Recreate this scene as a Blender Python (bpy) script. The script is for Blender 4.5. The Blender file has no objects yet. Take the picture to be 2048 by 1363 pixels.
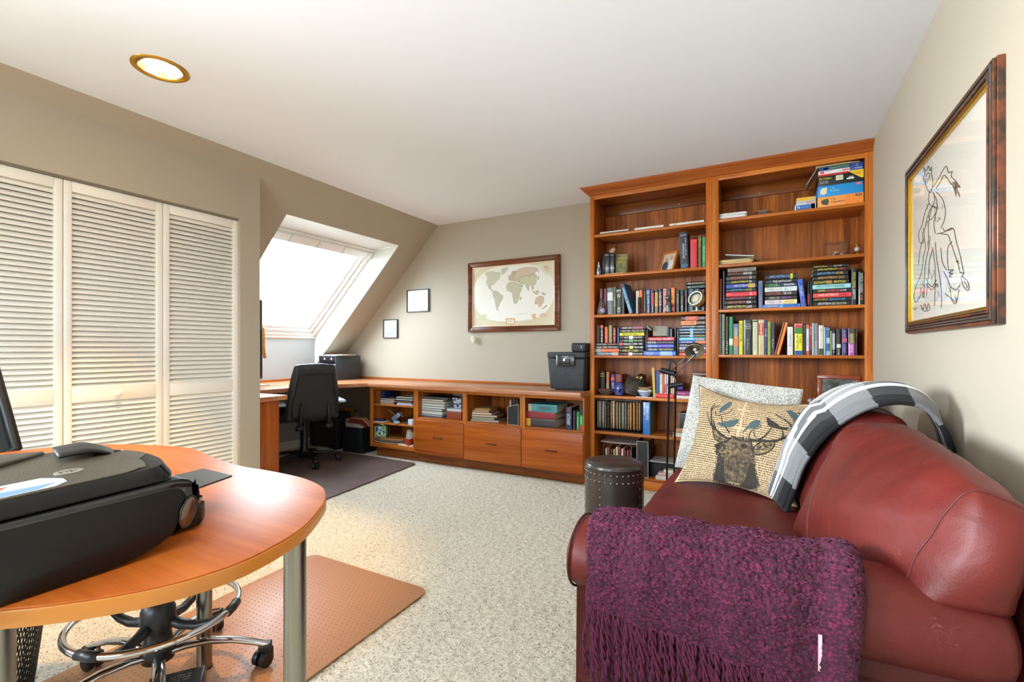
import bpy, bmesh, math, random
import numpy as np
from mathutils import Vector, Matrix, Quaternion
random.seed(7); rng = np.random.default_rng(7)
SC = bpy.context.scene; COL = SC.collection
# ---------------------------------------------------------------- camera
HC, V0, FP, YAW = 1.107, 697.69, 953.55, math.radians(28.513)
cd = bpy.data.cameras.new('camera'); cam = bpy.data.objects.new('camera', cd); COL.objects.link(cam)
cam.location = (0, 0, HC); cam.rotation_euler = (math.pi/2, 0, YAW)
cd.sensor_width = 36; cd.lens = FP/2048*36; cd.shift_y = (V0-681.5)/2048; cd.clip_start = .05
SC.camera = cam
# ---------------------------------------------------------------- world, lights, exposure
W = bpy.data.worlds.new('sky'); SC.world = W; W.use_nodes = True
bg = W.node_tree.nodes['Background']; bg.inputs[0].default_value = (.72, .86, 1, 1); bg.inputs[1].default_value = 21.0
wn = W.node_tree.nodes; wl = W.node_tree.links; wg = wn.new('ShaderNodeTexCoord'); wx = wn.new('ShaderNodeSeparateXYZ'); wr = wn.new('ShaderNodeValToRGB')   # overcast sky above, duller ground below the horizon
wl.new(wg.outputs['Generated'], wx.inputs[0]); wm_ = wn.new('ShaderNodeMath'); wm_.operation = 'MULTIPLY_ADD'; wm_.inputs[1].default_value = .5; wm_.inputs[2].default_value = .5; wl.new(wx.outputs['Z'], wm_.inputs[0]); wl.new(wm_.outputs[0], wr.inputs['Fac'])
wr.color_ramp.elements[0].position = .47; wr.color_ramp.elements[0].color = (.30, .36, .34, 1); wr.color_ramp.elements[1].position = .53; wr.color_ramp.elements[1].color = (.71, .87, 1, 1); wl.new(wr.outputs['Color'], bg.inputs[0])
SC.view_settings.view_transform = 'Standard'; SC.view_settings.look = 'None'
SC.view_settings.gamma = 1; SC.view_settings.exposure = 0.22; SC.view_settings.use_curve_mapping = False
SC.cycles.max_bounces = 10; SC.cycles.diffuse_bounces = 5; SC.cycles.transparent_max_bounces = 12
SC.cycles.use_denoising = True; SC.cycles.sample_clamp_indirect = 6
def area(name, loc, aim, sx, sy, power, col, spread=math.pi):
    l = bpy.data.lights.new(name, 'AREA'); l.shape = 'RECTANGLE'; l.size = sx; l.size_y = sy; l.energy = power; l.color = col; l.spread = spread
    o = bpy.data.objects.new(name, l); COL.objects.link(o); o.location = loc
    o.rotation_euler = (Vector(aim)-Vector(loc)).to_track_quat('-Z', 'Y').to_euler(); return o
# daylight entering the roof window, an added opening behind the camera, the ceiling lamp and added fills
for nm, lo, ai, sx, sy in (('roof_window_portal', (-4.27, 3.145, 1.76), (-3.5, 3.145, .95), 1.12, 1.14), ('added_back_opening_portal', (-1.4, -1.86, 1.45), (-1.4, 0, 1.45), 1.4, 1.1),):
    area(nm, lo, ai, sx, sy, 1, (1, 1, 1)).data.cycles.is_portal = True
def spot(name, loc, power, col, ang, r=.05):
    l = bpy.data.lights.new(name, 'SPOT'); l.energy = power; l.color = col; l.spot_size = math.radians(ang); l.spot_blend = .5; l.shadow_soft_size = r
    o = bpy.data.objects.new(name, l); COL.objects.link(o); o.location = loc
spot('lamp_or_fill_spot', (-2.555, 1.197, 2.425), 165, (1, .60, .22), 60)
spot('lamp_or_fill_spot', (-1.9, -.62, 2.425), 10, (1, .76, .46), 135)  # added fill behind the camera, no lamp known here
spot('lamp_or_fill_spot', (-.75, .35, 2.425), 14, (1, .90, .76), 158)  # added fill from above the camera
spot('lamp_or_fill_spot', (-.05, 1.25, 2.425), 15, (1, .90, .76), 160)  # added fill to brighten the right wall
area('added_left_fill', (-3.27, -.95, 1.62), (.576, 2.0, 1.25), 1.4, .9, 54, (.88, .95, 1), math.radians(76))  # added soft fill aimed at the right wall, no known window
# ---------------------------------------------------------------- helpers
def lin(h):
    h = h.lstrip('#'); c = [int(h[i:i+2], 16)/255 for i in (0, 2, 4)]
    return tuple(x/12.92 if x <= .04045 else ((x+.055)/1.055)**2.4 for x in c)+(1,)
MC = {}
def mat(col, rough=.6, metal=0, coat=0, bump=None, mix=None, spec=.5, trans=0, emit=0, sheen=0):
    """col hex; mix=(hex2, noise scale, contrast); bump=(scale, strength[, dist])"""
    k = (col, rough, metal, coat, bump, mix, spec, trans, emit, sheen)
    if k in MC: return MC[k]
    m = bpy.data.materials.new('paint_'+col.lstrip('#')); m.use_nodes = True; t = m.node_tree; n = t.nodes; b = n['Principled BSDF']
    b.inputs['Base Color'].default_value = lin(col); b.inputs['Roughness'].default_value = rough; b.inputs['Metallic'].default_value = metal
    b.inputs['Coat Weight'].default_value = coat; b.inputs['Coat Roughness'].default_value = .12; b.inputs['Specular IOR Level'].default_value = spec
    b.inputs['Transmission Weight'].default_value = trans; b.inputs['Sheen Weight'].default_value = sheen
    if emit: b.inputs['Emission Color'].default_value = lin(col); b.inputs['Emission Strength'].default_value = emit
    if bump or mix: tc = n.new('ShaderNodeTexCoord')
    if mix:
        a = n.new('ShaderNodeTexNoise'); a.inputs['Scale'].default_value = mix[1]; a.inputs['Detail'].default_value = 4
        r = n.new('ShaderNodeValToRGB'); w = mix[2]; r.color_ramp.elements[0].position = .5-w; r.color_ramp.elements[1].position = .5+w
        r.color_ramp.elements[0].color = lin(col); r.color_ramp.elements[1].color = lin(mix[0])
        t.links.new(tc.outputs['Object'], a.inputs['Vector']); t.links.new(a.outputs['Fac'], r.inputs['Fac']); t.links.new(r.outputs['Color'], b.inputs['Base Color'])
    if bump:
        a = n.new('ShaderNodeTexNoise'); a.inputs['Scale'].default_value = bump[0]; a.inputs['Detail'].default_value = 3
        p = n.new('ShaderNodeBump'); p.inputs['Strength'].default_value = bump[1]; p.inputs['Distance'].default_value = bump[2] if len(bump) > 2 else .002
        t.links.new(tc.outputs['Object'], a.inputs['Vector']); t.links.new(a.outputs['Fac'], p.inputs['Height']); t.links.new(p.outputs['Normal'], b.inputs['Normal'])
    MC[k] = m; return m
def wood(axis, dark='#8a4516', light='#b9692b', rough=.34, var=.12, coat=.25, sc=1.0):
    k = ('wood', axis, dark, light, rough, var, coat, sc)
    if k in MC: return MC[k]
    m = bpy.data.materials.new('cherry_wood'); m.use_nodes = True; t = m.node_tree; n = t.nodes; L = t.links.new; b = n['Principled BSDF']
    tc = n.new('ShaderNodeTexCoord'); mp = n.new('ShaderNodeMapping'); s = {'X': (1.2, 26, 26), 'Y': (26, 1.2, 26), 'Z': (26, 26, 1.2)}[axis]
    mp.inputs['Scale'].default_value = [x*sc for x in s]; oi = n.new('ShaderNodeObjectInfo')
    ad = n.new('ShaderNodeVectorMath'); ad.operation = 'ADD'; sc_ = n.new('ShaderNodeMath'); sc_.operation = 'MULTIPLY'; sc_.inputs[1].default_value = 37
    L(oi.outputs['Random'], sc_.inputs[0]); L(tc.outputs['Object'], mp.inputs['Vector']); L(mp.outputs[0], ad.inputs[0]); L(sc_.outputs[0], ad.inputs[1])
    a = n.new('ShaderNodeTexNoise'); a.inputs['Scale'].default_value = 1.0; a.inputs['Detail'].default_value = 6; a.inputs['Roughness'].default_value = .62; a.inputs['Distortion'].default_value = .6
    L(ad.outputs[0], a.inputs['Vector'])
    w = n.new('ShaderNodeTexNoise'); w.inputs['Scale'].default_value = 6; w.inputs['Detail'].default_value = 3; L(ad.outputs[0], w.inputs['Vector'])
    mx = n.new('ShaderNodeMath'); mx.operation = 'MULTIPLY_ADD'; L(w.outputs['Fac'], mx.inputs[0]); mx.inputs[1].default_value = .35; L(a.outputs['Fac'], mx.inputs[2])
    r = n.new('ShaderNodeValToRGB'); r.color_ramp.elements[0].position = .48; r.color_ramp.elements[1].position = .86
    r.color_ramp.elements[0].color = lin(dark); r.color_ramp.elements[1].color = lin(light); L(mx.outputs[0], r.inputs['Fac'])
    h = n.new('ShaderNodeHueSaturation'); mr = n.new('ShaderNodeMapRange'); mr.inputs['To Min'].default_value = 1-var; mr.inputs['To Max'].default_value = 1+var
    L(oi.outputs['Random'], mr.inputs['Value']); L(mr.outputs[0], h.inputs['Value']); L(r.outputs['Color'], h.inputs['Color']); L(h.outputs['Color'], b.inputs['Base Color'])
    b.inputs['Roughness'].default_value = rough; b.inputs['Coat Weight'].default_value = coat*.25; b.inputs['Coat Roughness'].default_value = .2; b.inputs['Specular IOR Level'].default_value = .3
    p = n.new('ShaderNodeBump'); p.inputs['Strength'].default_value = .12; p.inputs['Distance'].default_value = .001; L(a.outputs['Fac'], p.inputs['Height']); L(p.outputs[0], b.inputs['Normal'])
    MC[k] = m; return m
def thin_glass(name='window_glass', tint=(1, 1, 1, 1)):
    m = bpy.data.materials.new(name); m.use_nodes = True; t = m.node_tree; n = t.nodes; n.remove(n['Principled BSDF'])
    o = n['Material Output']; tr = n.new('ShaderNodeBsdfTransparent'); tr.inputs[0].default_value = tint; g = n.new('ShaderNodeBsdfGlossy'); g.inputs['Roughness'].default_value = .02
    lw = n.new('ShaderNodeLayerWeight'); lw.inputs['Blend'].default_value = .5; pw = n.new('ShaderNodeMath'); pw.operation = 'POWER'; pw.inputs[1].default_value = 4.5; f = n.new('ShaderNodeMath'); f.operation = 'MULTIPLY_ADD'; f.inputs[1].default_value = .75; f.inputs[2].default_value = .025; x = n.new('ShaderNodeMixShader')
    t.links.new(lw.outputs['Facing'], pw.inputs[0]); t.links.new(pw.outputs[0], f.inputs[0])
    t.links.new(f.outputs[0], x.inputs[0]); t.links.new(tr.outputs[0], x.inputs[1]); t.links.new(g.outputs[0], x.inputs[2]); t.links.new(x.outputs[0], o.inputs[0]); return m
GLASS = thin_glass()
def thing(name, label, cat, loc=(0, 0, 0), group=None, rotz=0):
    o = bpy.data.objects.new(name, None); COL.objects.link(o); o.empty_display_size = .05
    o.location = loc; o.rotation_euler = (0, 0, rotz); o['label'] = label; o['category'] = cat
    if group: o['group'] = group
    o['_w'] = 1
    return o
def tag(o, label, cat, group=None):
    o['label'] = label; o['category'] = cat
    if group: o['group'] = group
    return o
class MB:
    def __init__(s): s.v = []; s.f = []; s.mi = []; s.uv = None; s.cur = 0
    def add(s, vs, fs, mi=None):
        k = len(s.v); s.v += [tuple(p) for p in vs]; s.f += [tuple(i+k for i in f) for f in fs]; s.mi += [s.cur if mi is None else mi]*len(fs); return s
    def box(s, x0, x1, y0, y1, z0, z1, M=None):
        vs = [(x, y, z) for z in (z0, z1) for y in (y0, y1) for x in (x0, x1)]
        if M is not None: vs = [tuple(M @ Vector(p)) for p in vs]
        return s.add(vs, [(0, 2, 3, 1), (4, 5, 7, 6), (0, 1, 5, 4), (2, 6, 7, 3), (0, 4, 6, 2), (1, 3, 7, 5)])
    def extr(s, poly, vec):
        n = len(poly); vec = Vector(vec); nor = Vector((0, 0, 0))
        for i in range(n): a = Vector(poly[i]); b = Vector(poly[(i+1) % n]); nor += a.cross(b)
        if nor.dot(vec) > 0: poly = poly[::-1]
        vs = [tuple(p) for p in poly]+[tuple(Vector(p)+vec) for p in poly]
        return s.add(vs, [tuple(range(n)), tuple(range(2*n-1, n-1, -1))]+[(i, i+n, (i+1) % n+n, (i+1) % n) for i in range(n)])
    def prism(s, pts, z0, z1): return s.extr([(x, y, z0) for x, y in pts], (0, 0, z1-z0))
    def tube(s, path, r, n=10, closed=False, sq=1.0, cap=True):
        path = [Vector(p) for p in path]; m = len(path); rs = r if isinstance(r, (list, tuple)) else [r]*m; up = None; k = len(s.v); rings = []
        for i, p in enumerate(path):
            if closed: t = path[(i+1) % m]-path[i-1]
            else: t = path[min(i+1, m-1)]-path[max(i-1, 0)]
            t.normalize()
            if up is None: up = Vector((0, 0, 1)) if abs(t.z) < .9 else Vector((1, 0, 0))
            a = up-t*up.dot(t)
            a.normalize(); up = a; b = t.cross(a)
            for j in range(n):
                th = 2*math.pi*j/n; s.v.append(tuple(p+(a*math.cos(th)*sq+b*math.sin(th))*rs[i]))
        mm = m if closed else m-1
        for i in range(mm):
            for j in range(n):
                a0 = k+i*n+j; a1 = k+i*n+(j+1) % n; b0 = k+((i+1) % m)*n+j; b1 = k+((i+1) % m)*n+(j+1) % n
                s.f.append((a0, a1, b1, b0)); s.mi.append(s.cur)
        if not closed and cap: s.f += [tuple(k+j for j in range(n))[::-1], tuple(k+(m-1)*n+j for j in range(n))]; s.mi += [s.cur]*2
        return s
    def cyl(s, p0, p1, r0, r1=None, n=20): return s.tube([p0, p1], [r0, r0 if r1 is None else r1], n)
    def lathe(s, prof, c=(0, 0, 0), n=32, M=None):
        k = len(s.v); M = M or Matrix.Translation(c)
        for r, z in prof:
            for j in range(n): th = 2*math.pi*j/n; s.v.append(tuple(M @ Vector((r*math.cos(th), r*math.sin(th), z))))
        for i in range(len(prof)-1):
            for j in range(n): s.f.append((k+i*n+j, k+i*n+(j+1) % n, k+(i+1)*n+(j+1) % n, k+(i+1)*n+j)); s.mi.append(s.cur)
        for q, rev in ((0, 1), (len(prof)-1, 0)):
            if 1e-5 < prof[q][0] < .0016:
                f = tuple(k+q*n+j for j in range(n)); s.f.append(f[::-1] if rev else f); s.mi.append(s.cur)
        return s
    def ball(s, c, r, n=16, m=10, M=None):
        rx, ry, rz = r if isinstance(r, (tuple, list)) else (r, r, r); T = (M or Matrix.Identity(4))
        T = Matrix.Translation(c) @ T @ Matrix.Diagonal((rx, ry, rz, 1))
        return s.lathe([(math.sin(math.pi*i/m) if 0 < i < m else 1e-6, -math.cos(math.pi*i/m)) for i in range(m+1)], n=n, M=T)
    def grid(s, fn, nu, nv, uv=False, closed_u=False):
        k = len(s.v); uvs = []
        for i in range(nu+1):
            for j in range(nv+1): s.v.append(tuple(fn(i/nu, j/nv))); uvs.append((i/nu, j/nv))
        for i in range(nu):
            for j in range(nv): s.f.append((k+i*(nv+1)+j, k+(i+1)*(nv+1)+j, k+(i+1)*(nv+1)+j+1, k+i*(nv+1)+j+1)); s.mi.append(s.cur)
        if uv: s.uv = (s.uv or [])+uvs
        return s
    def build(s, name, m, parent=None, bevel=0, smooth=None, seg=2, loc=None, rot=None, local=False):
        me = bpy.data.meshes.new(name); me.from_pydata(s.v, [], s.f); ms = m if isinstance(m, (list, tuple)) else [m]
        for x in ms: me.materials.append(x)
        if len(ms) > 1: me.polygons.foreach_set('material_index', s.mi)
        if s.uv and len(s.uv) == len(s.v):
            u = me.uv_layers.new(name='UVMap'); vi = np.zeros(len(me.loops), dtype=np.int32); me.loops.foreach_get('vertex_index', vi)
            u.data.foreach_set('uv', np.array(s.uv, dtype=np.float32)[vi].ravel())
        if smooth is None: smooth = bevel > 0
        if smooth: me.polygons.foreach_set('use_smooth', [True]*len(me.polygons))
        me.update(); o = bpy.data.objects.new(name, me); COL.objects.link(o)
        if parent is not None:
            o.parent = parent
            if parent.get('_w') and not local: o.matrix_parent_inverse = (Matrix.Translation(parent.location) @ parent.rotation_euler.to_matrix().to_4x4()).inverted()
        if loc: o.location = loc
        if rot: o.rotation_euler = rot
        if bevel:
            b = o.modifiers.new('bevel', 'BEVEL'); b.width = bevel; b.segments = seg; b.limit_method = 'ANGLE'; b.angle_limit = .6; b.harden_normals = False
        return o
def smooth_by_angle(o, a=.7):
    me = o.data; bm = bmesh.new(); bm.from_mesh(me)
    for e in bm.edges:
        e.smooth = not (len(e.link_faces) == 2 and e.calc_face_angle(0) > a)
    for f in bm.faces: f.smooth = True
    bm.to_mesh(me); bm.free(); return o
def struct(o): o['kind'] = 'structure'; return o
FWD = Vector((-math.sin(YAW), math.cos(YAW), 0)); RGT = Vector((math.cos(YAW), math.sin(YAW), 0))
def ray(u, v): return FWD+RGT*((u-1024)/FP)+Vector((0, 0, (V0-v)/FP))
def XY(u, Y): r = ray(u, 0); return r.x*Y/r.y                       # X on the upright plane Y of a measured column
def ZV(u, v, Y): r = ray(u, v); return HC+r.z*Y/r.y                 # height of a measured row there
TXT = {}
def text2d(t, lh=1.0):
    """outline text as flat mesh: verts (x in 0..w, y 0..1), faces"""
    if t in TXT: return TXT[t]
    c = bpy.data.curves.new('t', 'FONT'); c.body = t; c.size = 1; c.resolution_u = 1; c.fill_mode = 'FRONT'
    o = bpy.data.objects.new('t', c); me = o.to_mesh()
    n = len(me.vertices); co = np.zeros(n*3, dtype=np.float32); me.vertices.foreach_get('co', co); co = co.reshape(-1, 3)
    fs = [tuple(p.vertices) for p in me.polygons]
    if n: mn = co.min(0); mx = co.max(0); co = (co-mn)/np.array([mx[1]-mn[1] or 1]*3); w = float(co[:, 0].max())
    else: w = 1
    o.to_mesh_clear(); bpy.data.objects.remove(o); bpy.data.curves.remove(c)
    TXT[t] = (co[:, :2].tolist(), fs, w); return TXT[t]
def text_on(mb, t, O, ux, uy, length, height, mi=None):
    """flat lettering from corner O, running along ux for length, height along uy"""
    vs, fs, w = text2d(t); O = Vector(O); ux = Vector(ux)*(length/w); uy = Vector(uy)*height
    mb.add([tuple(O+ux*x+uy*y) for x, y in vs], fs, mi); return mb
# ---------------------------------------------------------------- room shell
XR, YF, XK, HH = .576, 4.137, -4.69, 2.44
YB = -1.8
WALL = mat('#b2a897', .62, bump=(260, .06), spec=.4); WALLG = mat('#b0b2b0', .6, spec=.4); CEIL = mat('#f1f6ff', .8, spec=.2); WHITE = mat('#f5f5f3', .35)
REV = mat('#e9ebe8', .45)
def S(name, mb, m=WALL): return struct(mb.build(name, m))
LX, LY = -2.555, 1.197
S('ceiling', MB().box(-3.15, LX-.08, YB, YF, HH, HH+.08).box(LX+.08, XR, YB, YF, HH, HH+.08).box(LX-.08, LX+.08, YB, LY-.08, HH, HH+.08).box(LX-.08, LX+.08, LY+.08, YF, HH, HH+.08).box(LX-.08, LX+.08, LY-.08, LY+.08, HH+.07, HH+.08), CEIL)
S('wall_right', MB().box(XR, XR+.08, YB, YF+.08, -.05, HH+.08))
S('wall_far', MB().box(XK-.1, XR, YF, YF+.08, -.05, HH+.08))
S('wall_back', MB().box(-3.4, -2.1, YB-.08, YB, -.05, HH+.08).box(-.7, XR, YB-.08, YB, -.05, HH+.08).box(-2.1, -.7, YB-.08, YB, -.05, .9).box(-2.1, -.7, YB-.08, YB, 2.0, HH+.08))  # gap is an added opening that lets in fill light
# closet bump-out: front face X=-3.24 with the door opening, end face Y=2.155
S('wall_closet', MB().box(-3.34, -3.24, 2.008, 2.155, 0, 2.37).box(-3.34, -3.24, -.2, 2.008, 2.012, 2.37).box(-3.34, -3.24, -.2, .135, 0, 2.012).box(-3.34, -3.24, YB, -.2, 0, 1.15).box(-3.34, -3.24, YB, -.2, 2.1, 2.37).box(-3.34, -3.24, YB, -1.7, 1.15, 2.1).box(-3.85, -3.34, -.20, -.18, 0, 2.37).box(-4.75, -3.34, 2.085, 2.155, 0, 2.37).box(-3.85, -3.80, -.18, 2.085, 0, 2.37).box(-3.85, -3.24, -.20, 2.155, 2.37, 2.42).box(-3.34, -3.24, YB, -.2, 2.37, 2.42))  # gap behind the camera is an added opening for fill light
# roof slope z = X + 5.59, opening for the roof window between Y 2.49 and 3.80
sl = MB(); th = (-.06, 0, .06)
def slope(y0, y1, xa, xb): sl.extr([(xa, y0, xa+5.59), (xb, y0, xb+5.59), (xb, y1, xb+5.59), (xa, y1, xa+5.59)], th)
slope(YB, 2.155, -3.15, -3.30); slope(2.155, 2.49, -3.15, XK); slope(2.49, 3.80, -3.15, -3.405); slope(3.80, YF, -3.15, XK)
S('wall_slope', sl)
S('wall_left', MB().box(XK-.08, XK, 2.155, 2.49, -.05, .93).box(XK-.08, XK, 3.80, YF, -.05, .93).box(XK-.08, XK, 2.49, 3.80, -.05, 1.252), WALLG)
S('window_reveal_top', MB().extr([(-3.405, 2.49, 2.185), (-3.405, 3.80, 2.185), (-3.80, 3.80, 2.168), (-3.80, 2.49, 2.168)], (0, 0, .05)), REV)
for y, d in ((3.80, .05), (2.49, -.05)):
    S('window_reveal_side', MB().extr([(-3.4085, y-d*.02, 2.1835), (-3.80, y-d*.02, 2.168), (-4.76, y-d*.02, 1.25), (-4.76, y-d*.02, .832)], (0, d, 0)), REV)
# ---- roof window
wt = Vector((-3.747, 0, 2.17)); wb = Vector((-4.704, 0, 1.252)); es = (wb-wt).normalized(); en = Vector((-es.z, 0, es.x)); en = en if en.x > 0 else -en; SL = (wb-wt).length
def wbox(mb, s0, s1, y0, y1, n0, n1):
    P = lambda s, y, n: tuple(wt+es*s+en*n+Vector((0, y, 0)))
    return mb.extr([P(s0, y0, n0), P(s1, y0, n0), P(s1, y1, n0), P(s0, y1, n0)], en*(n1-n0))
def wframe(mb, s0, s1, y0, y1, w, n0, n1):
    wbox(mb, s0, s0+w, y0, y1, n0, n1); wbox(mb, s1-w, s1, y0, y1, n0, n1); wbox(mb, s0+w, s1-w, y0, y0+w, n0, n1); wbox(mb, s0+w, s1-w, y1-w, y1, n0, n1); return mb
win = struct(wframe(MB(), 0, SL, 2.49, 3.80, .045, -.09, .012).build('window_1', WHITE, bevel=.003))
def wpart(n, mb, m=WHITE, b=.003, p=win): o = mb.build(n, m, p, bevel=b); return o
sash = wpart('sash', wframe(MB(), .05, SL-.05, 2.54, 3.75, .035, -.085, -.012))
wpart('sash_bead', wframe(MB(), .085, SL-.085, 2.575, 3.715, .03, -.085, -.035), WHITE, .003, sash)
wpart('pane', wbox(MB(), .10, SL-.10, 2.59, 3.70, -.062, -.056), GLASS, 0)
wpart('ventilation_flap', wbox(MB(), .03, .115, 2.50, 3.79, .012, .03), WHITE, .006)
for y in (2.80, 3.10, 3.40, 3.72): wpart('flap_clip', wbox(MB(), .028, .118, y, y+.006, .03, .033), mat('#c9c8c2', .4), 0)
wpart('sill_strip', wbox(MB(), SL-.012, SL+.012, 2.49, 3.80, 0, .03), WHITE, .002)
# ---- carpet: one dense pile surface
cx0, cx1, cy0, cy1, st = XK, XR, YB, YF, .0085
nx, ny = int((cx1-cx0)/st), int((cy1-.0)/st)
hs = rng.random((nx+1, ny+1)).astype(np.float32)
k = hs.copy(); k[1:-1, 1:-1] = (hs[1:-1, 1:-1]*4+hs[:-2, 1:-1]+hs[2:, 1:-1]+hs[1:-1, :-2]+hs[1:-1, 2:])/8
X, Y = np.meshgrid(np.linspace(cx0, cx1, nx+1), np.linspace(0, cy1, ny+1), indexing='ij')
J = (rng.random((2, nx+1, ny+1))-.5)*st*.7; J[:, 0] = J[:, -1] = 0; J[:, :, 0] = J[:, :, -1] = 0
Z = (k-.5)*.015-.004+.0012*np.sin(X*9+Y*5)*np.sin(Y*11-X*3)
co = np.stack([X+J[0], Y+J[1], Z], -1).reshape(-1, 3)
idx = np.arange((nx+1)*(ny+1)).reshape(nx+1, ny+1); q = np.stack([idx[:-1, :-1], idx[1:, :-1], idx[1:, 1:], idx[:-1, 1:]], -1).reshape(-1, 4)
me = bpy.data.meshes.new('floor'); me.vertices.add(len(co)); me.vertices.foreach_set('co', co.astype(np.float32).ravel())
me.loops.add(q.size); me.loops.foreach_set('vertex_index', q.ravel().astype(np.int32)); me.polygons.add(len(q)); me.polygons.foreach_set('loop_start', np.arange(0, q.size, 4, dtype=np.int32))
me.polygons.foreach_set('use_smooth', np.ones(len(q), dtype=bool)); me.update(calc_edges=True)
cm = bpy.data.materials.new('carpet_pile'); cm.use_nodes = True; t = cm.node_tree; n = t.nodes; b = n['Principled BSDF']; L = t.links.new
tc = n.new('ShaderNodeTexCoord'); v = n.new('ShaderNodeTexNoise'); v.inputs['Scale'].default_value = 150; v.inputs['Detail'].default_value = 3
r = n.new('ShaderNodeValToRGB'); r.color_ramp.elements[0].position = .34; r.color_ramp.elements[0].color = lin('#867c68'); r.color_ramp.elements[1].position = .46; r.color_ramp.elements[1].color = lin('#cfc6b2')
e = r.color_ramp.elements.new(.8); e.color = lin('#e2dac8')
L(tc.outputs['Object'], v.inputs['Vector']); L(v.outputs['Fac'], r.inputs['Fac']); L(r.outputs['Color'], b.inputs['Base Color']); b.inputs['Roughness'].default_value = .95; b.inputs['Sheen Weight'].default_value = .3
w2 = n.new('ShaderNodeTexNoise'); w2.inputs['Scale'].default_value = 420; bp = n.new('ShaderNodeBump'); bp.inputs['Strength'].default_value = .6; bp.inputs['Distance'].default_value = .003
L(tc.outputs['Object'], w2.inputs['Vector']); L(w2.outputs['Fac'], bp.inputs['Height']); L(bp.outputs[0], b.inputs['Normal'])
me.materials.append(cm); fl = bpy.data.objects.new('floor', me); COL.objects.link(fl); struct(fl)
S('floor_slab', MB().box(XK-.08, XR, YB, YF, -.10, -.03).box(XK-.08, XR, YB, 0, -.03, 0), cm)
S('baseboard_left', MB().box(XK, XK+.014, 2.155, YF, 0, .09), WHITE); S('baseboard_far', MB().box(XK+.014, -3.674, YF-.014, YF, 0, .09), WHITE)
S('baseboard_right', MB().box(XR-.014, XR, YB, 3.80, 0, .09), WHITE)
# ---- louvered bifold closet doors (four leaves, X about -3.28)
SLAT = MB().extr([(-.016, 0, -.013), (-.012, 0, -.013), (.016, 0, .013), (.012, 0, .013)][::-1], (0, 1, 0))
SLAT = MB()
SLAT.extr([(.0085, 0, -.0150), (.0135, 0, -.0130), (-.0065, 0, .0128), (-.0115, 0, .0108)], (0, 1, 0))
slat_me = None
LOUV = mat('#f1ede4', .45, bump=(90, .05)); door_n = 0
for i in range(4):
    y0 = .140+i*.4685; y1 = y0+.4655; dn = 'door_%d' % (i+1); x0, x1 = -3.297, -3.267; sw = .035
    d = MB().box(x0, x1, y0, y0+sw, .015, 2.0).box(x0, x1, y1-sw, y1, .015, 2.0).box(x0, x1, y0+sw, y1-sw, 1.945, 2.0).box(x0, x1, y0+sw, y1-sw, .818, .895).box(x0, x1, y0+sw, y1-sw, .015, .13)
    D = struct(d.build(dn, LOUV, bevel=.003))
    for za, zb in ((.13, .818), (.895, 1.945)):
        nn = int(round((zb-za)/.0287)); dz = (zb-za)/nn
        for j in range(nn):
            if slat_me is None:
                so = SLAT.build('slat', LOUV, D); slat_me = so.data
            else:
                so = bpy.data.objects.new('slat', slat_me); COL.objects.link(so); so.parent = D
            so.location = (-3.281, y0+sw, za+(j+.5)*dz); so.scale = (1, y1-y0-2*sw, 1)
    if i in (2,):
        kn = MB().lathe([(.001, .032), (.012, .032), (.017, .026), (.017, .02), (.009, .012), (.008, 0), (.001, 0)], M=Matrix.Translation((-3.267, 1.312, .858)) @ Matrix.Rotation(math.pi/2, 4, 'Y'), n=20).build('door_knob', mat('#f1ece0', .25), D, smooth=True)
# strip above the doors, coloured as the shadow gap at the head track
S('shade_strip_1', MB().box(-3.30, -3.26, .14, 2.008, 2.001, 2.012), mat('#8a8172', .5))
# ---- recessed ceiling lamp (visible) : brass ring, reflector, bulb
def downlight(x, y, lab):
    t = thing('ceiling_lamp_or_fill', lab, 'lamp', (x, y, HH))
    MB().lathe([(.088, 0), (.088, -.003), (.112, -.004), (.117, -.001), (.117, 0)], (x, y, HH), 48).build('trim_ring', mat('#d8a33c', .25, 1), t, smooth=True)
    MB().lathe([(.088, .0), (.080, .022), (.068, .046), (.066, .066)], (x, y, HH), 40).build('reflector', mat('#a39a8c', .25, .7), t, smooth=True)
    if (x, y) != (LX, LY): MB().lathe([(.001, -.0035), (.07, -.003), (.086, -.0005)], (x, y, HH), 32).build('lens', mat('#fff1d8', .5, emit=12), t, smooth=True); return  # flush glowing lens for the added fill lamps
    MB().lathe([(.001, .008), (.03, .010), (.050, .018), (.062, .030), (.064, .05)], (x, y, HH), 32).build('bulb', mat('#ffd9a0', .5, emit=30), t, smooth=True)
downlight(LX, LY, 'round recessed ceiling lamp with brass ring, lit')
downlight(-1.9, -.62, 'added fill downlight behind the camera near the left opening, lit')
downlight(-.75, .35, 'added fill downlight nearly above the camera, lit')
downlight(-.05, 1.25, 'added fill downlight above the sofa, lit')
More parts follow.
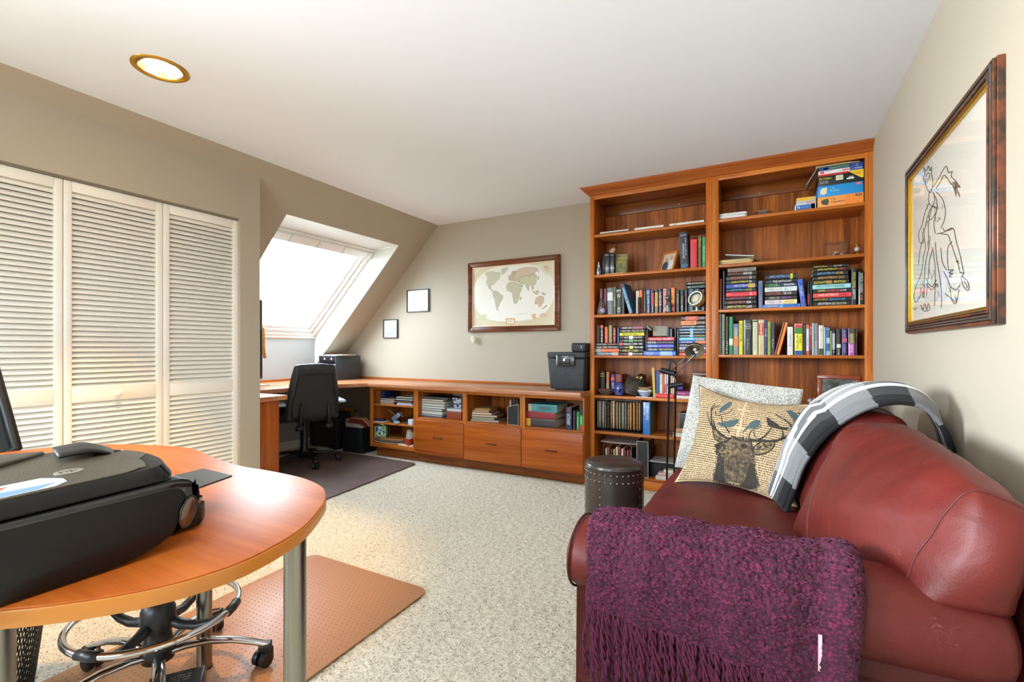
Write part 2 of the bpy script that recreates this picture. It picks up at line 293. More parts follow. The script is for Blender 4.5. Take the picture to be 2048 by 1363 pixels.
# ---------------------------------------------------------------- bookcases
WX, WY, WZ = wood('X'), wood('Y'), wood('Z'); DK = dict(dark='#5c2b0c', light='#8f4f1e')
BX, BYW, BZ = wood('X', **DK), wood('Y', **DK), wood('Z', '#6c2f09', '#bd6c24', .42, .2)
FX, FZ = wood('X', '#9a4a14', '#cb7a2e'), wood('Z', '#9a4a14', '#cb7a2e'); YC = 3.80
SH = dict(L=[2.054, 1.720, 1.390, 1.056, .725, .430, .085], R=[2.060, 1.728, 1.397, 1.066, .725, .430, .085])
def bookcase(x0, x1, ox0, ox1, lab, zs):
    t = thing('bookcase', lab, 'bookcase', ((x0+x1)/2, YC, 0))
    B = lambda n, m, *a, bev=.0015: MB().box(*a).build(n, m, t, bevel=bev)
    B('stile', FZ, x0, ox0, YC, YC+.02, .0, 2.39); B('stile', FZ, ox1, x1, YC, YC+.02, 0, 2.39)
    B('top_rail', FX, ox0, ox1, YC, YC+.02, 2.345, 2.39); B('base_rail', FX, ox0, ox1, YC, YC+.02, .0, .068)
    B('side_panel', WZ, x0, ox0-.006, YC+.02, YF-.001, 0, 2.385); B('side_panel', WZ, ox1+.006, x1, YC+.02, YF-.001, 0, 2.385)
    B('top_panel', WX, ox0-.006, ox1+.006, YC+.02, YF-.001, 2.365, 2.385)
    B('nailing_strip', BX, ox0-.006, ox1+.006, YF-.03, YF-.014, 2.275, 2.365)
    for fx in (.3, .72): MB().cyl((ox0+(ox1-ox0)*fx, YF-.03, 2.30), (ox0+(ox1-ox0)*fx, YF-.0315, 2.30), .006, n=12).build('plug', mat('#c08a55', .5), t)
    nb = 9; w = (ox1-ox0+.012)/nb
    for i in range(nb):
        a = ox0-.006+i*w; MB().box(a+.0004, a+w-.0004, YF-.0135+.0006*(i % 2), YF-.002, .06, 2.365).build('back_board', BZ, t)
    for z in zs: B('shelf', FX if z > .1 else WX, ox0-.005, ox1+.005, YC+.003 if z > .1 else YC+.0201, YF-.0145, z-.021, z)
    return t
bookcase(-1.325, -.384, -1.289, -.425, 'left cherry wood bookcase next to the worktop', SH['L'])
bookcase(-.3835, .5755, -.338, .534, 'right cherry wood bookcase touching the right wall', SH['R'])
cr = MB(); prof = [(0, 2.378), (-.010, 2.380), (-.018, 2.392), (-.060, 2.428), (-.066, 2.4395), (.03, 2.4395), (.03, 2.378)]
def crownpts(x, side): return [(x+(p[0] if side else 0), YC+p[0], p[1]) for p in prof]
a, b = crownpts(-1.325, 1), crownpts(.5755, 0); kk = len(prof)
cr.add(a+b, [tuple(range(kk))[::-1], tuple(range(kk, 2*kk))]+[(i, (i+1) % kk, (i+1) % kk+kk, i+kk) for i in range(kk)])
c = [(-1.325+min(p[0], 0), YF-.001, p[1]) for p in prof]; a2 = [(-1.325+min(p[0], 0), YC+p[0], p[1]) for p in prof]
ret = MB(); ret.add([(-1.325-0.0+0, YC+.03, 2.378), (-1.325, YC+.03, 2.4395)], [])
tag(cr.build('crown_moulding', wood('X', '#8f4516', '#b5632a')), 'cherry crown moulding across the top of both bookcases', 'moulding')
cm2 = bpy.data.objects['crown_moulding']
MB().extr([(-1.325, YC+.03, 2.378), (-1.335, YC+.03, 2.38), (-1.343, YC+.03, 2.392), (-1.385, YC+.03, 2.428), (-1.391, YC+.03, 2.4395), (-1.325, YC+.03, 2.4395)], (0, YF-.001-YC-.03, 0)).build('side_return', wood('Y', '#8f4516', '#b5632a'), cm2)
# ---------------------------------------------------------------- base cabinets and U-shaped worktop
YD, YCF, ZT = 3.662, 3.642, .760
cabs = [(-3.674, -3.062, -3.638, -3.092), (-3.062, -2.487, -3.037, -2.512), (-2.487, -1.889, -2.462, -1.914), (-1.889, -1.3255, -1.864, -1.335)]
labs = ['leftmost base cabinet, three open shelves and no drawer', 'base cabinet whose cubby holds a tall stack of pale books', 'base cabinet whose cubby holds few books and a magazine file', 'base cabinet beside the bookcase, cubby holding teal and red binders']
for i, (x0, x1, o0, o1) in enumerate(cabs):
    t = thing('base_cabinet', labs[i], 'cabinet', ((x0+x1)/2, YD, 0))
    B = lambda n, m, *a, bev=.0015: MB().box(*a).build(n, m, t, bevel=bev)
    zb = .10
    B('stile', FZ, x0, o0, YD-.001, YD+.02, zb, .722); B('stile', FZ, o1, x1, YD-.001, YD+.02, zb, .722)
    B('top_rail', FX, o0, o1, YD-.001, YD+.02, .690, .722)
    B('side_panel', WZ, x0, x0+.016, YD+.02, YF-.016, zb, .722); B('side_panel', WZ, x1-.016, x1, YD+.02, YF-.016, zb, .722)
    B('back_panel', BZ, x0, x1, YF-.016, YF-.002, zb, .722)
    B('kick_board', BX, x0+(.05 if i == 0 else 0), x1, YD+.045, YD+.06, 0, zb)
    if i == 0:
        B('bottom_rail', FX, o0, o1, YD-.001, YD+.02, zb, .128)
        for z in (.141, .352, .541): B('shelf', FX, x0+.016, x1-.016, YD+.0, YF-.016, z-.014, z)
    else:
        B('floor_panel', WX, x0+.016, x1-.016, YD+.02, YF-.016, zb, zb+.016); B('cubby_shelf', WX, x0+.016, x1-.016, YD+.001, YF-.016, .425, .441)
        B('mid_rail', FX, o0, o1, YD-.001, YD+.02, .400, .425)
        w0 = x0+.003; w1 = x1-.003
        dr = MB().box(w0, w1, YCF, YD-.001, .094, .420).build('drawer', wood('X', '#8a3a0a', '#b4601f', .36, .10, .1, .55), t, bevel=.003)
        xm = (x0+x1)/2; zc = .262
        MB().tube([(xm-.048, YCF, zc), (xm-.048, YCF-.02, zc), (xm-.040, YCF-.028, zc+.002), (xm, YCF-.031, zc+.004), (xm+.040, YCF-.028, zc+.002), (xm+.048, YCF-.02, zc), (xm+.048, YCF, zc)], .0042, 8).build('handle', mat('#3a3330', .35, .9), dr, smooth=True)
wt_poly = [(-1.3255, 3.577), (-1.3255, YF), (XK, YF), (XK, 2.45), (-3.80, 2.45), (-3.80, 3.26), (-3.63, 3.577)]
t = thing('worktop', 'long L-shaped cherry worktop along the far wall and under the window', 'worktop', (-2.5, 3.86, .72))
MB().prism([(x, y) for x, y in wt_poly], .722, ZT).build('top', wood('X', '#a5663f', '#c58a63', .3, .05, .5), t, bevel=.003)
MB().box(XK+.02, -1.3255, YF-.02, YF-.0005, ZT, ZT+.022).build('upstand', WX, t, bevel=.002)
MB().box(XK+.0005, XK+.02, 2.45, YF-.0005, ZT, ZT+.022).build('upstand', WY, t, bevel=.002)
t = thing('desk_return', 'short cherry desk return with end panel beside the closet corner', 'desk', (-3.9, 2.3, 0))
MB().box(-4.60, -3.325, 2.158, 2.442, .712, .748).build('top', wood('X', '#a5663f', '#c58a63', .3, .05, .5), t, bevel=.003)
MB().box(-3.385, -3.363, 2.165, 2.395, 0, .712).build('end_panel', wood('Z', '#96491a', '#bf6c2e'), t, bevel=.002)
MB().box(-4.60, -4.58, 2.165, 2.395, 0, .712).build('end_panel', WZ, t, bevel=.002)
MB().box(-4.58, -3.385, 2.165, 2.18, .35, .712).build('modesty_panel', BX, t)
# ---------------------------------------------------------------- books
ORD = ['zeroth', 'first', 'second', 'third', 'fourth', 'fifth', 'sixth', 'seventh', 'eighth', 'ninth', 'tenth', 'eleventh', 'twelfth', 'thirteenth', 'fourteenth', 'fifteenth', 'sixteenth', 'seventeenth', 'eighteenth', 'nineteenth', 'twentieth', 'twenty-first', 'twenty-second', 'twenty-third', 'twenty-fourth', 'twenty-fifth', 'twenty-sixth', 'twenty-seventh', 'twenty-eighth', 'twenty-ninth', 'thirtieth']
PAGE = mat('#e6dcc4', .8, mix=('#cdbf9f', 300, .2)); BKN = {}
def book(label, col, w, h, d, loc, group, lay=False, titles=(), bands=(), soft=False, tilt=0, rotz=0, page=None):
    """w spine thickness, h spine length, d depth; spine faces the room. loc = front bottom left corner of the standing or lying book"""
    t = thing('book', label, 'book', loc, group); t['_w'] = 0
    b = .0022; r = .0015 if soft else .003; e = .0 if soft else .004
    cv = mat(col, .42, coat=.15)
    MB().prism([(0, d), (0, r), (w*.22, 0), (w*.78, 0), (w, r), (w, d), (w-b, d), (w-b, .006), (b, .006), (b, d)], 0, h).build('cover', cv, t, local=True)
    MB().box(b, w-b, .006, d-e, e, h-e).build('page_block', page or PAGE, t, local=True)
    for s, q, c in bands: MB().box(w*.04, w*.96, -.0007, .004, h*(1-q), h*(1-s)).build('spine_band', mat(c, .45), t, local=True)
    for T in titles:
        tx, c, s, q, hf = T[:5]; off = T[5] if len(T) > 5 else 0; vert = len(T) > 6
        m = MB()
        if vert: text_on(m, tx, (w*.1, -.0011, h*(1-q)), (1, 0, 0), (0, 0, 1), w*.8, h*(q-s))
        else: text_on(m, tx, (w*(.5-hf/2+off), -.0011, h*(1-s)), (0, 0, -1), (1, 0, 0), h*(q-s), w*hf)
        m.build('spine_lettering', mat(c, .5), t, local=True)
    if lay:
        R = Matrix.Rotation(-math.pi/2, 4, 'Y'); t.rotation_euler = (0, -math.pi/2, rotz); t.location = (loc[0]+h, loc[1], loc[2])
    else: t.rotation_euler = (0, tilt, rotz)
    return t
CN = {}
def cname(c):
    import colorsys
    r, g, b = [int(c.lstrip('#')[i:i+2], 16)/255 for i in (0, 2, 4)]; h, s, v = colorsys.rgb_to_hsv(r, g, b)
    if v < .23: return 'black'
    if s < .14: return 'white' if v > .82 else 'pale grey' if v > .6 else 'grey'
    hd = h*360; base = 'red' if hd < 12 or hd > 345 else 'orange' if hd < 36 else 'yellow' if hd < 68 else 'green' if hd < 165 else 'teal' if hd < 195 else 'blue' if hd < 255 else 'purple' if hd < 300 else 'pink'
    if base == 'orange' and v < .62: base = 'brown'
    if base == 'yellow' and s < .5: base = 'cream' if v > .6 else 'olive'
    if base == 'orange' and s < .4: base = 'cream' if v > .6 else 'brown'
    if base in ('red', 'pink') and s < .55 and v > .7: base = 'pink'
    return ('dark ' if v < .45 else '')+base
def stack(where, group, Y, x0, z0, items, depth=.155):
    """items bottom to top: (u0, u1, thickness px, colour, titles, bands, depth)"""
    z = z0; n = len(items)
    for i, it in enumerate(items):
        u0, u1, px, col = it[:4]; ti = it[4] if len(it) > 4 else (); ba = it[5] if len(it) > 5 else ()
        X0, X1 = XY(u0, Y), XY(u1, Y); w = px*(Y/ray((u0+u1)/2, 0).y)/FP
        pos = 'bottom' if i == 0 else 'top' if i == n-1 else ORD[i+1]+' from the bottom'
        l = '%s book, %s of the %s' % (cname(col), pos, where)
        book(l, col, w-.0006, X1-X0, depth+random.uniform(-.008, .006), (X0, Y+random.uniform(-.002, .004), z), group, True, ti, ba, rotz=random.uniform(-.012, .012) if X1-X0 < .3 else 0)
        z += w
    return z
def row(where, group, Y, z0, items, depth=.15, start=1):
    """standing books: (u0, u1, v_top, colour, titles, bands)"""
    for i, it in enumerate(items):
        if it is None: continue
        u0, u1, vt, col = it[:4]; ti = it[4] if len(it) > 4 else (); ba = it[5] if len(it) > 5 else (); tl = it[6] if len(it) > 6 else 0
        X0, X1 = XY(u0, Y), XY(u1, Y); h = ZV((u0+u1)/2, vt, Y)-z0
        l = '%s book standing %s from the left, %s' % (cname(col), ORD[i+start], where)
        book(l, col, X1-X0-.0008, h/math.cos(tl), depth*random.uniform(.9, 1.05), (X0, Y+random.uniform(-.002, .006), z0+(max(0, math.sin(tl))*(X1-X0) if tl else 0)), group, False, ti, ba, tilt=tl)
Wh, Ye, Re, Or, Bl, Bk, Cr, Pk, Go = '#f0eee8', '#f0d23c', '#d8402c', '#e8742c', '#6fb4e8', '#1a1a1c', '#e9e2cc', '#d86fa0', '#c8a860'
YBk = 3.842
# ---- left bookcase, shelf 3 from the top (z 1.390)
z = SH['L'][2]
row('third shelf of left bookcase', 'books standing on the third shelf of the left bookcase', YBk, z, [
 (1199, 1205.5, 577, '#5c1620'), (1207.5, 1213, 577, '#6b1a3c'),
 (1214, 1226, 575, '#6c7074', (), ((.17, .48, '#d8dade'),)), (1226.5, 1231.5, 573, '#4d6e42', (('KANTER', Cr, .38, .72, .5),)),
 (1232.5, 1242.5, 577, '#2e2a24', (('M', Cr, .03, .14, .5, 0, 1), ('W', Cr, .2, .36, .5, 0, 1), ('X', Cr, .72, .82, .5, 0, 1), ('O', Cr, .84, .92, .5, 0, 1))),
 (1243.5, 1249, 583, '#1d1c1b', (('NOIR', '#6b675c', .3, .8, .5),))], start=1)
book('blue patterned hardback leaning to the left, third shelf of left bookcase', '#1e5a80', .030, .25, .15, (XY(1259, YBk)-.0, YBk-.012, z), 'books standing on the third shelf of the left bookcase', False, (('HARPER GRANT', '#a6dcf0', .12, .9, .6),), ((.0, .12, '#17284e'),), tilt=-.30, rotz=-.12)
row('third shelf of left bookcase', 'books standing on the third shelf of the left bookcase', YBk+.01, z, [
 (1271.5, 1278.5, 581, '#cdbca8'), (1279.5, 1285, 580, '#e0662c'), (1286, 1291.5, 582, '#26301c', (('THE STAND', '#b8b04a', .1, .9, .5),)),
 (1292.5, 1300.5, 578, '#1f3f8c', (('SKY', Wh, .06, .2, .5, 0, 1), ('CLIVE', Wh, .25, .6, .5), ('DUNE', Ye, .66, .95, .4))),
 (1302, 1308, 580, '#2a1416', (('FIRE', Wh, .68, .95, .5),), ((.12, .65, '#b8323c'),)), (1309.5, 1316, 578, '#16182c', (('NIGHT', Bk, .2, .62, .6),), ((.14, .7, '#d8a92c'), (.7, .98, '#8c6a5c'))),
 (1317.5, 1324, 577, '#17141c', (('NEVER', '#e8c8d8', .15, .72, .7), ('GO', Go, .8, .92, .6)), ()), (1325.5, 1333, 577, '#d89a98', (('ROSE HILL', '#b02c3c', .06, .7, .55),)),
 (1334, 1341, 577, '#1a1826', (('OWL', Go, .1, .4, .5),)), (1342, 1350, 575, '#d85a24', (('LEGEND', Ye, .05, .62, .7), ('ONE', '#f4dcc8', .76, .94, .6)), ((.66, .99, '#b82028'),)),
 (1352, 1359, 579, '#1c1a1a', (('ECHO', '#c8b890', .2, .6, .55),)), (1360.5, 1367.5, 579, '#16201c', (('FALL', '#a89c60', .3, .62, .6), ('BAY', Wh, .7, .9, .4))),
 (1369, 1375, 579, '#1e1620', (('HUNT', '#9c3c4c', .15, .6, .6),)), (1376.5, 1388, 577, '#1d3a48', (('SEA', '#6c9cb8', .05, .3, .6),)), (1389, 1400, 577, '#2c3a4c'), (1401, 1410, 578, '#402c24')], start=8)
zz = ZV(1390, 577, YBk+.01)
stack('pair lying above the round clock', 'books lying on top of the third shelf row', YBk+.01, 0, zz+.001, [(1372, 1411, 7.2, '#15211f', (('WOLF', Wh, .1, .24, .5), ('SHADOW LAKE', '#78b098', .3, .9, .5))), (1372, 1411, 7.2, '#141416', (('ICE', Wh, .1, .24, .5), ('MOONS RISING', '#c8b45c', .3, .92, .5)))])
# ---- left bookcase, fourth shelf
z = SH['L'][3]
g = 'books lying in stacks on the fourth shelf of the left bookcase'
def T(a, c, s, e, b=None, c2=None, s2=0, e2=0): return ((a, c, s, e, .66),)+(((b, c2, s2, e2, .6),) if b else ())
zt = stack('short left stack, fourth left shelf', g, YBk, 0, z, [
 (1190, 1237, 6.2, '#2a6c88', T('THE BROKEN GIRL', Wh, .1, .8), ((.75, 1, '#c8a894'),)), (1189.5, 1238, 7.2, '#e0683c', T('ANTONY', Bk, .04, .26, 'CALL', Ye, .3, .44), ((0, .26, '#c8c8b8'),)),
 (1190, 1238, 5.6, Bk, T('HARLAN COBEN', Wh, .05, .5, 'THE WOODS', Wh, .56, .93)), (1190, 1238, 5.6, Bk, T('HARLAN COBEN', '#d8d0c0', .05, .45, 'DARK SKY', '#e08a4c', .55, .85))])
row('on the short stack, fourth left shelf', 'books standing on the short stack of the fourth shelf', YBk+.01, zt+.0005, [
 (1191, 1199, 650, '#4a2418'), (1200.5, 1206.5, 650, '#2a2422', (('EMPIRE', Wh, .3, .95, .5),), ((0, .16, Re),)), (1208.5, 1215.5, 653, '#c8481c', (('SUMMER TIDE', '#f0a03c', .1, .75, .5),)),
 (1217, 1224, 650, '#8c8458', (('MERCY', '#b8c8a0', .1, .6, .5),)), (1226, 1231, 655, '#b02c24', (('THE SPY', Wh, .1, .9, .5),)), (1233.5, 1238, 655, '#1c3c80')])
stack('tall second stack, fourth left shelf', g, YBk, 0, z, [
 (1238, 1286, 6.4, Bk, T('HARLAN', '#e07060', .2, .36, 'THE LONG GAME', Wh, .57, .97), ((.4, .56, '#e8e8e4'),)), (1238.5, 1286, 6.6, '#2a261c', T('HARLAN COBEN', '#f0dc6c', .16, .8)), (1239, 1287, 6.6, '#181a16', T('HARLAN', Ye, .22, .38, 'THE BOY HERE', Wh, .6, .97), ((.42, .57, '#e8d880'),)),
 (1238.5, 1286.5, 6.8, '#1c1a1a', T('HARLAN COBEN', Wh, .18, .76, 'WIN', Wh, .82, .95), ((0, .14, '#d83040'),)), (1239, 1286, 6.4, '#1a2c20', T('HARLAN', '#b8d8a8', .2, .36, 'STAY CLOSE', '#d8d090', .6, .95), ((.4, .57, '#58a070'),)), (1239.5, 1286, 6.4, '#1e1616', T('HARLAN', Wh, .2, .36, 'HOLD TIGHT', Wh, .58, .95), ((.4, .57, '#e4ece4'),)),
 (1239, 1288, 6.8, '#e4dc34', T('HARLAN COBEN MISSING YOU', '#4c5020', .1, .9)), (1240, 1289, 6.2, '#24201c', T('HARLAN COBEN', '#d8c8b8', .06, .42, 'TELL NO ONE', '#d8c890', .5, .96)), (1241, 1291, 6.2, '#1c1416', T('HARLAN COBEN', Wh, .08, .45, 'FOOL ME ONCE', '#d898b0', .5, .88), ((.48, .9, '#8c3048'),))])
stack('low third stack, fourth left shelf', g, YBk-.004, 0, z, [
 (1287, 1351, 9, '#3c6cc8', T('HIGH', '#c8dcf8', .08, .3, 'A Deadly Season', Wh, .56, .8), ((.52, .9, '#8cb8e8'),)), (1294, 1347, 6.8, '#181c38', T('SILVA', Wh, .05, .38, 'THE COLLECTOR', '#e0d078', .47, .92)),
 (1292.5, 1347, 7, '#3058c0', T('SILVA', Wh, .07, .4, 'THE ORDER', '#d048b0', .5, .85)), (1293.5, 1347, 7, '#1c1828', T('SILVA', Wh, .03, .35, 'THE FALLEN ANGEL', '#70587c', .4, .88)), (1296, 1348, 7.2, '#c83c4c', T('Daniel Silva', '#f0c8c8', .08, .5, 'ALL ARMS', '#f8e0e0', .6, .9))])
row('between the stacks, fourth shelf of left bookcase', 'thin dark books behind the third stack', YBk+.045, z, [(1334, 1338, 654, '#1e2a34'), (1339, 1345, 657, '#26302c'), (1349, 1352, 655, '#2c3438'), (1353.5, 1357, 657, '#25231f', (('ATLAS', '#d8c8b0', .1, .8, .5),))])
stack('tall right-hand stack, fourth left shelf', g, YBk, 0, z, [
 (1358.5, 1411, 6.4, '#c8402c', T('JOHN GRISHAM', '#f0b8a0', .1, .5)), (1358.5, 1411, 5.6, '#5c2028', T('JOHN GRISHAM', '#b07878', .1, .5)), (1358.5, 1411, 6.2, '#b0a8cc', T('The Guardians', '#6c648c', .08, .5)), (1358, 1411, 6.0, '#17181c', T('John Grisham', Wh, .06, .5)),
 (1358, 1411, 6.0, '#232c80', T('JOHN GRISHAM', Wh, .08, .52), ((.62, 1, '#e07848'),)), (1358, 1411, 7.0, '#4ca8d0', T('JOHN GRISHAM', '#d8f0f8', .06, .55, 'The Whistler', Wh, .62, .95), ((.6, 1, '#58707c'),)), (1358, 1411, 6.2, '#1a2420', T('John Grisham', Wh, .06, .4, 'SYCAMORE ROW', Ye, .57, .95), ((.4, .54, '#90b8cc'),)), (1358, 1411, 6.2, '#16202c', T('John Grisham', Wh, .06, .42, 'CALICO JOE', '#b8d0f0', .57, .95), ((.44, .54, '#9ccce0'),)),
 (1358, 1411, 5.6, '#2c5c8c', T('John Grisham', Wh, .06, .4, 'CAMINO ISLAND', '#e8e070', .52, .92), ((.4, .54, '#88b8d8'),)), (1359, 1411, 6.0, '#17171c', T('A Knock at Night', Wh, .1, .6, 'CAMEL', '#c8c8c8', .68, .95)), (1362, 1411, 9.4, '#2a1814', T('LOUISE', '#6c2c10', .1, .55, 'BE WATCHED', '#c89878', .66, .96), ((.01, .63, '#f09050'),)), (1363, 1411, 9.0, '#2a2020', T('ROBERT', '#f0a080', .16, .6, 'GONE', '#b0a8a0', .74, .94), ((.16, .7, '#c84c34'),))])
# ---- left bookcase, shelf 1 and 2
z = SH['L'][0]
book('black folder under a white tablet, left end of top left shelf', '#22221f', .014, XY(1262, YBk)-XY(1197, YBk), .2, (XY(1197, YBk), YBk, z), 'flat items on the top shelf of the left bookcase', True)
book('white tablet case lying on a black folder, top left shelf', '#dfe0dc', .014, XY(1256, YBk)-XY(1199, YBk), .16, (XY(1199, YBk), YBk+.01, z+.0145), 'flat items on the top shelf of the left bookcase', True)
book('plain white flat box in the middle of the top left shelf', '#e6e6e2', .026, XY(1327, YBk)-XY(1269, YBk), .2, (XY(1269, YBk), YBk, z), 'flat items on the top shelf of the left bookcase', True)
book('white box marked K5, right end of the top left shelf', '#eceae0', .026, XY(1408, YBk)-XY(1339, YBk), .16, (XY(1339, YBk), YBk, z), 'flat items on the top shelf of the left bookcase', True, (('K5', Bk, .13, .2, .5), ('mountain edition', '#8c8c88', .55, .95, .3)))
z = SH['L'][1]
def cb(name, lab, cat, x0, x1, y0, y1, z0, z1, m, bev=.002, group=None): return tag(MB().box(x0, x1, y0, y1, z0, z1).build(name, m, bevel=bev), lab, cat, group)
x = XY(1199, YBk); t = thing('spray_bottle', 'small blue and white figured spray bottle, second left shelf', 'bottle', (x, YBk-.02, z))
MB().lathe([(.012, 0), (.016, .004), (.017, .03), (.015, .05), (.009, .06), (.008, .066)], (x, YBk-.02, z), 20).build('body', mat('#3c5484', .3, mix=('#d8dce4', 70, .06)), t, smooth=True)
MB().lathe([(.0085, .066), (.0095, .07), (.0085, .082), (.005, .09), (.004, .11), (.001, .111)], (x, YBk-.02, z), 16).build('nozzle', mat('#c8ccd0', .35), t, smooth=True)
t = thing('book', 'tall black book leaning left of two black canisters, second left shelf', 'book', (XY(1203, 3.9), 3.9, z), 'books on the second shelf of the left bookcase'); R0 = Matrix.Translation((XY(1201, 3.9), 3.9, z+.003)) @ Matrix.Rotation(.10, 4, 'Y')
MB().box(0, .032, 0, .12, 0, .205, R0).build('cover', mat('#141a18', .4), t, bevel=.002); MB().box(.003, .029, .004, .124, .004, .2, R0).build('page_block', PAGE, t)
for k, (a, b) in enumerate(((1209.5, 1218.5), (1219.5, 1228.5))):
    xa, xb = XY(a, YBk), XY(b, YBk); t = thing('canister', '%s of two black gift canisters with white script, second left shelf' % ('left' if k == 0 else 'right'), 'box', (xa, YBk, z+.011), 'black gift canisters')
    zt2 = ZV(a, 506, YBk); MB().box(xa, xb, YBk, YBk+.04, z+.011, zt2).build('body', mat('#1c1d20', .3, coat=.4), t, bevel=.004)
    MB().box(xa-.0005, xb+.0005, YBk-.001, YBk+.041, z+.052, z+.056).build('band', mat('#c8b8c0', .4), t)
    m = MB(); text_on(m, 'Smoke', (xa+.004, YBk-.0012, zt2-.022), (1, 0, 0), (0, 0, 1), xb-xa-.008, .012); m.build('lettering', mat('#e8e8e8', .5), t)
tag(MB().box(XY(1210, YBk), XY(1246, YBk), YBk-.01, YBk+.08, z, z+.010).build('tray', mat('#d8b890', .6), bevel=.002), 'thin tan board under two black canisters, second left shelf', 'board')
cd_ = MB().extr([(XY(1219, 3.87), 3.868, ZV(1219, 505, 3.87)+.003), (XY(1227, 3.87), 3.868, ZV(1227, 506, 3.87)+.003), (XY(1231, 3.87), 3.868, ZV(1231, 498, 3.87)), (XY(1226, 3.87), 3.868, ZV(1226, 495, 3.87)), (XY(1219, 3.87), 3.868, ZV(1219, 500, 3.87))], (0, .0015, 0)).build('gift_tag', mat('#b08e7c', .7)); tag(cd_, 'small pinkish gift tag standing on the black canisters', 'tag')
# photo-cover book facing out
t = thing('book', 'green and black novel facing out with yellow title, second left shelf', 'book', (XY(1232, YBk), YBk, z+.011), 'books on the second shelf of the left bookcase')
xa = XY(1236.5, YBk); xb = XY(1257, YBk+.045); zt2 = ZV(1240, 508, YBk); R0 = Matrix.Translation((XY(1231.5, YBk), YBk+.006, z)) @ Matrix.Rotation(.40, 4, 'Z'); hh = zt2-z+.004
MB().box(.024, .027, .0, .10, .011, hh, Matrix.Translation((0, 0, 0)) @ R0) if 0 else None
WB = (xb-XY(1231.5, YBk))*1.0
MB().box(0, WB, 0, .003, .011, hh, R0).box(0, WB, .024, .027, .011, hh, R0).box(0, .003, .003, .024, .011, hh, R0).build('cover', mat('#33371c', .35, coat=.3, mix=('#8c8c58', 22, .2)), t)
MB().box(.003, WB-.003, .003, .024, .013, hh-.003, R0).build('page_block', PAGE, t)
m = MB(); 
for tx, fz in (('GEORGE', .70), ('GENTLY', .52)): text_on(m, tx, R0 @ Vector((.012, -.0006, .011+(hh-.011)*fz)), R0.to_3x3() @ Vector((1, 0, 0)), (0, 0, 1), WB-.02, .021)
m.build('title_lettering', mat('#d8b83c', .5), t)
# photo frame on shelf 2
def photoframe(lab, c, w, h, ry, tilt, fm, pm, extra=None, bw=.014, mat_b=0):
    t = thing('photo_frame', lab, 'photo frame', c); R0 = Matrix.Translation(c) @ Matrix.Rotation(ry, 4, 'Z') @ Matrix.Rotation(tilt, 4, 'X')
    m = MB(); m.box(-w/2, w/2, 0, .014, 0, bw, R0).box(-w/2, w/2, 0, .014, h-bw, h, R0).box(-w/2, -w/2+bw, 0, .014, bw, h-bw, R0).box(w/2-bw, w/2, 0, .014, bw, h-bw, R0); m.build('frame', fm, t, bevel=.003)
    MB().box(-w/2+bw*.6, w/2-bw*.6, .007, .012, bw*.6, h-bw*.6, R0).build('photograph', pm, t)
    if extra: extra(t, R0, w-2*bw, h-2*bw, bw)
    return t
def twopeople(t, R0, w, h, b):
    def el(cx, cz, rx, rz, m, n, y=.0066):
        k = [R0 @ Vector((cx*w+math.cos(q*.4)*rx*w, y, b+cz*h+math.sin(q*.4)*rz*h)) for q in range(16)]
        q = MB(); q.extr(k, R0.to_3x3() @ Vector((0, .0004, 0))); q.build(n, m, t)
    el(-.2, .25, .26, .3, mat('#3c4048', .6), 'printed_figure'); el(.25, .3, .22, .32, mat('#c8ccd4', .6), 'printed_figure'); el(-.18, .62, .09, .13, mat('#a87860', .6), 'printed_face', .0062); el(.22, .7, .09, .13, mat('#c07878', .6), 'printed_face', .0062)
photoframe('small wooden photo frame with two people, second left shelf', (XY(1331, 3.90), 3.89, z), .15, .172, -.55, -.34, wood('Z', '#a3551a', '#cf8438'), mat('#c8b8a8', .35, coat=.5), twopeople, .016)
row('right end of second left shelf', 'books on the second shelf of the left bookcase', YBk, z, [
 (1361.5, 1378, 463.5, '#161e36', (('TEXTBOOK OF MEDICAL', '#c8ccd8', .16, .64, .16, .24), ('PHYSIOLOGY', Wh, .32, .72, .26, -.06), ('OXFORD', Wh, .07, .1, .5, 0, 1), ('O', '#58a8d8', .86, .95, .5, 0, 1)), (), -.045), (1380.5, 1394.5, 478, '#c42430', (), ((.02, .1, '#d83840'),)),
 (1396, 1402.8, 471, '#6a5630', (('IRIS', Go, .1, .36, .6),)), (1404, 1412, 473, '#2f8a4c', (('HEALTH CLINICS', '#d8f0d8', .3, .8, .4),))], start=1)
# ---- left bookcase, fifth shelf (z .725): books, bowls, ornaments
z = SH['L'][4]; YO = 3.84
row('left end of the fifth shelf of left bookcase', 'books on the fifth shelf of the left bookcase', 3.93, z, [(1200, 1209.5, 742, '#20241e', (), ((.1, .13, Go), (.2, .23, Go))), (1212, 1218, 743, '#c86a3c', (), ((.5, .8, '#a88c50'),)), (1221, 1229, 748, '#232c74', (('JEFF', Wh, .4, .7, .5),), ((.15, .3, Re),)), (1230, 1243, 748, '#8c2c2c', (), ((.4, .9, '#28307c'),))], depth=.16)
def bowl(name, lab, c, r, h, mo, mi_, cat='bowl', foot=.45, n=32):
    t = thing(name, lab, cat, c)
    MB().lathe([(.001, 0), (r*foot, 0), (r*foot, h*.12), (r*.7, h*.35), (r*.93, h*.8), (r, h), (r*.965, h), (r*.88, h*.8), (r*.6, h*.35), (.001, h*.2)], c, n).build('body', mo, t, smooth=True); return t
t = bowl('bowl', 'wide dark leaf-shaped bowl holding red beads, fifth left shelf', (XY(1212, YO), YO+.03, z), .085, .05, mat('#5c564a', .5, mix=('#37322a', 60, .2)), None)
MB().ball((XY(1209, YO), YO+.03, z+.042), (.05, .05, .012), 16, 8).build('red_beads', mat('#b03a34', .4, bump=(200, .8, .004)), t, smooth=True)
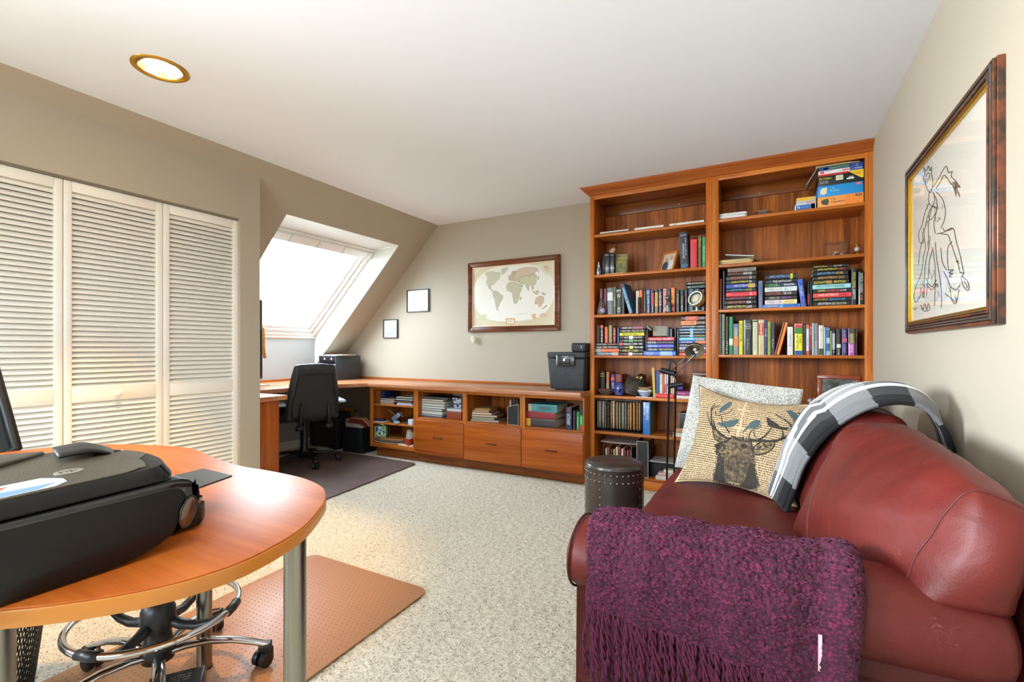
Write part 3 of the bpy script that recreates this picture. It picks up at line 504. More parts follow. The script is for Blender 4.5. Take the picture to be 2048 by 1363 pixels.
t = thing('glass_egg', 'cobalt blue glass egg paperweight, fifth left shelf', 'ornament', (XY(1238.5, YO), YO-.01, z))
MB().lathe([(.001, 0), (.022, .002), (.038, .022), (.044, .05), (.042, .075), (.032, .1), (.017, .114), (.001, .118)], (XY(1238.5, YO), YO-.01, z), 32).build('body', mat('#161c54', .06, coat=1, mix=('#4c58a8', 40, .12)), t, smooth=True)
def slabrot(name, lab, cat, c, w, d, h, rz, ry, m, rx=0, bev=.003):
    R0 = Matrix.Translation(c) @ Matrix.Rotation(rz, 4, 'Z') @ Matrix.Rotation(rx, 4, 'X') @ Matrix.Rotation(ry, 4, 'Y'); return R0, tag(MB().box(-w/2, w/2, 0, d, 0, h, R0).build(name, m, bevel=bev), lab, cat)
c = (XY(1260, 3.87), 3.87, z+.012); t = thing('pewter_picture', 'tilted pewter picture frame with riveted corners, fifth left shelf', 'frame', c); R0 = Matrix.Translation(c) @ Matrix.Rotation(.3, 4, 'Z') @ Matrix.Rotation(-.3, 4, 'X') @ Matrix.Rotation(.28, 4, 'Y')
PW = mat('#4c453c', .35, .6, mix=('#2a2622', 30, .2)); MB().box(-.065, .065, 0, .02, 0, .145, R0).build('panel', PW, t, bevel=.006)
for px, pz in ((-.048, .128), (.048, .128), (.048, .016), (-.048, .016)): MB().ball(R0 @ Vector((px, -.002, pz)), .008, 10, 6).build('rivet', mat('#8c8878', .25, .9), t, smooth=True)
MB().box(.068, .080, -.002, .022, -.01, .15, R0).build('edge_strip', mat('#171514', .5), t, bevel=.002)
# brass owl skull figure
c = Vector((XY(1283, 3.97), 3.97, z)); t = thing('owl_figurine', 'aged brass owl figurine behind the pewter frame, fifth left shelf', 'figurine', c)
BR = mat('#6c5c34', .35, .7, mix=('#2e261a', 25, .25))
MB().lathe([(.001, 0), (.042, 0), (.05, .04), (.045, .09), (.036, .12), (.04, .145), (.034, .17), (.001, .182)], c, 24).build('body', BR, t, smooth=True)
for s in (-1, 1): MB().ball(c+Vector((s*.016-.01, -.034, .148)), (.013, .008, .013), 14, 8).build('eye', mat('#b8a468', .3, .8), t, smooth=True)
MB().lathe([(.001, .02), (.006, 0)], M=Matrix.Translation(c+Vector((-.01, -.045, .135))) @ Matrix.Rotation(math.pi, 4, 'X'), n=8).build('beak', BR, t)
bowl('bowl', 'tan stoneware bowl behind the blue and white bowl, fifth left shelf', (XY(1291, 3.93), 3.93, z), .062, .075, mat('#a08058', .45), None, foot=.6)
c = (XY(1289.5, YO-.01), YO-.005, z+.004); t = bowl('bowl', 'blue and white striped ceramic bowl on a lace doily, fifth left shelf', c, .058, .052, mat('#dfe4ec', .15, coat=.6), None)
for zz_, rr in ((.010, .034), (.024, .048), (.038, .0565)): MB().lathe([(rr, -.003), (rr+.0015, 0), (rr, .003)], (c[0], c[1], c[2]+zz_), 32).build('painted_stripe', mat('#5a6f98', .2), t, smooth=True)
d = MB(); n = 48; d.extr([(c[0]+(.068+.004*math.cos(12*q))*math.cos(q), c[1]+(.03+.002*math.cos(12*q))*math.sin(q), z) for q in [2*math.pi*i/n for i in range(n)]], (0, 0, .0035)); tag(d.build('doily', mat('#e6e6ea', .8)), 'white lace doily under the blue and white bowl', 'doily')
tag(MB().extr([(XY(1303.5, YO), YO, ZV(1303, 735, YO)), (XY(1308, YO), YO, ZV(1308, 735, YO)), (XY(1311, YO), YO, z), (XY(1306.5, YO), YO, z)], (0, .006, 0)).build('ruler', mat('#c8a83c', .4)), 'yellow wooden ruler leaning beside thin upright books, fifth left shelf', 'ruler')
zt = stack('fifth left shelf under the thin upright books', 'books on the fifth shelf of the left bookcase', YO, 0, z, [(1309.5, 1347, 8.6, '#d83a34')])
row('thin books on the red box, fifth left shelf', 'thin books standing on the red box', YO+.01, zt, [(1308.8, 1312, 741, '#5c3a80'), (1312.8, 1315.5, 741, '#6c7ca8'), (1316, 1318.6, 741, '#3c78b0'), (1319.2, 1324.6, 741, '#d8dcd0', (('Opening', '#4c5050', .25, .6, .5),), ((0, .16, '#b02030'),)), (1325.4, 1328.8, 748, '#e05c30'), (1329.4, 1332.6, 748, '#e0d4d8', (), ((.5, .95, '#d84c60'),)), (1333.4, 1336.6, 748, '#c8ccd4'), (1341, 1344, 750, '#c8b490'), (1344.6, 1348, 748, '#d8c8b0')], depth=.13)
stack('pair lying right of the lamp pole, fifth left shelf', 'books on the fifth shelf of the left bookcase', YO, 0, z, [(1352, 1411, 6.5, '#d8d0c4'), (1351, 1411, 8.6, '#902c70', (('Never Apart', '#f0c0dc', .12, .32, .5),))])
t = thing('book', 'small purple and blue boxed set standing right of the lamp pole', 'book', (XY(1353, 3.9), 3.9, z+.06)); MB().box(XY(1353, 3.9), XY(1366, 3.9), 3.9, 4.0, z+.063, z+.118).build('cover', mat('#4c2c70', .4, mix=('#304c9c', 30, .1)), t, bevel=.003)
cb('storage_box', 'tall brown box behind the grey pillow, fifth left shelf', 'box', XY(1386, 3.95), XY(1412, 3.95), 3.95, 4.08, z, ZV(1400, 750, 3.95)-.012, mat('#4c2c18', .5)); cb('book', 'grey book lying on a brown box above the grey pillow', 'book', XY(1385, 3.9), -.43, 3.9, 4.07, ZV(1400, 750, 3.9), ZV(1400, 745.5, 3.9), mat('#8c8078', .6))
# ---- sixth shelf: wire basket of folders, blue atlas, boxes
z = SH['L'][5]; xa, xb = XY(1190, YO), XY(1283, YO); zt = ZV(1230, 799, YO)
t = thing('wire_basket', 'black wire basket full of hanging folders, sixth left shelf', 'basket', ((xa+xb)/2, YO, z))
BM = mat('#15161a', .4, .5); WR = mat('#4c4640', .4, .7); MB().box(xa, xb, YO, YO+.24, z+.001, z+.006).build('base', BM, t, bevel=.001)
MB().box(xa, xb, YO+.236, YO+.24, z+.006, zt-.01).box(xa, xa+.003, YO, YO+.236, z+.006, zt-.01).build('side_panel', BM, t)
g = MB()
for i in range(15): x = xa+(xb-xa)*i/14; g.cyl((x, YO, z+.004), (x, YO, zt), .0011, n=6)
for i in range(9): zz_ = z+.004+(zt-z-.004)*i/8; g.cyl((xa, YO, zz_), (xb, YO, zz_), .0011, n=6)
g.build('front_grille', WR, t); MB().tube([(xa, YO-.001, zt), (xb, YO-.001, zt)], .0025, 8).build('rim', mat('#a8a8ac', .35, .8), t)
fc = ['#b0a184', '#a89c7c', '#9b9aa4', '#8c7f60', '#6c6040', '#b89c78', '#c8b898', '#c09868', '#aeb0a0', '#9aa088', '#a49cb0', '#c89a60', '#c8965c', '#d0a068', '#c89458', '#c08c50']
for i, c_ in enumerate(fc):
    x = xa+.018+(xb-xa-.036)*i/15+random.uniform(-.004, .004); w = random.choice((.006, .009, .014)); hh = random.uniform(-.012, 0)
    tag(MB().extr([(x-w/2, YO+.012, zt+hh-.012), (x+w/2, YO+.012, zt+hh-.012), (x+w*.5, YO+.012, z+.1), (x+.002, YO+.012, z+.022), (x-.002, YO+.012, z+.022), (x-w*.5, YO+.012, z+.1)], (0, .21, 0)).build('file_folder', mat(c_, .7)), '%s hanging folder, %s from the left in the black wire basket' % (cname(c_), ORD[i+1]), 'folder', 'hanging folders in the wire basket')
x = XY(1286, YO-.02); t = thing('book', 'large upright blue book with picture cover beside the wire basket', 'book', (x, YO-.02, z)); t['_w'] = 0
hh = ZV(1293, 804, YO-.02)-z; ww = XY(1300, YO-.02)-x; MB().box(0, ww, 0, .004, 0, hh).box(0, .003, .004, .2, 0, hh).box(ww-.003, ww, .004, .2, 0, hh).build('cover', mat('#2f74c0', .35, coat=.3), t, bevel=.001, local=True)
MB().box(.003, ww-.003, .004, .196, .004, hh-.004).build('page_block', PAGE, t, local=True); m = MB(); text_on(m, 'AN ISLAND LOST AT', (ww*.42, -.0008, hh*.88), (0, 0, -1), (1, 0, 0), hh*.42, ww*.36); text_on(m, 'LETTERS', (ww*.08, -.0008, hh*.82), (0, 0, -1), (1, 0, 0), hh*.22, ww*.2); m.build('spine_lettering', mat('#f0f4f8', .5), t, local=True)
m = MB(); m.extr([(ww+.0004, .01, .01), (ww+.0004, .19, .01), (ww+.0004, .19, hh*.75), (ww+.0004, .14, hh*.55), (ww+.0004, .10, hh*.62), (ww+.0004, .06, hh*.35), (ww+.0004, .01, hh*.3)], (.0004, 0, 0)).build('cover_picture', mat('#8c6a3c', .4, mix=('#2f7c50', 30, .15)), t, local=True)
MB().box(ww-.0002, ww+.0003, .004, .2, 0, hh).build('cover_face', mat('#2a7c78', .35), t, local=True)
x0 = XY(1357, YO); cb('paper_pile', 'white paper pile under a tan box behind the lamp, sixth left shelf', 'papers', XY(1346, YO), -.47, YO, YO+.2, z+.0, z+.030, mat('#c8c4ba', .8)); cb('storage_box', 'flat tan box behind the lamp pole, sixth left shelf', 'box', XY(1348, YO), -.46, YO, YO+.2, z+.031, z+.066, mat('#a87c54', .6))
t = thing('camera_box', 'small black box with pale outline behind the lamp, sixth left shelf', 'box', (x0, YO+.02, z+.067)); MB().box(x0, -.47, YO+.02, YO+.16, z+.067, z+.185).build('body', mat('#20221f', .5), t, bevel=.003); MB().box(x0, -.47, YO+.0188, YO+.02, z+.18, z+.184).box(x0, x0+.003, YO+.0188, YO+.02, z+.067, z+.184).build('edge_line', mat('#8c8c88', .5), t)
# ---- bottom left shelf
z = SH['L'][6]; xa, xb = XY(1207, 3.86), XY(1263, 3.86); zt = ZV(1235, 886, 3.86)
t = thing('wire_rack', 'wire magazine rack behind the brown drum stool, bottom left shelf', 'rack', (xa, 3.86, z)); SW = mat('#a8a8a8', .3, .9)
for y in (3.86, 4.04): MB().tube([(xa, y, z+.003), (xa, y, zt-.02), (xa+.02, y, zt), (xb-.02, y, zt), (xb, y, zt-.02), (xb, y, z+.003)], .0022, 8).build('hoop', SW, t, smooth=True)
for x in (xa, xb): MB().tube([(x, 3.86, z+.01), (x, 4.04, z+.01)], .0022, 8).build('rail', SW, t)
mc = ['#c8bca8', '#7c4a2c', '#5c2c1c', '#b89c6c', '#d8ccb0', '#8c2430', '#e0d8c8', '#6c1c28', '#a83040', '#4c443c']
for i, c_ in enumerate(mc):
    x = xa+.012+(xb-xa-.03)*i/9; tag(MB().box(x, x+.012, 3.875, 4.03, z+.004, zt-.03-random.uniform(0, .03)).build('magazine', mat(c_, .5), bevel=.001), '%s magazine, %s from the left in the wire rack' % (cname(c_), ORD[i+1]), 'magazine', 'magazines in the wire rack')
tag(MB().box(xa-.02, XY(1286, 3.84), 3.85, 4.07, zt+.004, zt+.009).build('cardboard_sheet', mat('#a89c8c', .7)), 'pale cardboard sheet lying across the wire rack', 'cardboard')
def magfile(lab, x0, x1, y0, y1, z0, z1, cut=0):
    t = thing('magazine_file', lab, 'magazine file', (x0, y0, z0)); cx = mat('#17191c', .45)
    MB().extr([(x0, y0, z0), (x0, y0, z1-cut), (x1, y0, z1), (x1, y0, z0)], (0, .003, 0)).build('front_panel', cx, t)
    MB().box(x0, x0+.002, y0+.003, y1, z0, z1-cut).box(x1-.002, x1, y0+.003, y1, z0, z1).box(x0+.002, x1-.002, y0+.003, y1, z0, z0+.002).build('side_panel', cx, t)
    e = .0025; MB().extr([(x0, y0-.001, z1-cut), (x1, y0-.001, z1), (x1, y0-.001, z1-e), (x0, y0-.001, z1-cut-e)], (0, .0012, 0)).box(x0, x0+e, y0-.001, y0+.0002, z0, z1-cut).box(x1-e, x1, y0-.001, y0+.0002, z0, z1).box(x0, x1, y0-.001, y0+.0002, z0, z0+e).build('white_edging', mat('#d8d4cc', .5), t); return t
magfile('black magazine file with white edges behind the drum stool', XY(1273.5, 3.84), XY(1296.5, 3.84), 3.84, 4.06, z, ZV(1285, 882, 3.84))
tag(MB().box(XY(1299, 3.85), -.46, 3.85, 4.05, z+.13, z+.138).build('document_tray', mat('#a8acac', .3)), 'pale grey document tray on the bottom shelf beside the lamp', 'tray')
cb('storage_box', 'dark box under the grey document tray, bottom left shelf', 'box', XY(1301, 3.9), -.56, 3.9, 4.06, z, z+.1295, mat('#18120f', .7))
stack('small pale pile behind the lamp foot', 'books on the bottom shelf of the left bookcase', 3.825, 0, z, [(1311, 1352, 8, '#d0c4b8'), (1316, 1352, 7, '#c8a49c'), (1327, 1352, 6.5, '#d0c8bc')], depth=.07)
# ---- ornaments on the third left shelf
z = SH['L'][2]; t = thing('amethyst_cone', 'dark conical stone ornament with purple amethyst base, third left shelf', 'ornament', (XY(1203, 3.825), 3.825, z))
MB().lathe([(.001, 0), (.038, .0), (.040, .02), (.034, .06), (.024, .1), (.014, .13), (.001, .145)], (XY(1203, 3.828), 3.838, z), 14).build('body', mat('#3c3028', .4, mix=('#7c6a5c', 30, .2), bump=(40, .9, .01)), t, smooth=True)
MB().ball((XY(1205.5, 3.82), 3.812, z+.035), (.022, .014, .025), 12, 8).build('crystal_cluster', mat('#7c4cb0', .15, mix=('#d8c8f0', 120, .08), bump=(120, 1, .01)), t, smooth=True)
x = XY(1279, 3.825); t = thing('glasses_case', 'narrow black pouch with hanging cord, third left shelf', 'case', (x, 3.825, z)); MB().box(x-.014, x+.012, 3.826, 3.838, z+.002, ZV(1279, 594, 3.825)).build('pouch', mat('#17181a', .6), t, bevel=.004)
MB().tube([(x-.01, 3.822, z+.1), (x-.006, 3.815, z+.03), (x-.004, 3.796, z-.006), (x+.003, 3.794, z-.014), (x+.008, 3.797, z-.004), (x+.008, 3.816, z+.03), (x+.006, 3.822, z+.1)], .0016, 6).build('cord', mat('#0e0f10', .6), t, smooth=True)
c = Vector((XY(1337, 3.82), 3.822, z)); t = thing('pewter_figurine', 'silver pewter figurine of a curled creature, third left shelf', 'figurine', c); PT = mat('#8c9490', .25, .85, mix=('#39403c', 40, .2))
MB().lathe([(.001, 0), (.026, 0), (.03, .008), (.018, .03), (.024, .05), (.016, .08), (.001, .088)], c, 18).build('body', PT, t, smooth=True); MB().ball(c+Vector((-.006, 0, .115)), (.021, .018, .022), 16, 10).build('head', PT, t, smooth=True)
MB().tube([c+Vector((-.015, -.004, .06)), c+Vector((-.034, -.006, .045)), c+Vector((-.038, -.006, .03))], [.004, .003, .002], 8).build('arm', PT, t, smooth=True); MB().tube([c+Vector((.018, -.004, .06)), c+Vector((.034, -.006, .052)), c+Vector((.042, -.006, .058))], [.004, .003, .002], 8).build('arm', PT, t, smooth=True)
# round ball-shaped clock
c = Vector((XY(1393, 3.80), 3.80, z)); R_ = .060; cc = c+Vector((0, .01, .092)); Mx = Matrix.Translation(cc) @ Matrix.Rotation(-.45, 4, 'Z') @ Matrix.Rotation(1.22, 4, 'X')
t = thing('ball_clock', 'round ball-shaped desk clock in tan shell with cream rim', 'clock', c)
pr = [(1e-5, -R_)]+[(R_*math.sin(q), -R_*math.cos(q)) for q in [math.pi*.62*i/14 for i in range(1, 15)]]; rr, rz = pr[-1]
MB().lathe(pr+[(rr-.006, rz+.001), (rr-.010, rz-.016), (.001, rz-.018)], M=Mx, n=40).build('shell', mat('#a8885c', .5, mix=('#7c5c34', 30, .2)), t, smooth=True)
MB().lathe([(rr-.008, rz-.002), (rr-.007, rz+.004), (rr+.001, rz+.004), (rr+.002, rz-.003)], M=Mx, n=40).build('rim', mat('#dcd8c4', .3), t, smooth=True); MB().lathe([(rr-.0085, rz-.003), (rr-.012, rz-.012), (.03, rz-.0125)], M=Mx, n=40).build('inner_ring', mat('#1d1c1a', .4), t, smooth=True)
MB().lathe([(.001, rz-.010), (rr-.016, rz-.011)], M=Mx, n=32).build('dial', mat('#9aa4a4', .2), t); MB().box(-.020, .020, -.026, .024, rz-.0095, rz-.008, Mx).build('dial_label', mat('#d8c4a0', .5), t)
MB().cyl(c+Vector((0, .01, .004)), c+Vector((0, .01, .036)), .005, n=12).build('stem', mat('#e8e4d8', .4), t); MB().lathe([(.001, 0), (.040, 0), (.038, .004), (.001, .006)], c+Vector((0, .005, 0)), 28).build('foot', mat('#e8e4d8', .4), t)
# grey boards on the low third stack
z4 = ZV(1318, 671, 3.845)
t = tag(MB().extr([(XY(1306, 3.90), 3.90, z4), (XY(1334, 3.90), 3.90, z4), (XY(1333.5, 3.91), 3.93, ZV(1333, 651.5, 3.9)), (XY(1305, 3.91), 3.93, ZV(1305, 651.5, 3.9))], (0, .004, 0)).build('cardboard_sheet', mat('#a8a498', .7)), 'pale grey card standing on the red book, fourth left shelf', 'card')
R0 = Matrix.Translation((XY(1290.5, 3.87), 3.868, ZV(1290, 704, 3.87))) @ Matrix.Rotation(.02, 4, 'Y')
cb('book', 'upright dark grey book between two stacks, fourth left shelf', 'book', XY(1289.5, 3.87), XY(1296, 3.87), 3.87, 3.99, SH['L'][3]+.037, ZV(1292, 655, 3.87), mat('#4c423c', .6))
tag(MB().extr([(XY(1292, 3.85), 3.85, ZV(1292, 654, 3.85)), (XY(1293, 3.85), 3.85, ZV(1293, 650, 3.85)), (XY(1302, 3.85), 3.85, ZV(1302, 657, 3.85)), (XY(1301, 3.85), 3.85, ZV(1301, 661, 3.85))], (0, .09, 0)).build('paper_pile', mat('#8c847c', .7)), 'grey pad lying aslant between two book stacks, fourth left shelf', 'pad')
# ================================================================ right bookcase
zR = SH['R']
# top shelf
def flatpile(lab, u0, u1, Y, z, n, t_, cols, jit=.012, dep=.2):
    th_ = thing('paper_pile', lab, 'papers', ((XY(u0, Y)+XY(u1, Y))/2, Y, z))
    for i in range(n):
        a, b = XY(u0, Y), XY(u1, Y); s = random.uniform(-jit, jit); R0 = Matrix.Translation(((a+b)/2+s/2, Y+random.uniform(0, .012), z+i*t_)) @ Matrix.Rotation(random.uniform(-.05, .05), 4, 'Z')
        MB().box(-(b-a)/2+abs(s), (b-a)/2-abs(s), 0, dep, 0, t_*.92, R0).build('sheet', mat(cols[i % len(cols)], .7), th_)
    return th_
flatpile('pile of white papers, left end of top right shelf', 1438, 1494, 3.83, zR[0], 7, .0065, ['#dcdcda', '#c8c8c8', '#e8e8e4'])
c = (XY(1525, 3.9), 3.9, zR[0]); t = thing('glass_dish', 'shallow clear glass dish with square centre, top right shelf', 'dish', c)
MB().lathe([(.001, 0), (.03, 0), (.05, .018), (.062, .034), (.059, .034), (.046, .019), (.028, .004), (.001, .004)], c, 32).build('dish', thin_glass('clear_glass', (.80, .82, .8, 1)), t, smooth=True); MB().box(c[0]-.026, c[0]+.026, 3.862, 3.866, zR[0]+.002, zR[0]+.042).build('card', mat('#8c8074', .4), t)
def pbox(lab, u0, u1, z0, z1, col, Y=3.83, d=.24, decor=(), name='product_box', x1=None, rz=0):
    xa = XY(u0, Y); xb = x1 if x1 else XY(u1, Y); t = thing(name, lab, 'box', (xa, Y, z0)); t['_w'] = 0; t.rotation_euler = (0, 0, rz)
    MB().box(0, xb-xa, 0, d, 0, z1-z0).build('carton', mat(col, .4, coat=.1), t, bevel=.001, local=True); w = xb-xa; h = z1-z0
    for k_ in decor:
        if k_[0] == 'r': _, a, b, c_, e, cc_ = k_; MB().box(a*w, b*w, -.0009, .0, c_*h, e*h).build('printed_panel', mat(cc_, .45), t, local=True)
        elif k_[0] == 'p': _, pts, cc_ = k_; MB().extr([(a*w, -.0001, b*h) for a, b in pts], (0, -.0009, 0)).build('printed_panel', mat(cc_, .45), t, local=True)
        else: _, tx, a, b, c_, e, cc_ = k_; m = MB(); text_on(m, tx, (a*w, -.0016, c_*h), (1, 0, 0), (0, 0, 1), (b-a)*w, (e-c_)*h); m.build('lettering', mat(cc_, .5), t, local=True)
    return t
z0 = zR[0]; xe = .531
z1 = z0+.0975*.74
pbox('small white and blue box with a round logo, top right shelf', 1590, 1632, z0, z0+.042, '#e8eaee', decor=(('r', .04, .96, .12, .88, '#2468b4'), ('r', .78, .95, .06, .94, '#c8285c'), ('t', 'hp', .12, .26, .24, .8, '#f0f4f8'), ('t', 'photo paper', .32, .66, .36, .64, '#a8d0f0'), ('r', .78, .8, .06, .94, '#f0f0f0')))
pbox('small box with yellow and silver top behind the white and blue box', 1593, 1632, z0+.0425, z0+.095, '#b8b8b4', Y=3.86, d=.15, decor=(('r', 0, .85, .6, 1, '#e8b428'), ('r', .5, .8, .15, .4, '#d8907c')))
zz = [0, .076, .152, .228]
pbox('orange hanging binders box at the bottom of the box stack', 1635.5, 1729, z0, z0+.072, '#f0a050', x1=xe, decor=(('r', .6, 1, 0, 1, '#f08c34'), ('p', [(.07, .6), (.1, .3), (.22, .2), (.25, .5), (.23, .8), (.12, .75)], '#4c4c40'), ('t', '5 Tab', .3, .4, .6, .8, '#7c1c10'), ('t', 'Hanging Binders', .3, .6, .32, .54, '#7c1c10'), ('r', .83, .96, .72, .92, '#e83c34'), ('t', 'STAPLES', .845, .945, .76, .88, '#f8e8e0')))
pbox('sky blue file binders box, second from the bottom of the box stack', 1635.5, 1729, z0+.0725, z0+.146, '#1f8fd8', x1=xe, decor=(('p', [(.05, .3), (.06, .65), (.1, .82), (.21, .82), (.2, .3), (.14, .18)], '#e8dcb8'), ('t', '5 Tab', .28, .38, .62, .8, '#a8e8e0'), ('t', 'File Binders', .28, .48, .4, .58, '#a8e8e0'), ('r', .84, .96, .74, .92, '#e83c34'), ('t', 'STAPLES', .855, .945, .78, .88, '#f8e8e0')))
pbox('black file folders box with a yellow corner triangle', 1636, 1729, z0+.1465, z0+.224, '#1c1c1a', x1=xe, decor=(('r', 0, .68, .86, 1, '#d83430'), ('p', [(.66, 1), (1, 1), (1, .28), (.95, .3)], '#e8c828'), ('t', '100', .79, .95, .58, .86, '#d8342c'), ('t', 'File Folders', .03, .3, .52, .74, '#e8dc3c'), ('t', 'Letter Size', .04, .22, .34, .44, '#e8e8e8'), ('t', 'Assorted Tabs', .04, .24, .2, .3, '#e8e8e8'), ('r', .4, .56, .34, .76, '#d8d8b8'), ('t', '1/3 Cut', .44, .54, .5, .6, '#3c3c30'), ('r', .64, .8, .3, .42, '#e8e8e8'), ('r', .68, .78, .42, .54, '#a8a8b8')))
pbox('thin white and red letter file box on the black folders box', 1637, 1700, z0+.2245, z0+.248, '#e8e4ea', decor=(('r', .05, .18, .15, .85, '#d8506c'), ('t', 'Hanging File', .2, .44, .55, .85, '#3c3c8c'), ('r', .76, .98, .3, .7, '#c8687c')))
pbox('thin dark green and blue box under loose papers', 1639, 1700, z0+.2485, z0+.272, '#2c5c58', decor=(('r', 0, .3, 0, 1, '#24488c'), ('r', .14, .28, .3, .7, '#d83c44'), ('t', 'Hanging File Folders', .33, .98, .35, .7, '#c8e8d8')))
pbox('dark blue box at the right end of the box stack top', 1701, 1729, z0+.2245, z0+.272, '#24489c', x1=xe, decor=(('t', '25', .4, .6, .55, .85, '#c8d83c'), ('t', 'STAPLES', .3, .9, .15, .35, '#e8f0f8')))
t = thing('paper_pile', 'loose manila papers sliding off the box stack, top right shelf', 'papers', (.3, 3.83, z0+.273))
for i in range(4): a = XY(1634-i, 3.83); MB().extr([(a, 3.82+i*.004, z0+.274+i*.003), (xe-.02-i*.02, 3.82+i*.004, z0+.274+i*.003), (xe-.02, 4.05, z0+.274+i*.003), (a+.01, 4.05, z0+.274+i*.003)], (0, 0, .0022)).build('sheet', mat(['#d0b088', '#c8a870', '#d8c8a8', '#c09c60'][i], .7), t)
MB().extr([(XY(1634, 3.83), 3.825, z0+.275), (XY(1634, 3.83), 4.03, z0+.275), (XY(1613, 3.83), 4.03, z0+.172), (XY(1613, 3.83), 3.825, z0+.172)], (.003, 0, 0)).build('hanging_sheet', mat('#c8b8a8', .7), t)
# second right shelf
t = flatpile('pile of worn manila envelopes, left end of second right shelf', 1437, 1508, 3.83, zR[1], 6, .006, ['#c8b07c', '#d8c498', '#b89c68'], .02)
MB().extr([(XY(1450, 3.83), 3.84, zR[1]+.072), (XY(1451, 3.83), 3.84, zR[1]+.077), (XY(1508, 3.83), 3.84, zR[1]+.052), (XY(1508, 3.83), 3.84, zR[1]+.046)], (0, .16, 0)).build('booklet', mat('#d8d8d8', .6), t); MB().extr([(XY(1508, 3.83), 3.84, zR[1]+.03), (XY(1532, 3.83), 3.87, zR[1]+.002), (XY(1510, 3.83), 3.99, zR[1]+.002)], (0, 0, .002)).build('loose_flap', mat('#8c7450', .7), t)
xa, xb = XY(1649, 3.86), XY(1695, 3.86); t = thing('display_case', 'clear acrylic display case with a small red and silver model car', 'display case', (xa, 3.86, zR[1])); AC = thin_glass('acrylic', (.86, .84, .82, 1)); zt = ZV(1670, 484, 3.86)
MB().box(xa, xb, 3.86, 3.862, zR[1]+.012, zt).build('front_pane', AC, t); MB().box(xa, xa+.002, 3.862, 3.97, zR[1]+.012, zt).build('side_pane', AC, t); MB().box(xb-.002, xb, 3.862, 3.97, zR[1]+.012, zt).build('side_pane', AC, t); MB().box(xa, xb, 3.86, 3.97, zt, zt+.002).build('top_pane', AC, t); MB().box(xa-.002, xb+.002, 3.858, 3.972, zR[1], zR[1]+.012).build('plinth', mat('#5c3028', .3, mix=('#b87c6c', 60, .2)), t, bevel=.002)
c = Vector((XY(1675, 3.9), 3.9, zR[1]+.012)); t = thing('model_car', 'small red and silver model car inside the acrylic case', 'toy', c)
MB().box(c.x-.036, c.x+.03, 3.885, 3.915, c.z+.006, c.z+.016).build('car_body', mat('#8c2820', .2, coat=.6), t, bevel=.004); MB().box(c.x-.02, c.x+.008, 3.888, 3.912, c.z+.016, c.z+.032).build('cabin', mat('#d8d8d4', .2, .6), t, bevel=.005)
for sx in (-.024, .02):
    for sy in (3.884, 3.916): MB().cyl((c.x+sx, sy-.003, c.z+.007), (c.x+sx, sy+.003, c.z+.007), .007, n=12).build('wheel', mat('#c8c4c0', .3, .6), t)
c = (XY(1714, 3.87), 3.87, zR[1]); t = thing('bell_ornament', 'gold and crystal temple-shaped bell, right end of second right shelf', 'ornament', c)
MB().lathe([(.001, 0), (.030, 0), (.028, .008), (.02, .02), (.012, .026), (.001, .027)], c, 24).build('base', mat('#b8923c', .25, 1), t, smooth=True); MB().lathe([(.001, .026), (.014, .028), (.018, .04), (.014, .052), (.006, .058), (.001, .06)], c, 24).build('crystal_body', mat('#b8bcc0', .08, .4, coat=1), t, smooth=True)
MB().lathe([(.001, .058), (.008, .06), (.006, .068), (.003, .08), (.0022, .098), (.001, .102)], c, 16).build('spire', mat('#c8a044', .2, 1), t, smooth=True)
# third right shelf: thriller stacks
z = zR[2]; g = 'books lying in stacks on the third shelf of the right bookcase'; g2 = 'books standing on the third shelf of the right bookcase'
JP = 'JAMES PATTERSON'
row('third shelf of right bookcase', g2, YBk+.01, z, [(1437.5, 1444, 557, '#7c1a18', (('MURDER', '#a84c38', .1, .8, .5),)), (1445.2, 1450, 541, '#101418', (('DARK WATERS', '#6c8090', .05, .8, .5),))])
stack('left stack, third right shelf', g, YBk, 0, z, [
 (1447, 1513, 9.6, '#15150f', T(JP, '#e8dc5c', .12, .66, 'GO HOME', Wh, .69, .86)), (1449, 1513, 8.6, '#18141a', T(JP, '#e87858', .12, .66, 'FEAR', Wh, .7, .84)), (1451, 1512, 7.6, '#171316', T(JP, '#b03a60', .14, .74, '18', '#b8d8a8', .78, .84)), (1452, 1513, 9.0, '#e0404c', T(JP, '#b01c24', .2, .76, '42', Wh, .79, .86)),
 (1452, 1512, 7.4, '#16202a', T(JP, '#4ca8c8', .16, .64, 'WATCHER', '#d8c83c', .67, .86)), (1452, 1513, 8.6, '#3c4c9c', T(JP, '#e0e4f4', .26, .72, 'HOUSE', '#5c4c10', .76, .92), ((.74, .94, '#e0b830'),)), (1452, 1512, 7.6, '#1c1818', T(JP, '#f0dc34', .18, .74, 'P8', Wh, .78, .85)), (1452, 1512, 8.4, '#3c3a36', T(JP, '#d8604c', .16, .74, '25', Wh, .78, .86)),
 (1455, 1512, 8.6, '#14120f', T('JAMES PATTERSON', '#b04030', .02, .52, 'NEVER NEVER', Wh, .56, .86)), (1455, 1512, 7.8, '#8c8880', T('Kathleen Woodiwiss', '#9c3c30', .06, .6, 'Wolf', '#4c3c38', .7, .88))])
row('third shelf of right bookcase', g2, YBk+.01, z, [(1517, 1525.5, 561, '#6878a0', (('ROBIN COOK', '#28345c', .1, .52, .5), ('FATAL', '#b08498', .58, .95, .4)))], start=3)
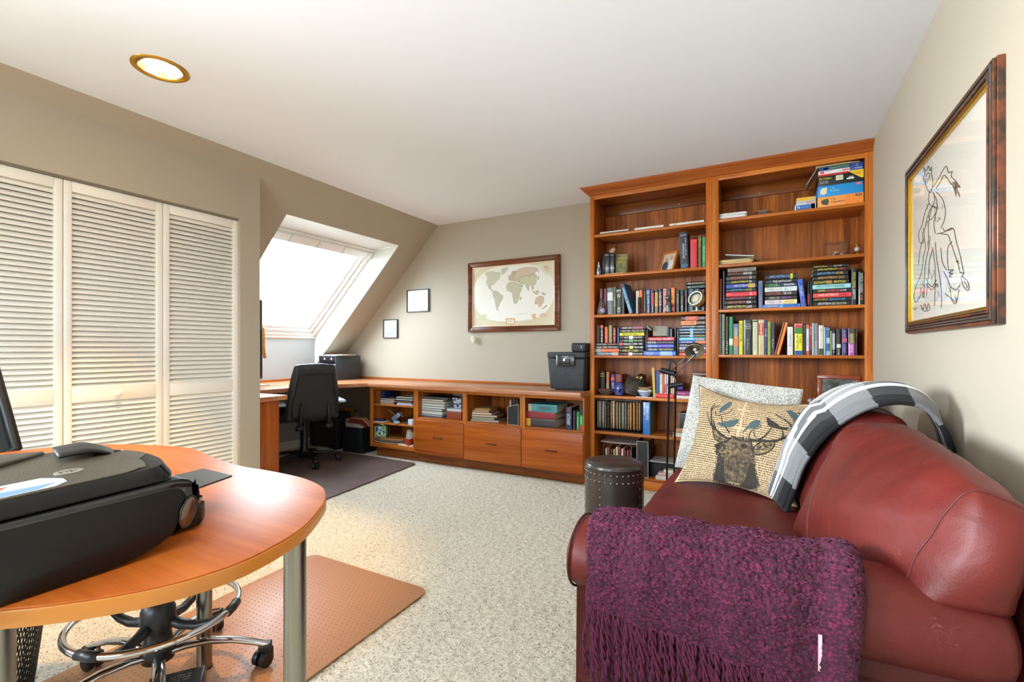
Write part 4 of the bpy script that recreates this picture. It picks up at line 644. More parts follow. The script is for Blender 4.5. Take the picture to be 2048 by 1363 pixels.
stack('middle stack, third right shelf', g, YBk, 0, z, [
 (1525, 1601, 7.4, '#3078c8', T('DOUBLE JEOPARDY', '#f0dca0', .05, .42, 'COULTER', '#183c88', .56, .94), ((.46, .55, '#5c9ce8'),)), (1530, 1594, 8.8, '#e8dc9c', T('CATHERINE COULTER', '#3c2c3c', .04, .53, 'LABYRINTH', '#b8902c', .62, .9), ((0, .55, '#e4d8e0'),)), (1530, 1594, 8.2, '#201d1c', T('CATHERINE COULTER', '#b8b0a0', .12, .46, 'INSIDIOUS', '#b060b8', .52, .82)), (1530, 1594, 8.6, '#2a2826', T('COULTER', '#c84c3c', .05, .5, 'THE COVE', Wh, .58, .82)),
 (1529.5, 1594, 9.0, '#e0e8e0', T('CATHERINE COULTER', '#8c9488', .04, .54, 'FINAL CUT', '#6c9cd0', .6, .88)), (1530, 1594, 7.6, '#30305c', T('COULTER', '#8cc890', .12, .42, 'ENIGMA', Wh, .6, .92), ((0, .48, '#1e4c2c'),)), (1530, 1594, 7.4, '#16181a', T('COULTER', '#5c8090', .06, .2, 'THE SIXTH DAY', Wh, .24, .84)), (1530, 1594, 10.4, '#20242c', T(JP, '#88b0e8', .14, .76, 'K', '#20242c', .8, .84), ((.79, .87, '#e0d840'),))])
row('third shelf of right bookcase', g2, YBk+.002, z, [(1603, 1613.5, 558, '#2a50a8', (('TOM CLANCY', '#c8dcf8', .22, .62, .6), ('OATH OF', '#a84cc0', .66, .96, .4)), ((0, .14, '#2c60c8'),), -.13)], start=4)
row('third shelf of right bookcase', g2, YBk+.02, z, [(1615, 1619.5, 562, '#241c2c', (), ((.5, .9, '#a02430'),)), (1620, 1624, 561, '#2c3430')], start=5)
stack('tallest stack, third right shelf', g, YBk, 0, z, [
 (1625.5, 1702, 9.2, '#171c1c', T('JAMES PATTERSON', Wh, .14, .48, 'ALEX CROSS, RUN', '#d8dcb8', .5, .88)), (1625.5, 1702, 8.2, '#1b1d1e', T(JP, '#e8a83c', .05, .4, 'THE HOUSE OF CROSS', '#48b0e0', .44, .86)), (1626, 1703, 9.0, '#e0444c', T(JP, '#f8dcc8', .14, .66, 'INVISIBLE', '#8c1820', .69, .92)), (1626, 1702, 8.6, '#1c1c1f', T('JAMES', '#e0cc60', .13, .34, 'PATTERSON', '#e06050', .37, .7)+(('1ST CASE', Wh, .73, .88, .4),)),
 (1625, 1701.5, 8.8, '#9cd4d4', T(JP, '#3c5c70', .1, .54, 'RUN FOR YOUR LIFE', '#2c3c44', .57, .84)), (1625, 1698, 8.4, '#221f16', T('CRICHTON PATTERSON', '#e0d040', .02, .52, 'ERUPTION', '#e8d83c', .6, .9), ((.42, .55, '#8c3c28'),)), (1626, 1697, 9.0, '#1c1a18', T(JP, '#e0a850', .14, .68, 'CROSS', '#d8a03c', .72, .88)), (1625, 1696, 8.4, '#171a22', T(JP, '#7cb4e8', .14, .62, 'WATCHER', '#d8c050', .65, .86)),
 (1626, 1698, 7.6, '#15140f', T(JP, '#f0d834', .12, .68, 'FANG', '#e04830', .74, .88)), (1626.5, 1697, 5.6, '#262420', T('JAMES PATTERSON', '#d8b84c', .02, .4, 'REVOLVER', '#c8c8c8', .6, .82))])
row('third shelf of right bookcase', g2, YBk+.0, z, [(1703.5, 1714, 535, '#1c2420', (('PATRICIA CORNWELL', '#d8c84c', .12, .55, .55), ('IDENTITY', Wh, .58, .85, .5)), ()), (1717, 1728.5, 543, '#161614', (('PATRICIA CORNWELL', '#c8c8bc', .05, .65, .6), ('SCAR', '#d89040', .7, .86, .5)))], start=7)
# fourth right shelf
z = zR[3]; U = lambda x: 1430+x/13.633; V = lambda y: 620+y/13.633; U2 = lambda x: 1560+x/11.378; V2 = lambda y: 630+y/11.378
row('fourth shelf of right bookcase', 'books standing on the fourth shelf of the right bookcase', YBk, z, [
 (U(100), U(162), V(85), '#a8b4c8', (('TRAVEL QUILT', '#24345c', .1, .75, .6),)), (U(178), U(262), V(105), '#a8a880', (('QUILTS OF VIRGINIA', '#3c4030', .08, .65, .6),)), (U(278), U(366), V(175), '#17140f', (('STYLE II', '#c8ccd4', .64, .96, .6), ('CHRIS', '#7c2030', .05, .45, .4))),
 (U(382), U(495), V(178), '#1a7c44', (), ((.58, .75, '#e0dcc0'),)), (U(505), U(645), V(368), '#88888c', (('DESIGN', '#d8d8dc', .2, .5, .35),), ((0, .12, '#5c6c9c'), (.4, .72, '#d87834'))), (U(655), U(762), V(285), '#dcd42c', (('DIET RIGHT CURE', '#4c4c14', .05, .62, .6),)),
 (U(782), U(1005), V(265), '#242424', (('Your True', '#e8e4d8', .1, .135, .5, 0, 1), ('Match', '#e8e4d8', .16, .2, .5, 0, 1), ('in blood', '#e8e4d8', .22, .26, .5, 0, 1), ('The Wise Fox', '#b8b0a0', .54, .86, .2))), (U(1025), U(1165), V(262), '#c8c8a4', (('A TALE OF THE MILL', '#8c9c70', .16, .85, .25),), ((.02, .06, '#2c3430'),)),
 (U(1185), U(1345), V(260), '#c8b888', (('Amaretti', '#f8f0e0', .12, .42, .4), ('of Italy', '#c85c40', .66, .85, .3)), ((.1, .44, '#c84c2c'),)), (U(1355), U(1425), V(262), '#2a3470', (('SAGE', '#d8f0f0', .25, .48, .6), ('MY WIFE', '#8c98a8', .5, .8, .3))), (U(1432), U(1520), V(312), '#98a850', (('MARY BATTEN', '#5c6c2c', .12, .6, .4),)), (U(1532), U(1635), V(322), '#3a3444', (('Rik Kew', '#c8c8d8', .52, .78, .4),), ())])
row('fourth shelf of right bookcase', 'books standing on the fourth shelf of the right bookcase', YBk, z, [(U(1618), U(1662), V(345), '#a86a44', (), (), .235), (U(1680), U(1760), V(350), '#e8803c', (), (), .235)], start=13)
row('fourth shelf of right bookcase', 'books standing on the fourth shelf of the right bookcase', YBk, z, [
 (U2(170), U2(300), V2(262), '#d8d6d2', (('CONSUMER DRUG GUIDE', '#3c3c3c', .22, .64, .3), ('HMS', '#8c3830', .66, .7, .5, 0, 1))), (U2(335), U2(515), V2(185), '#e0d82c', (('Living', '#5c6010', .42, .62, .5, .22), ('NUTRITION', '#4c5010', .38, .8, .36, -.2), ('SUSAN', '#f0c0c8', .02, .06, .6, 0, 1)), ((0, .14, '#c83048'), (.14, .33, '#3c7c34'), (.86, 1, '#2050a0'))),
 (U2(525), U2(592), V2(188), '#26302c', (('ROOTS', '#8c9484', .06, .3, .5),)), (U2(600), U2(668), V2(215), '#d8d0d4', (('CALLA', '#8c8cac', .4, .7, .4),), ((0, .13, '#e05c3c'), (.86, 1, '#d84838'))), (U2(676), U2(722), V2(190), '#9c3038', (('BETTER', '#e8d8d8', .1, .36, .6),), ((.82, 1, '#2c2424'),)),
 (U2(728), U2(785), V2(180), '#b0b8b4'), (U2(792), U2(865), V2(185), '#8c9094', (('THE LITTLE', '#4c5258', .05, .3, .5),), ((.34, .36, '#3c4044'), (.42, .44, '#3c4044'), (.5, .52, '#3c4044'))), (U2(880), U2(998), V2(230), '#cfc6bc', (('FERN', '#8c8880', .1, .2, .3),), ((.78, .99, '#3c4430'),)), (U2(1004), U2(1040), V2(272), '#c8d4d0'),
 (U2(1048), U2(1142), V2(272), '#2c6498', (('CLIVE', '#b8dcf0', .05, .1, .6, 0, 1),), ((.38, .58, '#90bcd0'), (.85, 1, '#7cb0e0'))), (U2(1148), U2(1182), V2(355), '#c8a83c'), (U2(1190), U2(1256), V2(342), '#24344c', (('O', '#e8e8e8', .82, .9, .5, 0, 1),), ((.12, .78, '#a8b4bc'),)), (U2(1285), U2(1390), V2(310), '#26221f', (('THE HOUR', '#8c3c34', .2, .55, .4), ('WE CAME', '#c8c8c8', .76, .98, .4)), ((.58, .72, '#c8ccc4'),)),
 (U2(1412), U2(1530), V2(302), '#34305c', (('SECRET', '#c8a8e0', .06, .35, .4), ('DAHLIA', '#a898d8', .6, .92, .4)), ((.36, .52, '#b05878'),)), (U2(1560), U2(1705), V2(300), '#b04ca8', (('DEAN KOONTZ', '#e0d890', .2, .55, .45), ('TICKTOCK', '#f0e8f0', .6, .9, .5)), ((0, .18, '#3c443c'), (.18, .56, '#6c6c38'))), (U2(1718), U2(1765), V2(305), '#3c2a1a', (('NORA', '#b87c30', .1, .3, .4),))], start=15)
# fifth right shelf: framed photo and small ornament
z = zR[4]
t = photoframe('framed photo with wide red-brown frame behind the sofa', (XY(1678, 3.95), 3.955, z), .25, .205, -.02, -.12, mat('#8c3c1c', .25, coat=.4), mat('#7c8488', .3, mix=('#28301c', 9, .1)), None, .03)
x = XY(1625, 3.87); t = thing('napkin_flower', 'crumpled white and blue ornament beside the sofa back cushion', 'ornament', (x, 3.87, z))
for i in range(7): q = i*.9; MB().extr([(x+.004*math.cos(q), 3.87+.004*math.sin(q), z+.001), (x+.035*math.cos(q), 3.87+.03*math.sin(q), z+.02+.008*(i % 3)), (x+.03*math.cos(q+.5), 3.87+.03*math.sin(q+.5), z+.045), (x+.008*math.cos(q+.6), 3.87+.006*math.sin(q+.6), z+.03)], (.001, .001, .001)).build('petal', mat('#c8ccd0' if i % 3 else '#4c6c8c', .4), t)
# ---------------------------------------------------------------- added fill lamp behind camera is proud of the ceiling: shift its parts down
# ---------------------------------------------------------------- cabinet contents
Yc = 3.70
def cub(name, lab, cat, u0, u1, z0, z1, col, Y=Yc, d=.2, group=None, m=None): return cb(name, lab, cat, XY(u0, Y), XY(u1, Y), Y, Y+d, z0, z1, m or mat(col, .55), .002, group)
z3, z2_, z1_ = .541, .352, .141
# first cabinet, top shelf
cub('binder', 'dark blue binder with pale label, top shelf of leftmost cabinet', 'binder', 746, 768, z3, .66, '#1c2c54', 3.80); cb('label_card', 'pale blue label card leaning on the dark blue binder', 'card', XY(746.5, 3.795), XY(752, 3.795), 3.793, 3.797, z3+.045, .655, mat('#8c9cc8', .5))
t = flatpile('pile of letters and a small wooden tray, top shelf of leftmost cabinet', 759, 790, 3.70, z3, 8, .0065, ['#c8b8a4', '#5c2c1c', '#d8d0c4', '#8c7c58', '#dcd8d0'], .02, .16)
t = flatpile('stack of notebooks and white papers, top shelf right end of leftmost cabinet', 792, 824, 3.695, z3, 8, .0105, ['#c8d4f0', '#d8dce8', '#8c6c5c', '#6c5c54', '#3c4044', '#e0e0dc', '#2c3034', '#e4e4e0'], .01, .2)
for i in range(3): MB().tube([(XY(806+i*4, 3.69)+.02*math.cos(q), 3.72+.02*math.sin(q), z3+.086+.002*i) for q in [k*.6 for k in range(9)]], .0015, 6).build('cable_loop', mat('#2c2e30', .5), t)
# middle shelf: cameras and gadgets
def blob(name, lab, cat, c, size, rz, ry, m, group=None, bev=.012):
    R0 = Matrix.Translation(c) @ Matrix.Rotation(rz, 4, 'Z') @ Matrix.Rotation(ry, 4, 'Y'); sx, sy, sz = size
    return tag(MB().box(-sx/2, sx/2, -sy/2, sy/2, 0, sz, R0).build(name, m, bevel=bev, seg=3), lab, cat, group)
DKB = mat('#23262c', .35, coat=.3); SLV = mat('#8c9aac', .3, .6)
blob('handheld_scanner', 'dark blue handheld gadget at the left of the middle shelf', 'gadget', (XY(757, Yc), 3.72, z2_), (.11, .05, .03), .2, 0, mat('#24284c', .3, coat=.3))
t = thing('desk_telephone', 'silver telephone handset leaning on its dark cradle, middle shelf', 'telephone', (XY(780, Yc), 3.73, z2_))
for nme, cc_, sz, rz, ry, m in (('cradle', (XY(783, Yc), 3.76, z2_), (.09, .08, .035), .2, 0, DKB), ('handset', (XY(782, Yc), 3.73, z2_+.03), (.045, .035, .10), .3, .9, SLV), ('antenna', (XY(778, Yc), 3.78, z2_+.075), (.012, .01, .09), .2, -1.0, mat('#6c6862', .4))):
    o = blob(nme, '', '', cc_, sz, rz, ry, m, bev=.004); del o['label']; del o['category']; o.parent = t; o.matrix_parent_inverse = Matrix.Translation(t.location).inverted()
blob('calculator', 'pale blue-grey calculator lying aslant, middle shelf of leftmost cabinet', 'calculator', (XY(792, 3.69), 3.70, z2_+.004), (.05, .12, .018), .9, -.12, mat('#a8bcc8', .3, .3), bev=.004)
t = thing('cable_pile', 'heap of black cables and chargers, middle shelf right end', 'cables', (XY(808, Yc), 3.74, z2_))
for i in range(5):
    a = random.uniform(0, 6); MB().tube([(XY(806+i*2, Yc)+.03*math.cos(a+q)*(1+.3*math.sin(3*q)), 3.76+.04*math.sin(a+q), z2_+.006+i*.009+.012*math.sin(2*q+i)) for q in [k*.4 for k in range(15)]], .0035, 7).build('cable', DKB, t, smooth=True)
MB().tube([(XY(800, 3.75), 3.75, z2_+.11), (XY(806, 3.75), 3.75, z2_+.06)], .004, 8).build('pen', mat('#8c9094', .4), t)
cub('charger_box', 'small white charger box at the right end of the middle shelf', 'box', 816, 825, z2_, z2_+.055, '#c8ccdc', 3.685, .07)
cub('paper_pile', 'white sheets poking out from the middle shelf of leftmost cabinet', 'papers', 741.5, 765, z2_+.0, z2_+.004, '#d8d4cc', 3.672, .12)
# bottom shelf: tissue box, wooden tray, card holder
c = (XY(764, 3.72), 3.73, z1_+.052); t = thing('tissue_box', 'colourful green and purple patterned tissue box with a white tissue', 'tissue box', c); R0 = Matrix.Translation(c) @ Matrix.Rotation(.35, 4, 'Z')
PM = bpy.data.materials.new('parrot_pattern'); PM.use_nodes = True; n_ = PM.node_tree.nodes; b_ = n_['Principled BSDF']; vt = n_.new('ShaderNodeTexVoronoi'); vt.inputs['Scale'].default_value = 42; tc_ = n_.new('ShaderNodeTexCoord'); r_ = n_.new('ShaderNodeValToRGB'); r_.color_ramp.interpolation = 'CONSTANT'
for i, (p_, c_) in enumerate(((0, '#2a2c5c'), (.3, '#5c8c2c'), (.48, '#a8b440'), (.6, '#c8643c'), (.68, '#b8dcd0'), (.8, '#2c7c4c'))):
    e_ = r_.color_ramp.elements[0] if i == 0 else r_.color_ramp.elements[1] if i == 1 else r_.color_ramp.elements.new(p_); e_.position = p_; e_.color = lin(c_)
wv = n_.new('ShaderNodeTexNoise'); wv.inputs['Scale'].default_value = 30; PM.node_tree.links.new(tc_.outputs['Object'], wv.inputs['Vector']); mxv = n_.new('ShaderNodeMixRGB'); mxv.inputs[0].default_value = .15; PM.node_tree.links.new(tc_.outputs['Object'], mxv.inputs[1]); PM.node_tree.links.new(wv.outputs['Color'], mxv.inputs[2]); PM.node_tree.links.new(mxv.outputs[0], vt.inputs['Vector'])
sp_ = n_.new('ShaderNodeSeparateColor'); PM.node_tree.links.new(vt.outputs['Color'], sp_.inputs[0]); PM.node_tree.links.new(sp_.outputs[0], r_.inputs['Fac']); PM.node_tree.links.new(r_.outputs['Color'], b_.inputs['Base Color'])
MB().box(-.058, .058, -.058, .058, 0, .115, R0).build('carton', PM, t, bevel=.003)
MB().box(-.0595, -.055, -.0595, -.055, 0, .116, R0).box(.055, .0595, -.0595, -.055, 0, .116, R0).box(-.0595, .0595, -.0595, -.055, .113, .117, R0).build('edge_trim', mat('#7cc8a8', .4), t)
MB().grid(lambda a, b: R0 @ Vector((-.05+.07*a+.02*math.sin(5*b), -.03+.05*b+.012*math.sin(9*a), .112+.075*(1-a)**1.2*(1-.5*abs(b-.5)))), 12, 10).build('tissue', mat('#d8d0cc', .8), t, smooth=True)
t = thing('wooden_tray', 'curved wooden letter tray with papers under the tissue box', 'tray', (XY(775, 3.72), 3.74, z1_))
xa, xb = XY(744, 3.69), XY(806, 3.69)
def trayf(zz, m, nme, w=.0):
    MB().grid(lambda a, b: (xa+(xb-xa)*a, 3.672+.02*(1-(2*a-1)**2)*-1+.20*b+.02, zz+.014*(2*a-1)**2), 16, 4).build(nme, m, t, smooth=True)
for k_, (zz, cc_) in enumerate(((.004, '#b8a890'), (.014, '#3c2c24'), (.022, '#8c7c68'), (.030, '#2a2420'), (.037, '#b09478'), (.043, '#9c6428'))): 
    MB().extr([(xa+(xb-xa)*a, 3.690-.018*(1-(2*a-1)**2), z1_+zz+.010*(2*a-1)**2) for a in [i/12 for i in range(13)]]+[(xb, 3.88, z1_+zz+.01), (xa, 3.88, z1_+zz+.01)], (0, 0, .006)).build('sheet' if k_ < 5 else 'tray_top', mat(cc_, .5), t)
t = thing('card_holder', 'small red box with upright envelopes, bottom shelf of leftmost cabinet', 'box', (XY(812, 3.685), 3.70, z1_)); R0 = Matrix.Translation((XY(813, 3.685), 3.715, z1_+.004)) @ Matrix.Rotation(-.25, 4, 'Z'); m = mat('#9c3824', .5)
MB().box(-.058, .05, -.03, -.027, 0, .066, R0).box(-.058, .05, .03, .033, 0, .066, R0).box(-.058, -.055, -.027, .03, 0, .066, R0).box(.047, .05, -.027, .03, 0, .066, R0).box(-.055, .047, -.027, .03, 0, .003, R0).build('tray_body', m, t, bevel=.001)
for i in range(5): MB().box(-.002, .002, -.022, .022, .0, .155-.008*i, R0 @ Matrix.Translation((-.03+i*.014, 0, .004)) @ Matrix.Rotation(.28, 4, 'Y')).build('envelope', mat(['#d8d8d0', '#b8b4a4', '#e4e4e0', '#c8c4b8', '#d8d4c8'][i], .7), t)
flatpile('white cards lying at the front of the bottom shelf, leftmost cabinet', 795, 824, 3.672, z1_, 3, .004, ['#e0d8c4', '#d8d4cc'], .012, .03)
# second cabinet: stack of pale books, box, picture
zc = .441
def leafstack(where, group, items, Y, z, d=.22, rz=0):
    for i, (u0, u1, tk, col, pg) in enumerate(items):
        X0, X1 = XY(u0, Y), XY(u1, Y); pos = 'bottom' if i == 0 else 'top' if i == len(items)-1 else ORD[i+1]+' from the bottom'
        t = thing('book', '%s edged book, %s of the %s' % (cname(pg), pos, where), 'book', (X0, Y, z), group); R0 = Matrix.Translation((X0, Y, z)) @ Matrix.Rotation(rz+random.uniform(-.04, .04), 4, 'Z'); w = X1-X0
        MB().box(0, w, 0, d, 0, .0022, R0).box(0, w, 0, d, tk-.0026, tk-.0004, R0).box(0, .003, 0, d, .0022, tk-.0026, R0).build('cover', mat(col, .5), t)
        MB().box(.003, w-.004, .004, d-.004, .0024, tk-.0028, R0).build('page_block', mat(pg, .8), t); z += tk
    return z
leafstack('tall stack in second cabinet', 'pale books stacked in the second cabinet cubby', [(838, 886, .012, '#3c4450', '#8c94a0'), (839, 884, .013, '#5c6470', '#d8dce0'), (841, 884, .036, '#2c2c2c', '#dcdcd4'), (842, 884, .024, '#3c3c38', '#c8ccc4'), (840, 889, .022, '#8c9090', '#d8dcd8'), (841, 888, .026, '#4c4844', '#e0dcd4'), (839, 889, .024, '#2c2826', '#d4d0c0'), (839, 887, .020, '#26241f', '#dcd8c8'), (840, 897, .024, '#1e1d1c', '#5c5850')], 3.73, zc, .2, .0)
cub('storage_box', 'red-brown cardboard box, right end of second cabinet cubby', 'box', 893.5, 922, zc, zc+.075, '#8c3c24', 3.69, .24)
cub('paper_pile', 'white booklets lying on the red-brown box, second cabinet', 'papers', 894, 922, zc+.0755, zc+.10, '#c8ccd4', 3.70, .2)
t = cub('picture_card', 'blue and white patterned card standing on the red-brown box', 'card', 905, 922, zc+.101, zc+.20, '#d8dce4', 3.75, .01, m=mat('#d8dce4', .4, mix=('#3c3c6c', 45, .08)))
cub('book', 'pale upright book behind the patterned card, second cabinet', 'book', 906, 924, zc+.0, zc+.235, '#a8a498', 3.96, .1)
# third cabinet
leafstack('low stack in the third cabinet cubby', 'books stacked in the third cabinet cubby', [(941, 995, .016, '#8c8070', '#c8bca4'), (943, 986, .024, '#5c584c', '#a8a490'), (943, 990, .022, '#6c4c38', '#c8b89c'), (943, 981, .022, '#4c2c20', '#d8bca8'), (945, 976, .020, '#8c6848', '#b89c78'), (950, 978, .018, '#a88454', '#a88454')], 3.71, zc, .2, .12)
magfile('black magazine file with white edges in the third cabinet', XY(1015, 3.685), XY(1037, 3.685), 3.685, 3.95, zc, ZV(1030, 807, 3.685), .03)
row('in the magazine file of the third cabinet', 'papers in the cabinet magazine file', 3.75, zc+.003, [(1019, 1022, 800, '#d8b0a0'), (1024, 1030, 799, '#2a2420'), (1031, 1036, 798, '#3c1c14')], depth=.18)
# fourth cabinet
t = stack('binder pile in the cabinet beside the bookcase', 'binders piled in the fourth cabinet cubby', 3.70, 0, zc, [(1049, 1111, 16.8, '#3a3438', (), ((.01, .2, '#d8a030'),)), (1049, 1111, 13.6, '#8c2630'), (1056, 1114, 15, '#3c8c94', (('100', '#88c0c0', .16, .3, .6), ('HIGH RISK PREGNANCY', '#6c2c34', .38, .8, .5)), ((0, .12, '#b8a488'),))], depth=.25)
row('right end of the fourth cabinet cubby', 'books standing in the fourth cabinet cubby', 3.70, zc, [(1131, 1143, 814, '#1c2c4c', (('OXFORD', '#c83c3c', .03, .22, .5), ('DICTIONARY', '#e0e4ec', .3, .8, .6))), (1146, 1151, 821, '#3c2438'), (1152.5, 1158, 823, '#2c8c4c', (('NURSING', Wh, .3, .9, .4),)), (1159, 1166, 817, '#2f9c44', (('Daytimer', Wh, .4, .7, .5),), ((0, .3, '#20242c'), (.78, 1, '#c82c2c'))), (1166.8, 1169.5, 820, '#c8a078')], depth=.2)
cub('book', 'pale book standing behind the teal binder, fourth cabinet', 'book', 1053, 1062, zc, .60, '#c8bca8', 3.96, .1)
# ---------------------------------------------------------------- on the worktop
t = thing('fire_safe', 'black textured safe chest with front latch beside the bookcase', 'safe', (-1.49, 3.80, ZT)); SM = mat('#24272b', .5, bump=(260, .8, .003), mix=('#30343a', 60, .1)); x0, x1 = -1.668, -1.336; y0, y1 = 3.70, 3.98
b_ = MB(); zt = 1.03
b_.add([(x0+.02, y0+.012, ZT+.012), (x1-.015, y0+.012, ZT+.012), (x1-.015, y1, ZT+.012), (x0+.02, y1, ZT+.012), (x0, y0, zt), (x1, y0, zt), (x1, y1, zt), (x0, y1, zt)], [(3, 2, 1, 0), (4, 5, 6, 7), (0, 1, 5, 4), (1, 2, 6, 5), (2, 3, 7, 6), (3, 0, 4, 7)]); b_.build('body', SM, t, bevel=.012, seg=3)
MB().box(x0+.06, x1-.02, y0+.03, y1-.02, ZT+.0005, ZT+.014).build('foot', mat('#17181a', .6), t); MB().box(x0-.003, x1+.003, y0-.004, y1, zt+.002, 1.082).build('lid', SM, t, bevel=.012, seg=3)
xm = (x0+x1)/2+.0; MB().box(xm-.075, xm+.085, y0-.016, y0-.002, .965, 1.058).build('latch_plate', mat('#1c1e21', .35, coat=.2), t, bevel=.006); MB().box(xm-.045, xm+.045, y0-.026, y0-.016, .985, 1.022).build('latch_handle', mat('#16181a', .4), t, bevel=.006)
MB().box(xm-.079, xm-.066, y0-.018, y0-.002, .968, 1.056).build('side_strip', mat('#8c949c', .3, .6), t, bevel=.002)
MB().cyl((xm+.0, y0-.027, 1.018), (xm+.0, y0-.034, 1.018), .011, n=18).build('key_lock', mat('#c8ccc8', .2, 1), t); m = MB(); text_on(m, 'Sentrysafe', (xm-.028, y0-.0168, 1.040), (1, 0, 0), (0, 0, 1), .06, .011); m.build('lettering', mat('#e8ecf0', .4), t)
t = thing('zip_case', 'small black zipped pouch on top of the safe', 'case', (-1.40, 3.80, 1.083)); MB().box(-1.462, -1.336, 3.72, 3.88, 1.083, 1.158).build('body', mat('#1e2226', .6, bump=(150, .4)), t, bevel=.014, seg=3); MB().tube([(-1.46, 3.718, 1.135), (-1.336, 3.718, 1.135)], .002, 6).build('zip', mat('#34383c', .4), t); MB().box(-1.372, -1.368, 3.712, 3.717, 1.112, 1.135).build('zip_pull', mat('#8c9094', .3, .8), t)
# file organiser in the corner
t = thing('file_organiser', 'dark corner file organiser box with pink clips on the worktop', 'organiser', (-4.35, 3.88, ZT)); OM = mat('#363e47', .5, bump=(300, .2)); x0, x1, y0, y1, zt = -4.50, -4.225, 3.70, 4.06, 1.02
MB().box(x1-.012, x1, y0, y1, ZT, zt).build('side_panel', OM, t, bevel=.002); MB().box(x0, x0+.012, y0, y1, ZT, zt).build('side_panel', OM, t, bevel=.002)
MB().box(x0, x1, y0-.002, y1, zt, zt+.012).build('lid', OM, t, bevel=.002); MB().box(x0+.012, x1-.012, y1-.01, y1, ZT, zt).build('back_panel', OM, t)
for zz_ in (ZT+.004, ZT+.09, ZT+.165, ZT+.20): MB().box(x0+.012, x1-.012, y0+.006, y1-.01, zz_, zz_+.005).build('shelf', OM, t)
MB().box(x0+.012, x1-.012, y0, y0+.005, zt-.045, zt).build('header', mat('#1a1c20', .4), t)
for fx in (.35, .75): MB().box(x0+(x1-x0)*fx-.010, x0+(x1-x0)*fx+.010, y0-.004, y0+.0, zt-.032, zt-.010).build('clip', mat('#e8b0c8', .4), t)
for k_, zz_ in enumerate((.012, .022, .096, .104, .171)): MB().box(x0+.03, x1-.016-.01*(k_ % 2), y0+.004, y1-.03, ZT+zz_, ZT+zz_+.008).build('paper_sheets', mat('#c8ccd4' if k_ % 2 else '#d8e0e8', .7), t)
flatpile('papers and a clip lying on the corner file organiser', 645, 684, 3.74, zt+.0125, 3, .004, ['#c8bca8', '#a8a89c', '#d8d4c8'], .03, .2)
t = thing('monitor', 'black computer monitor seen edge-on beyond the closet corner', 'monitor', (-4.3, 2.75, ZT))
MB().box(-4.325, -4.29, 2.505, 2.885, ZT+.06, 1.585).build('screen_housing', mat('#17191c', .4), t, bevel=.014, seg=3) 
MB().box(-4.288, -4.2875, 2.525, 2.865, ZT+.08, 1.565).build('display', mat('#0c0d10', .1), t); MB().box(-4.33, -4.31, 2.55, 2.65, ZT+.01, ZT+.3).build('stand', mat('#24262a', .4), t, bevel=.004); MB().box(-4.42, -4.2, 2.45, 2.90, ZT+.0003, ZT+.01).build('base', mat('#9a9ca0', .4), t, bevel=.003)
y0 = MB().grid(lambda a, b: (-4.45+.012*math.sin(a*22), 2.93+.065*a*(1+.35*b)+.004*math.sin(b*7), 1.335-.30*b-.02*math.sin(a*9)*b), 26, 12).build('scarf', mat('#c8923c', .7, mix=('#a8702c', 40, .2)), smooth=True); tag(y0, 'yellow-ochre cloth hanging behind the monitor edge', 'cloth'); sl_ = y0.modifiers.new('s', 'SOLIDIFY'); sl_.thickness = .006
# ---------------------------------------------------------------- on the floor of the nook
t = thing('file_crate', 'black file crate holding red and tan folders on the floor', 'crate', (-3.92, 3.78, 0)); CM = mat('#15171a', .45); x0, x1, y0, y1 = -4.06, -3.785, 3.65, 3.93; zt = .275
MB().box(x0, x1, y0, y0+.006, .012, zt).build('front_panel', CM, t, bevel=.003); MB().box(x0, x1, y1-.006, y1, .012, zt).build('back_panel', CM, t, bevel=.003); MB().box(x0, x0+.006, y0+.006, y1-.006, .012, zt).build('side_panel', CM, t); MB().box(x1-.006, x1, y0+.006, y1-.006, .012, zt).build('side_panel', CM, t); MB().box(x0, x1, y0, y1, .008, .014).build('base', CM, t)
for i, (c_, dz) in enumerate((('#b8b4a8', .035), ('#8c2c24', .055), ('#8c2c24', .07), ('#c89c74', .085), ('#b88c60', .09))):
    y = y0+.03+i*.028; MB().extr([(x0+.012, y, .05), (x0+.012, y, zt+dz), (x0+.19, y, zt+dz-.004), (x1-.012, y, zt+dz*.25), (x1-.012, y, .05)], (0, .018, 0)).build('folder', mat(c_, .6), t)
t = thing('picture', 'ochre wooden picture frame standing on the floor under the worktop', 'frame', (-4.38, 4.0, .12)); xa, xb, za, zb = -4.60, -4.27, .14, .42
MB().box(xa, xb, 3.99, 4.01, zb-.045, zb).box(xb-.045, xb, 3.99, 4.01, za, zb-.045).box(xa, xa+.045, 3.99, 4.01, za, zb-.045).box(xa+.045, xb-.045, 3.99, 4.01, za, za+.03).build('moulding', mat('#a06c1c', .45), t, bevel=.005); MB().box(xa+.045, xb-.045, 4.002, 4.008, za+.03, zb-.045).build('picture', mat('#3c4048', .5), t)
cb('storage_box', 'tan box under the ochre picture frame', 'box', -4.62, -4.25, 3.97, 4.10, 0.0, .138, mat('#5c4c3c', .6)); cb('book', 'pale upright book beside the ochre frame on the floor', 'book', -4.235, -4.19, 3.97, 4.02, 0.0, .38, mat('#8c8474', .6))
def softbag(name, lab, x0, x1, y0, y1, z0, z1, m, cat='bag'):
    t = thing(name, lab, cat, ((x0+x1)/2, (y0+y1)/2, z0)); MB().box(x0, x1, y0, y1, z0+.02, z1).build('body', m, t, bevel=.02, seg=3); return t
t = softbag('suitcase', 'dark woven wheeled suitcase behind the office chair', -4.66, -4.28, 3.70, 3.90, 0, .36, mat('#2a2119', .7, bump=(120, .8, .004), mix=('#3c3024', 200, .2)))
for x in (-4.62, -4.32): MB().cyl((x, 3.72, .022), (x+.02, 3.72, .022), .022, n=14).build('wheel', mat('#141414', .5), t)
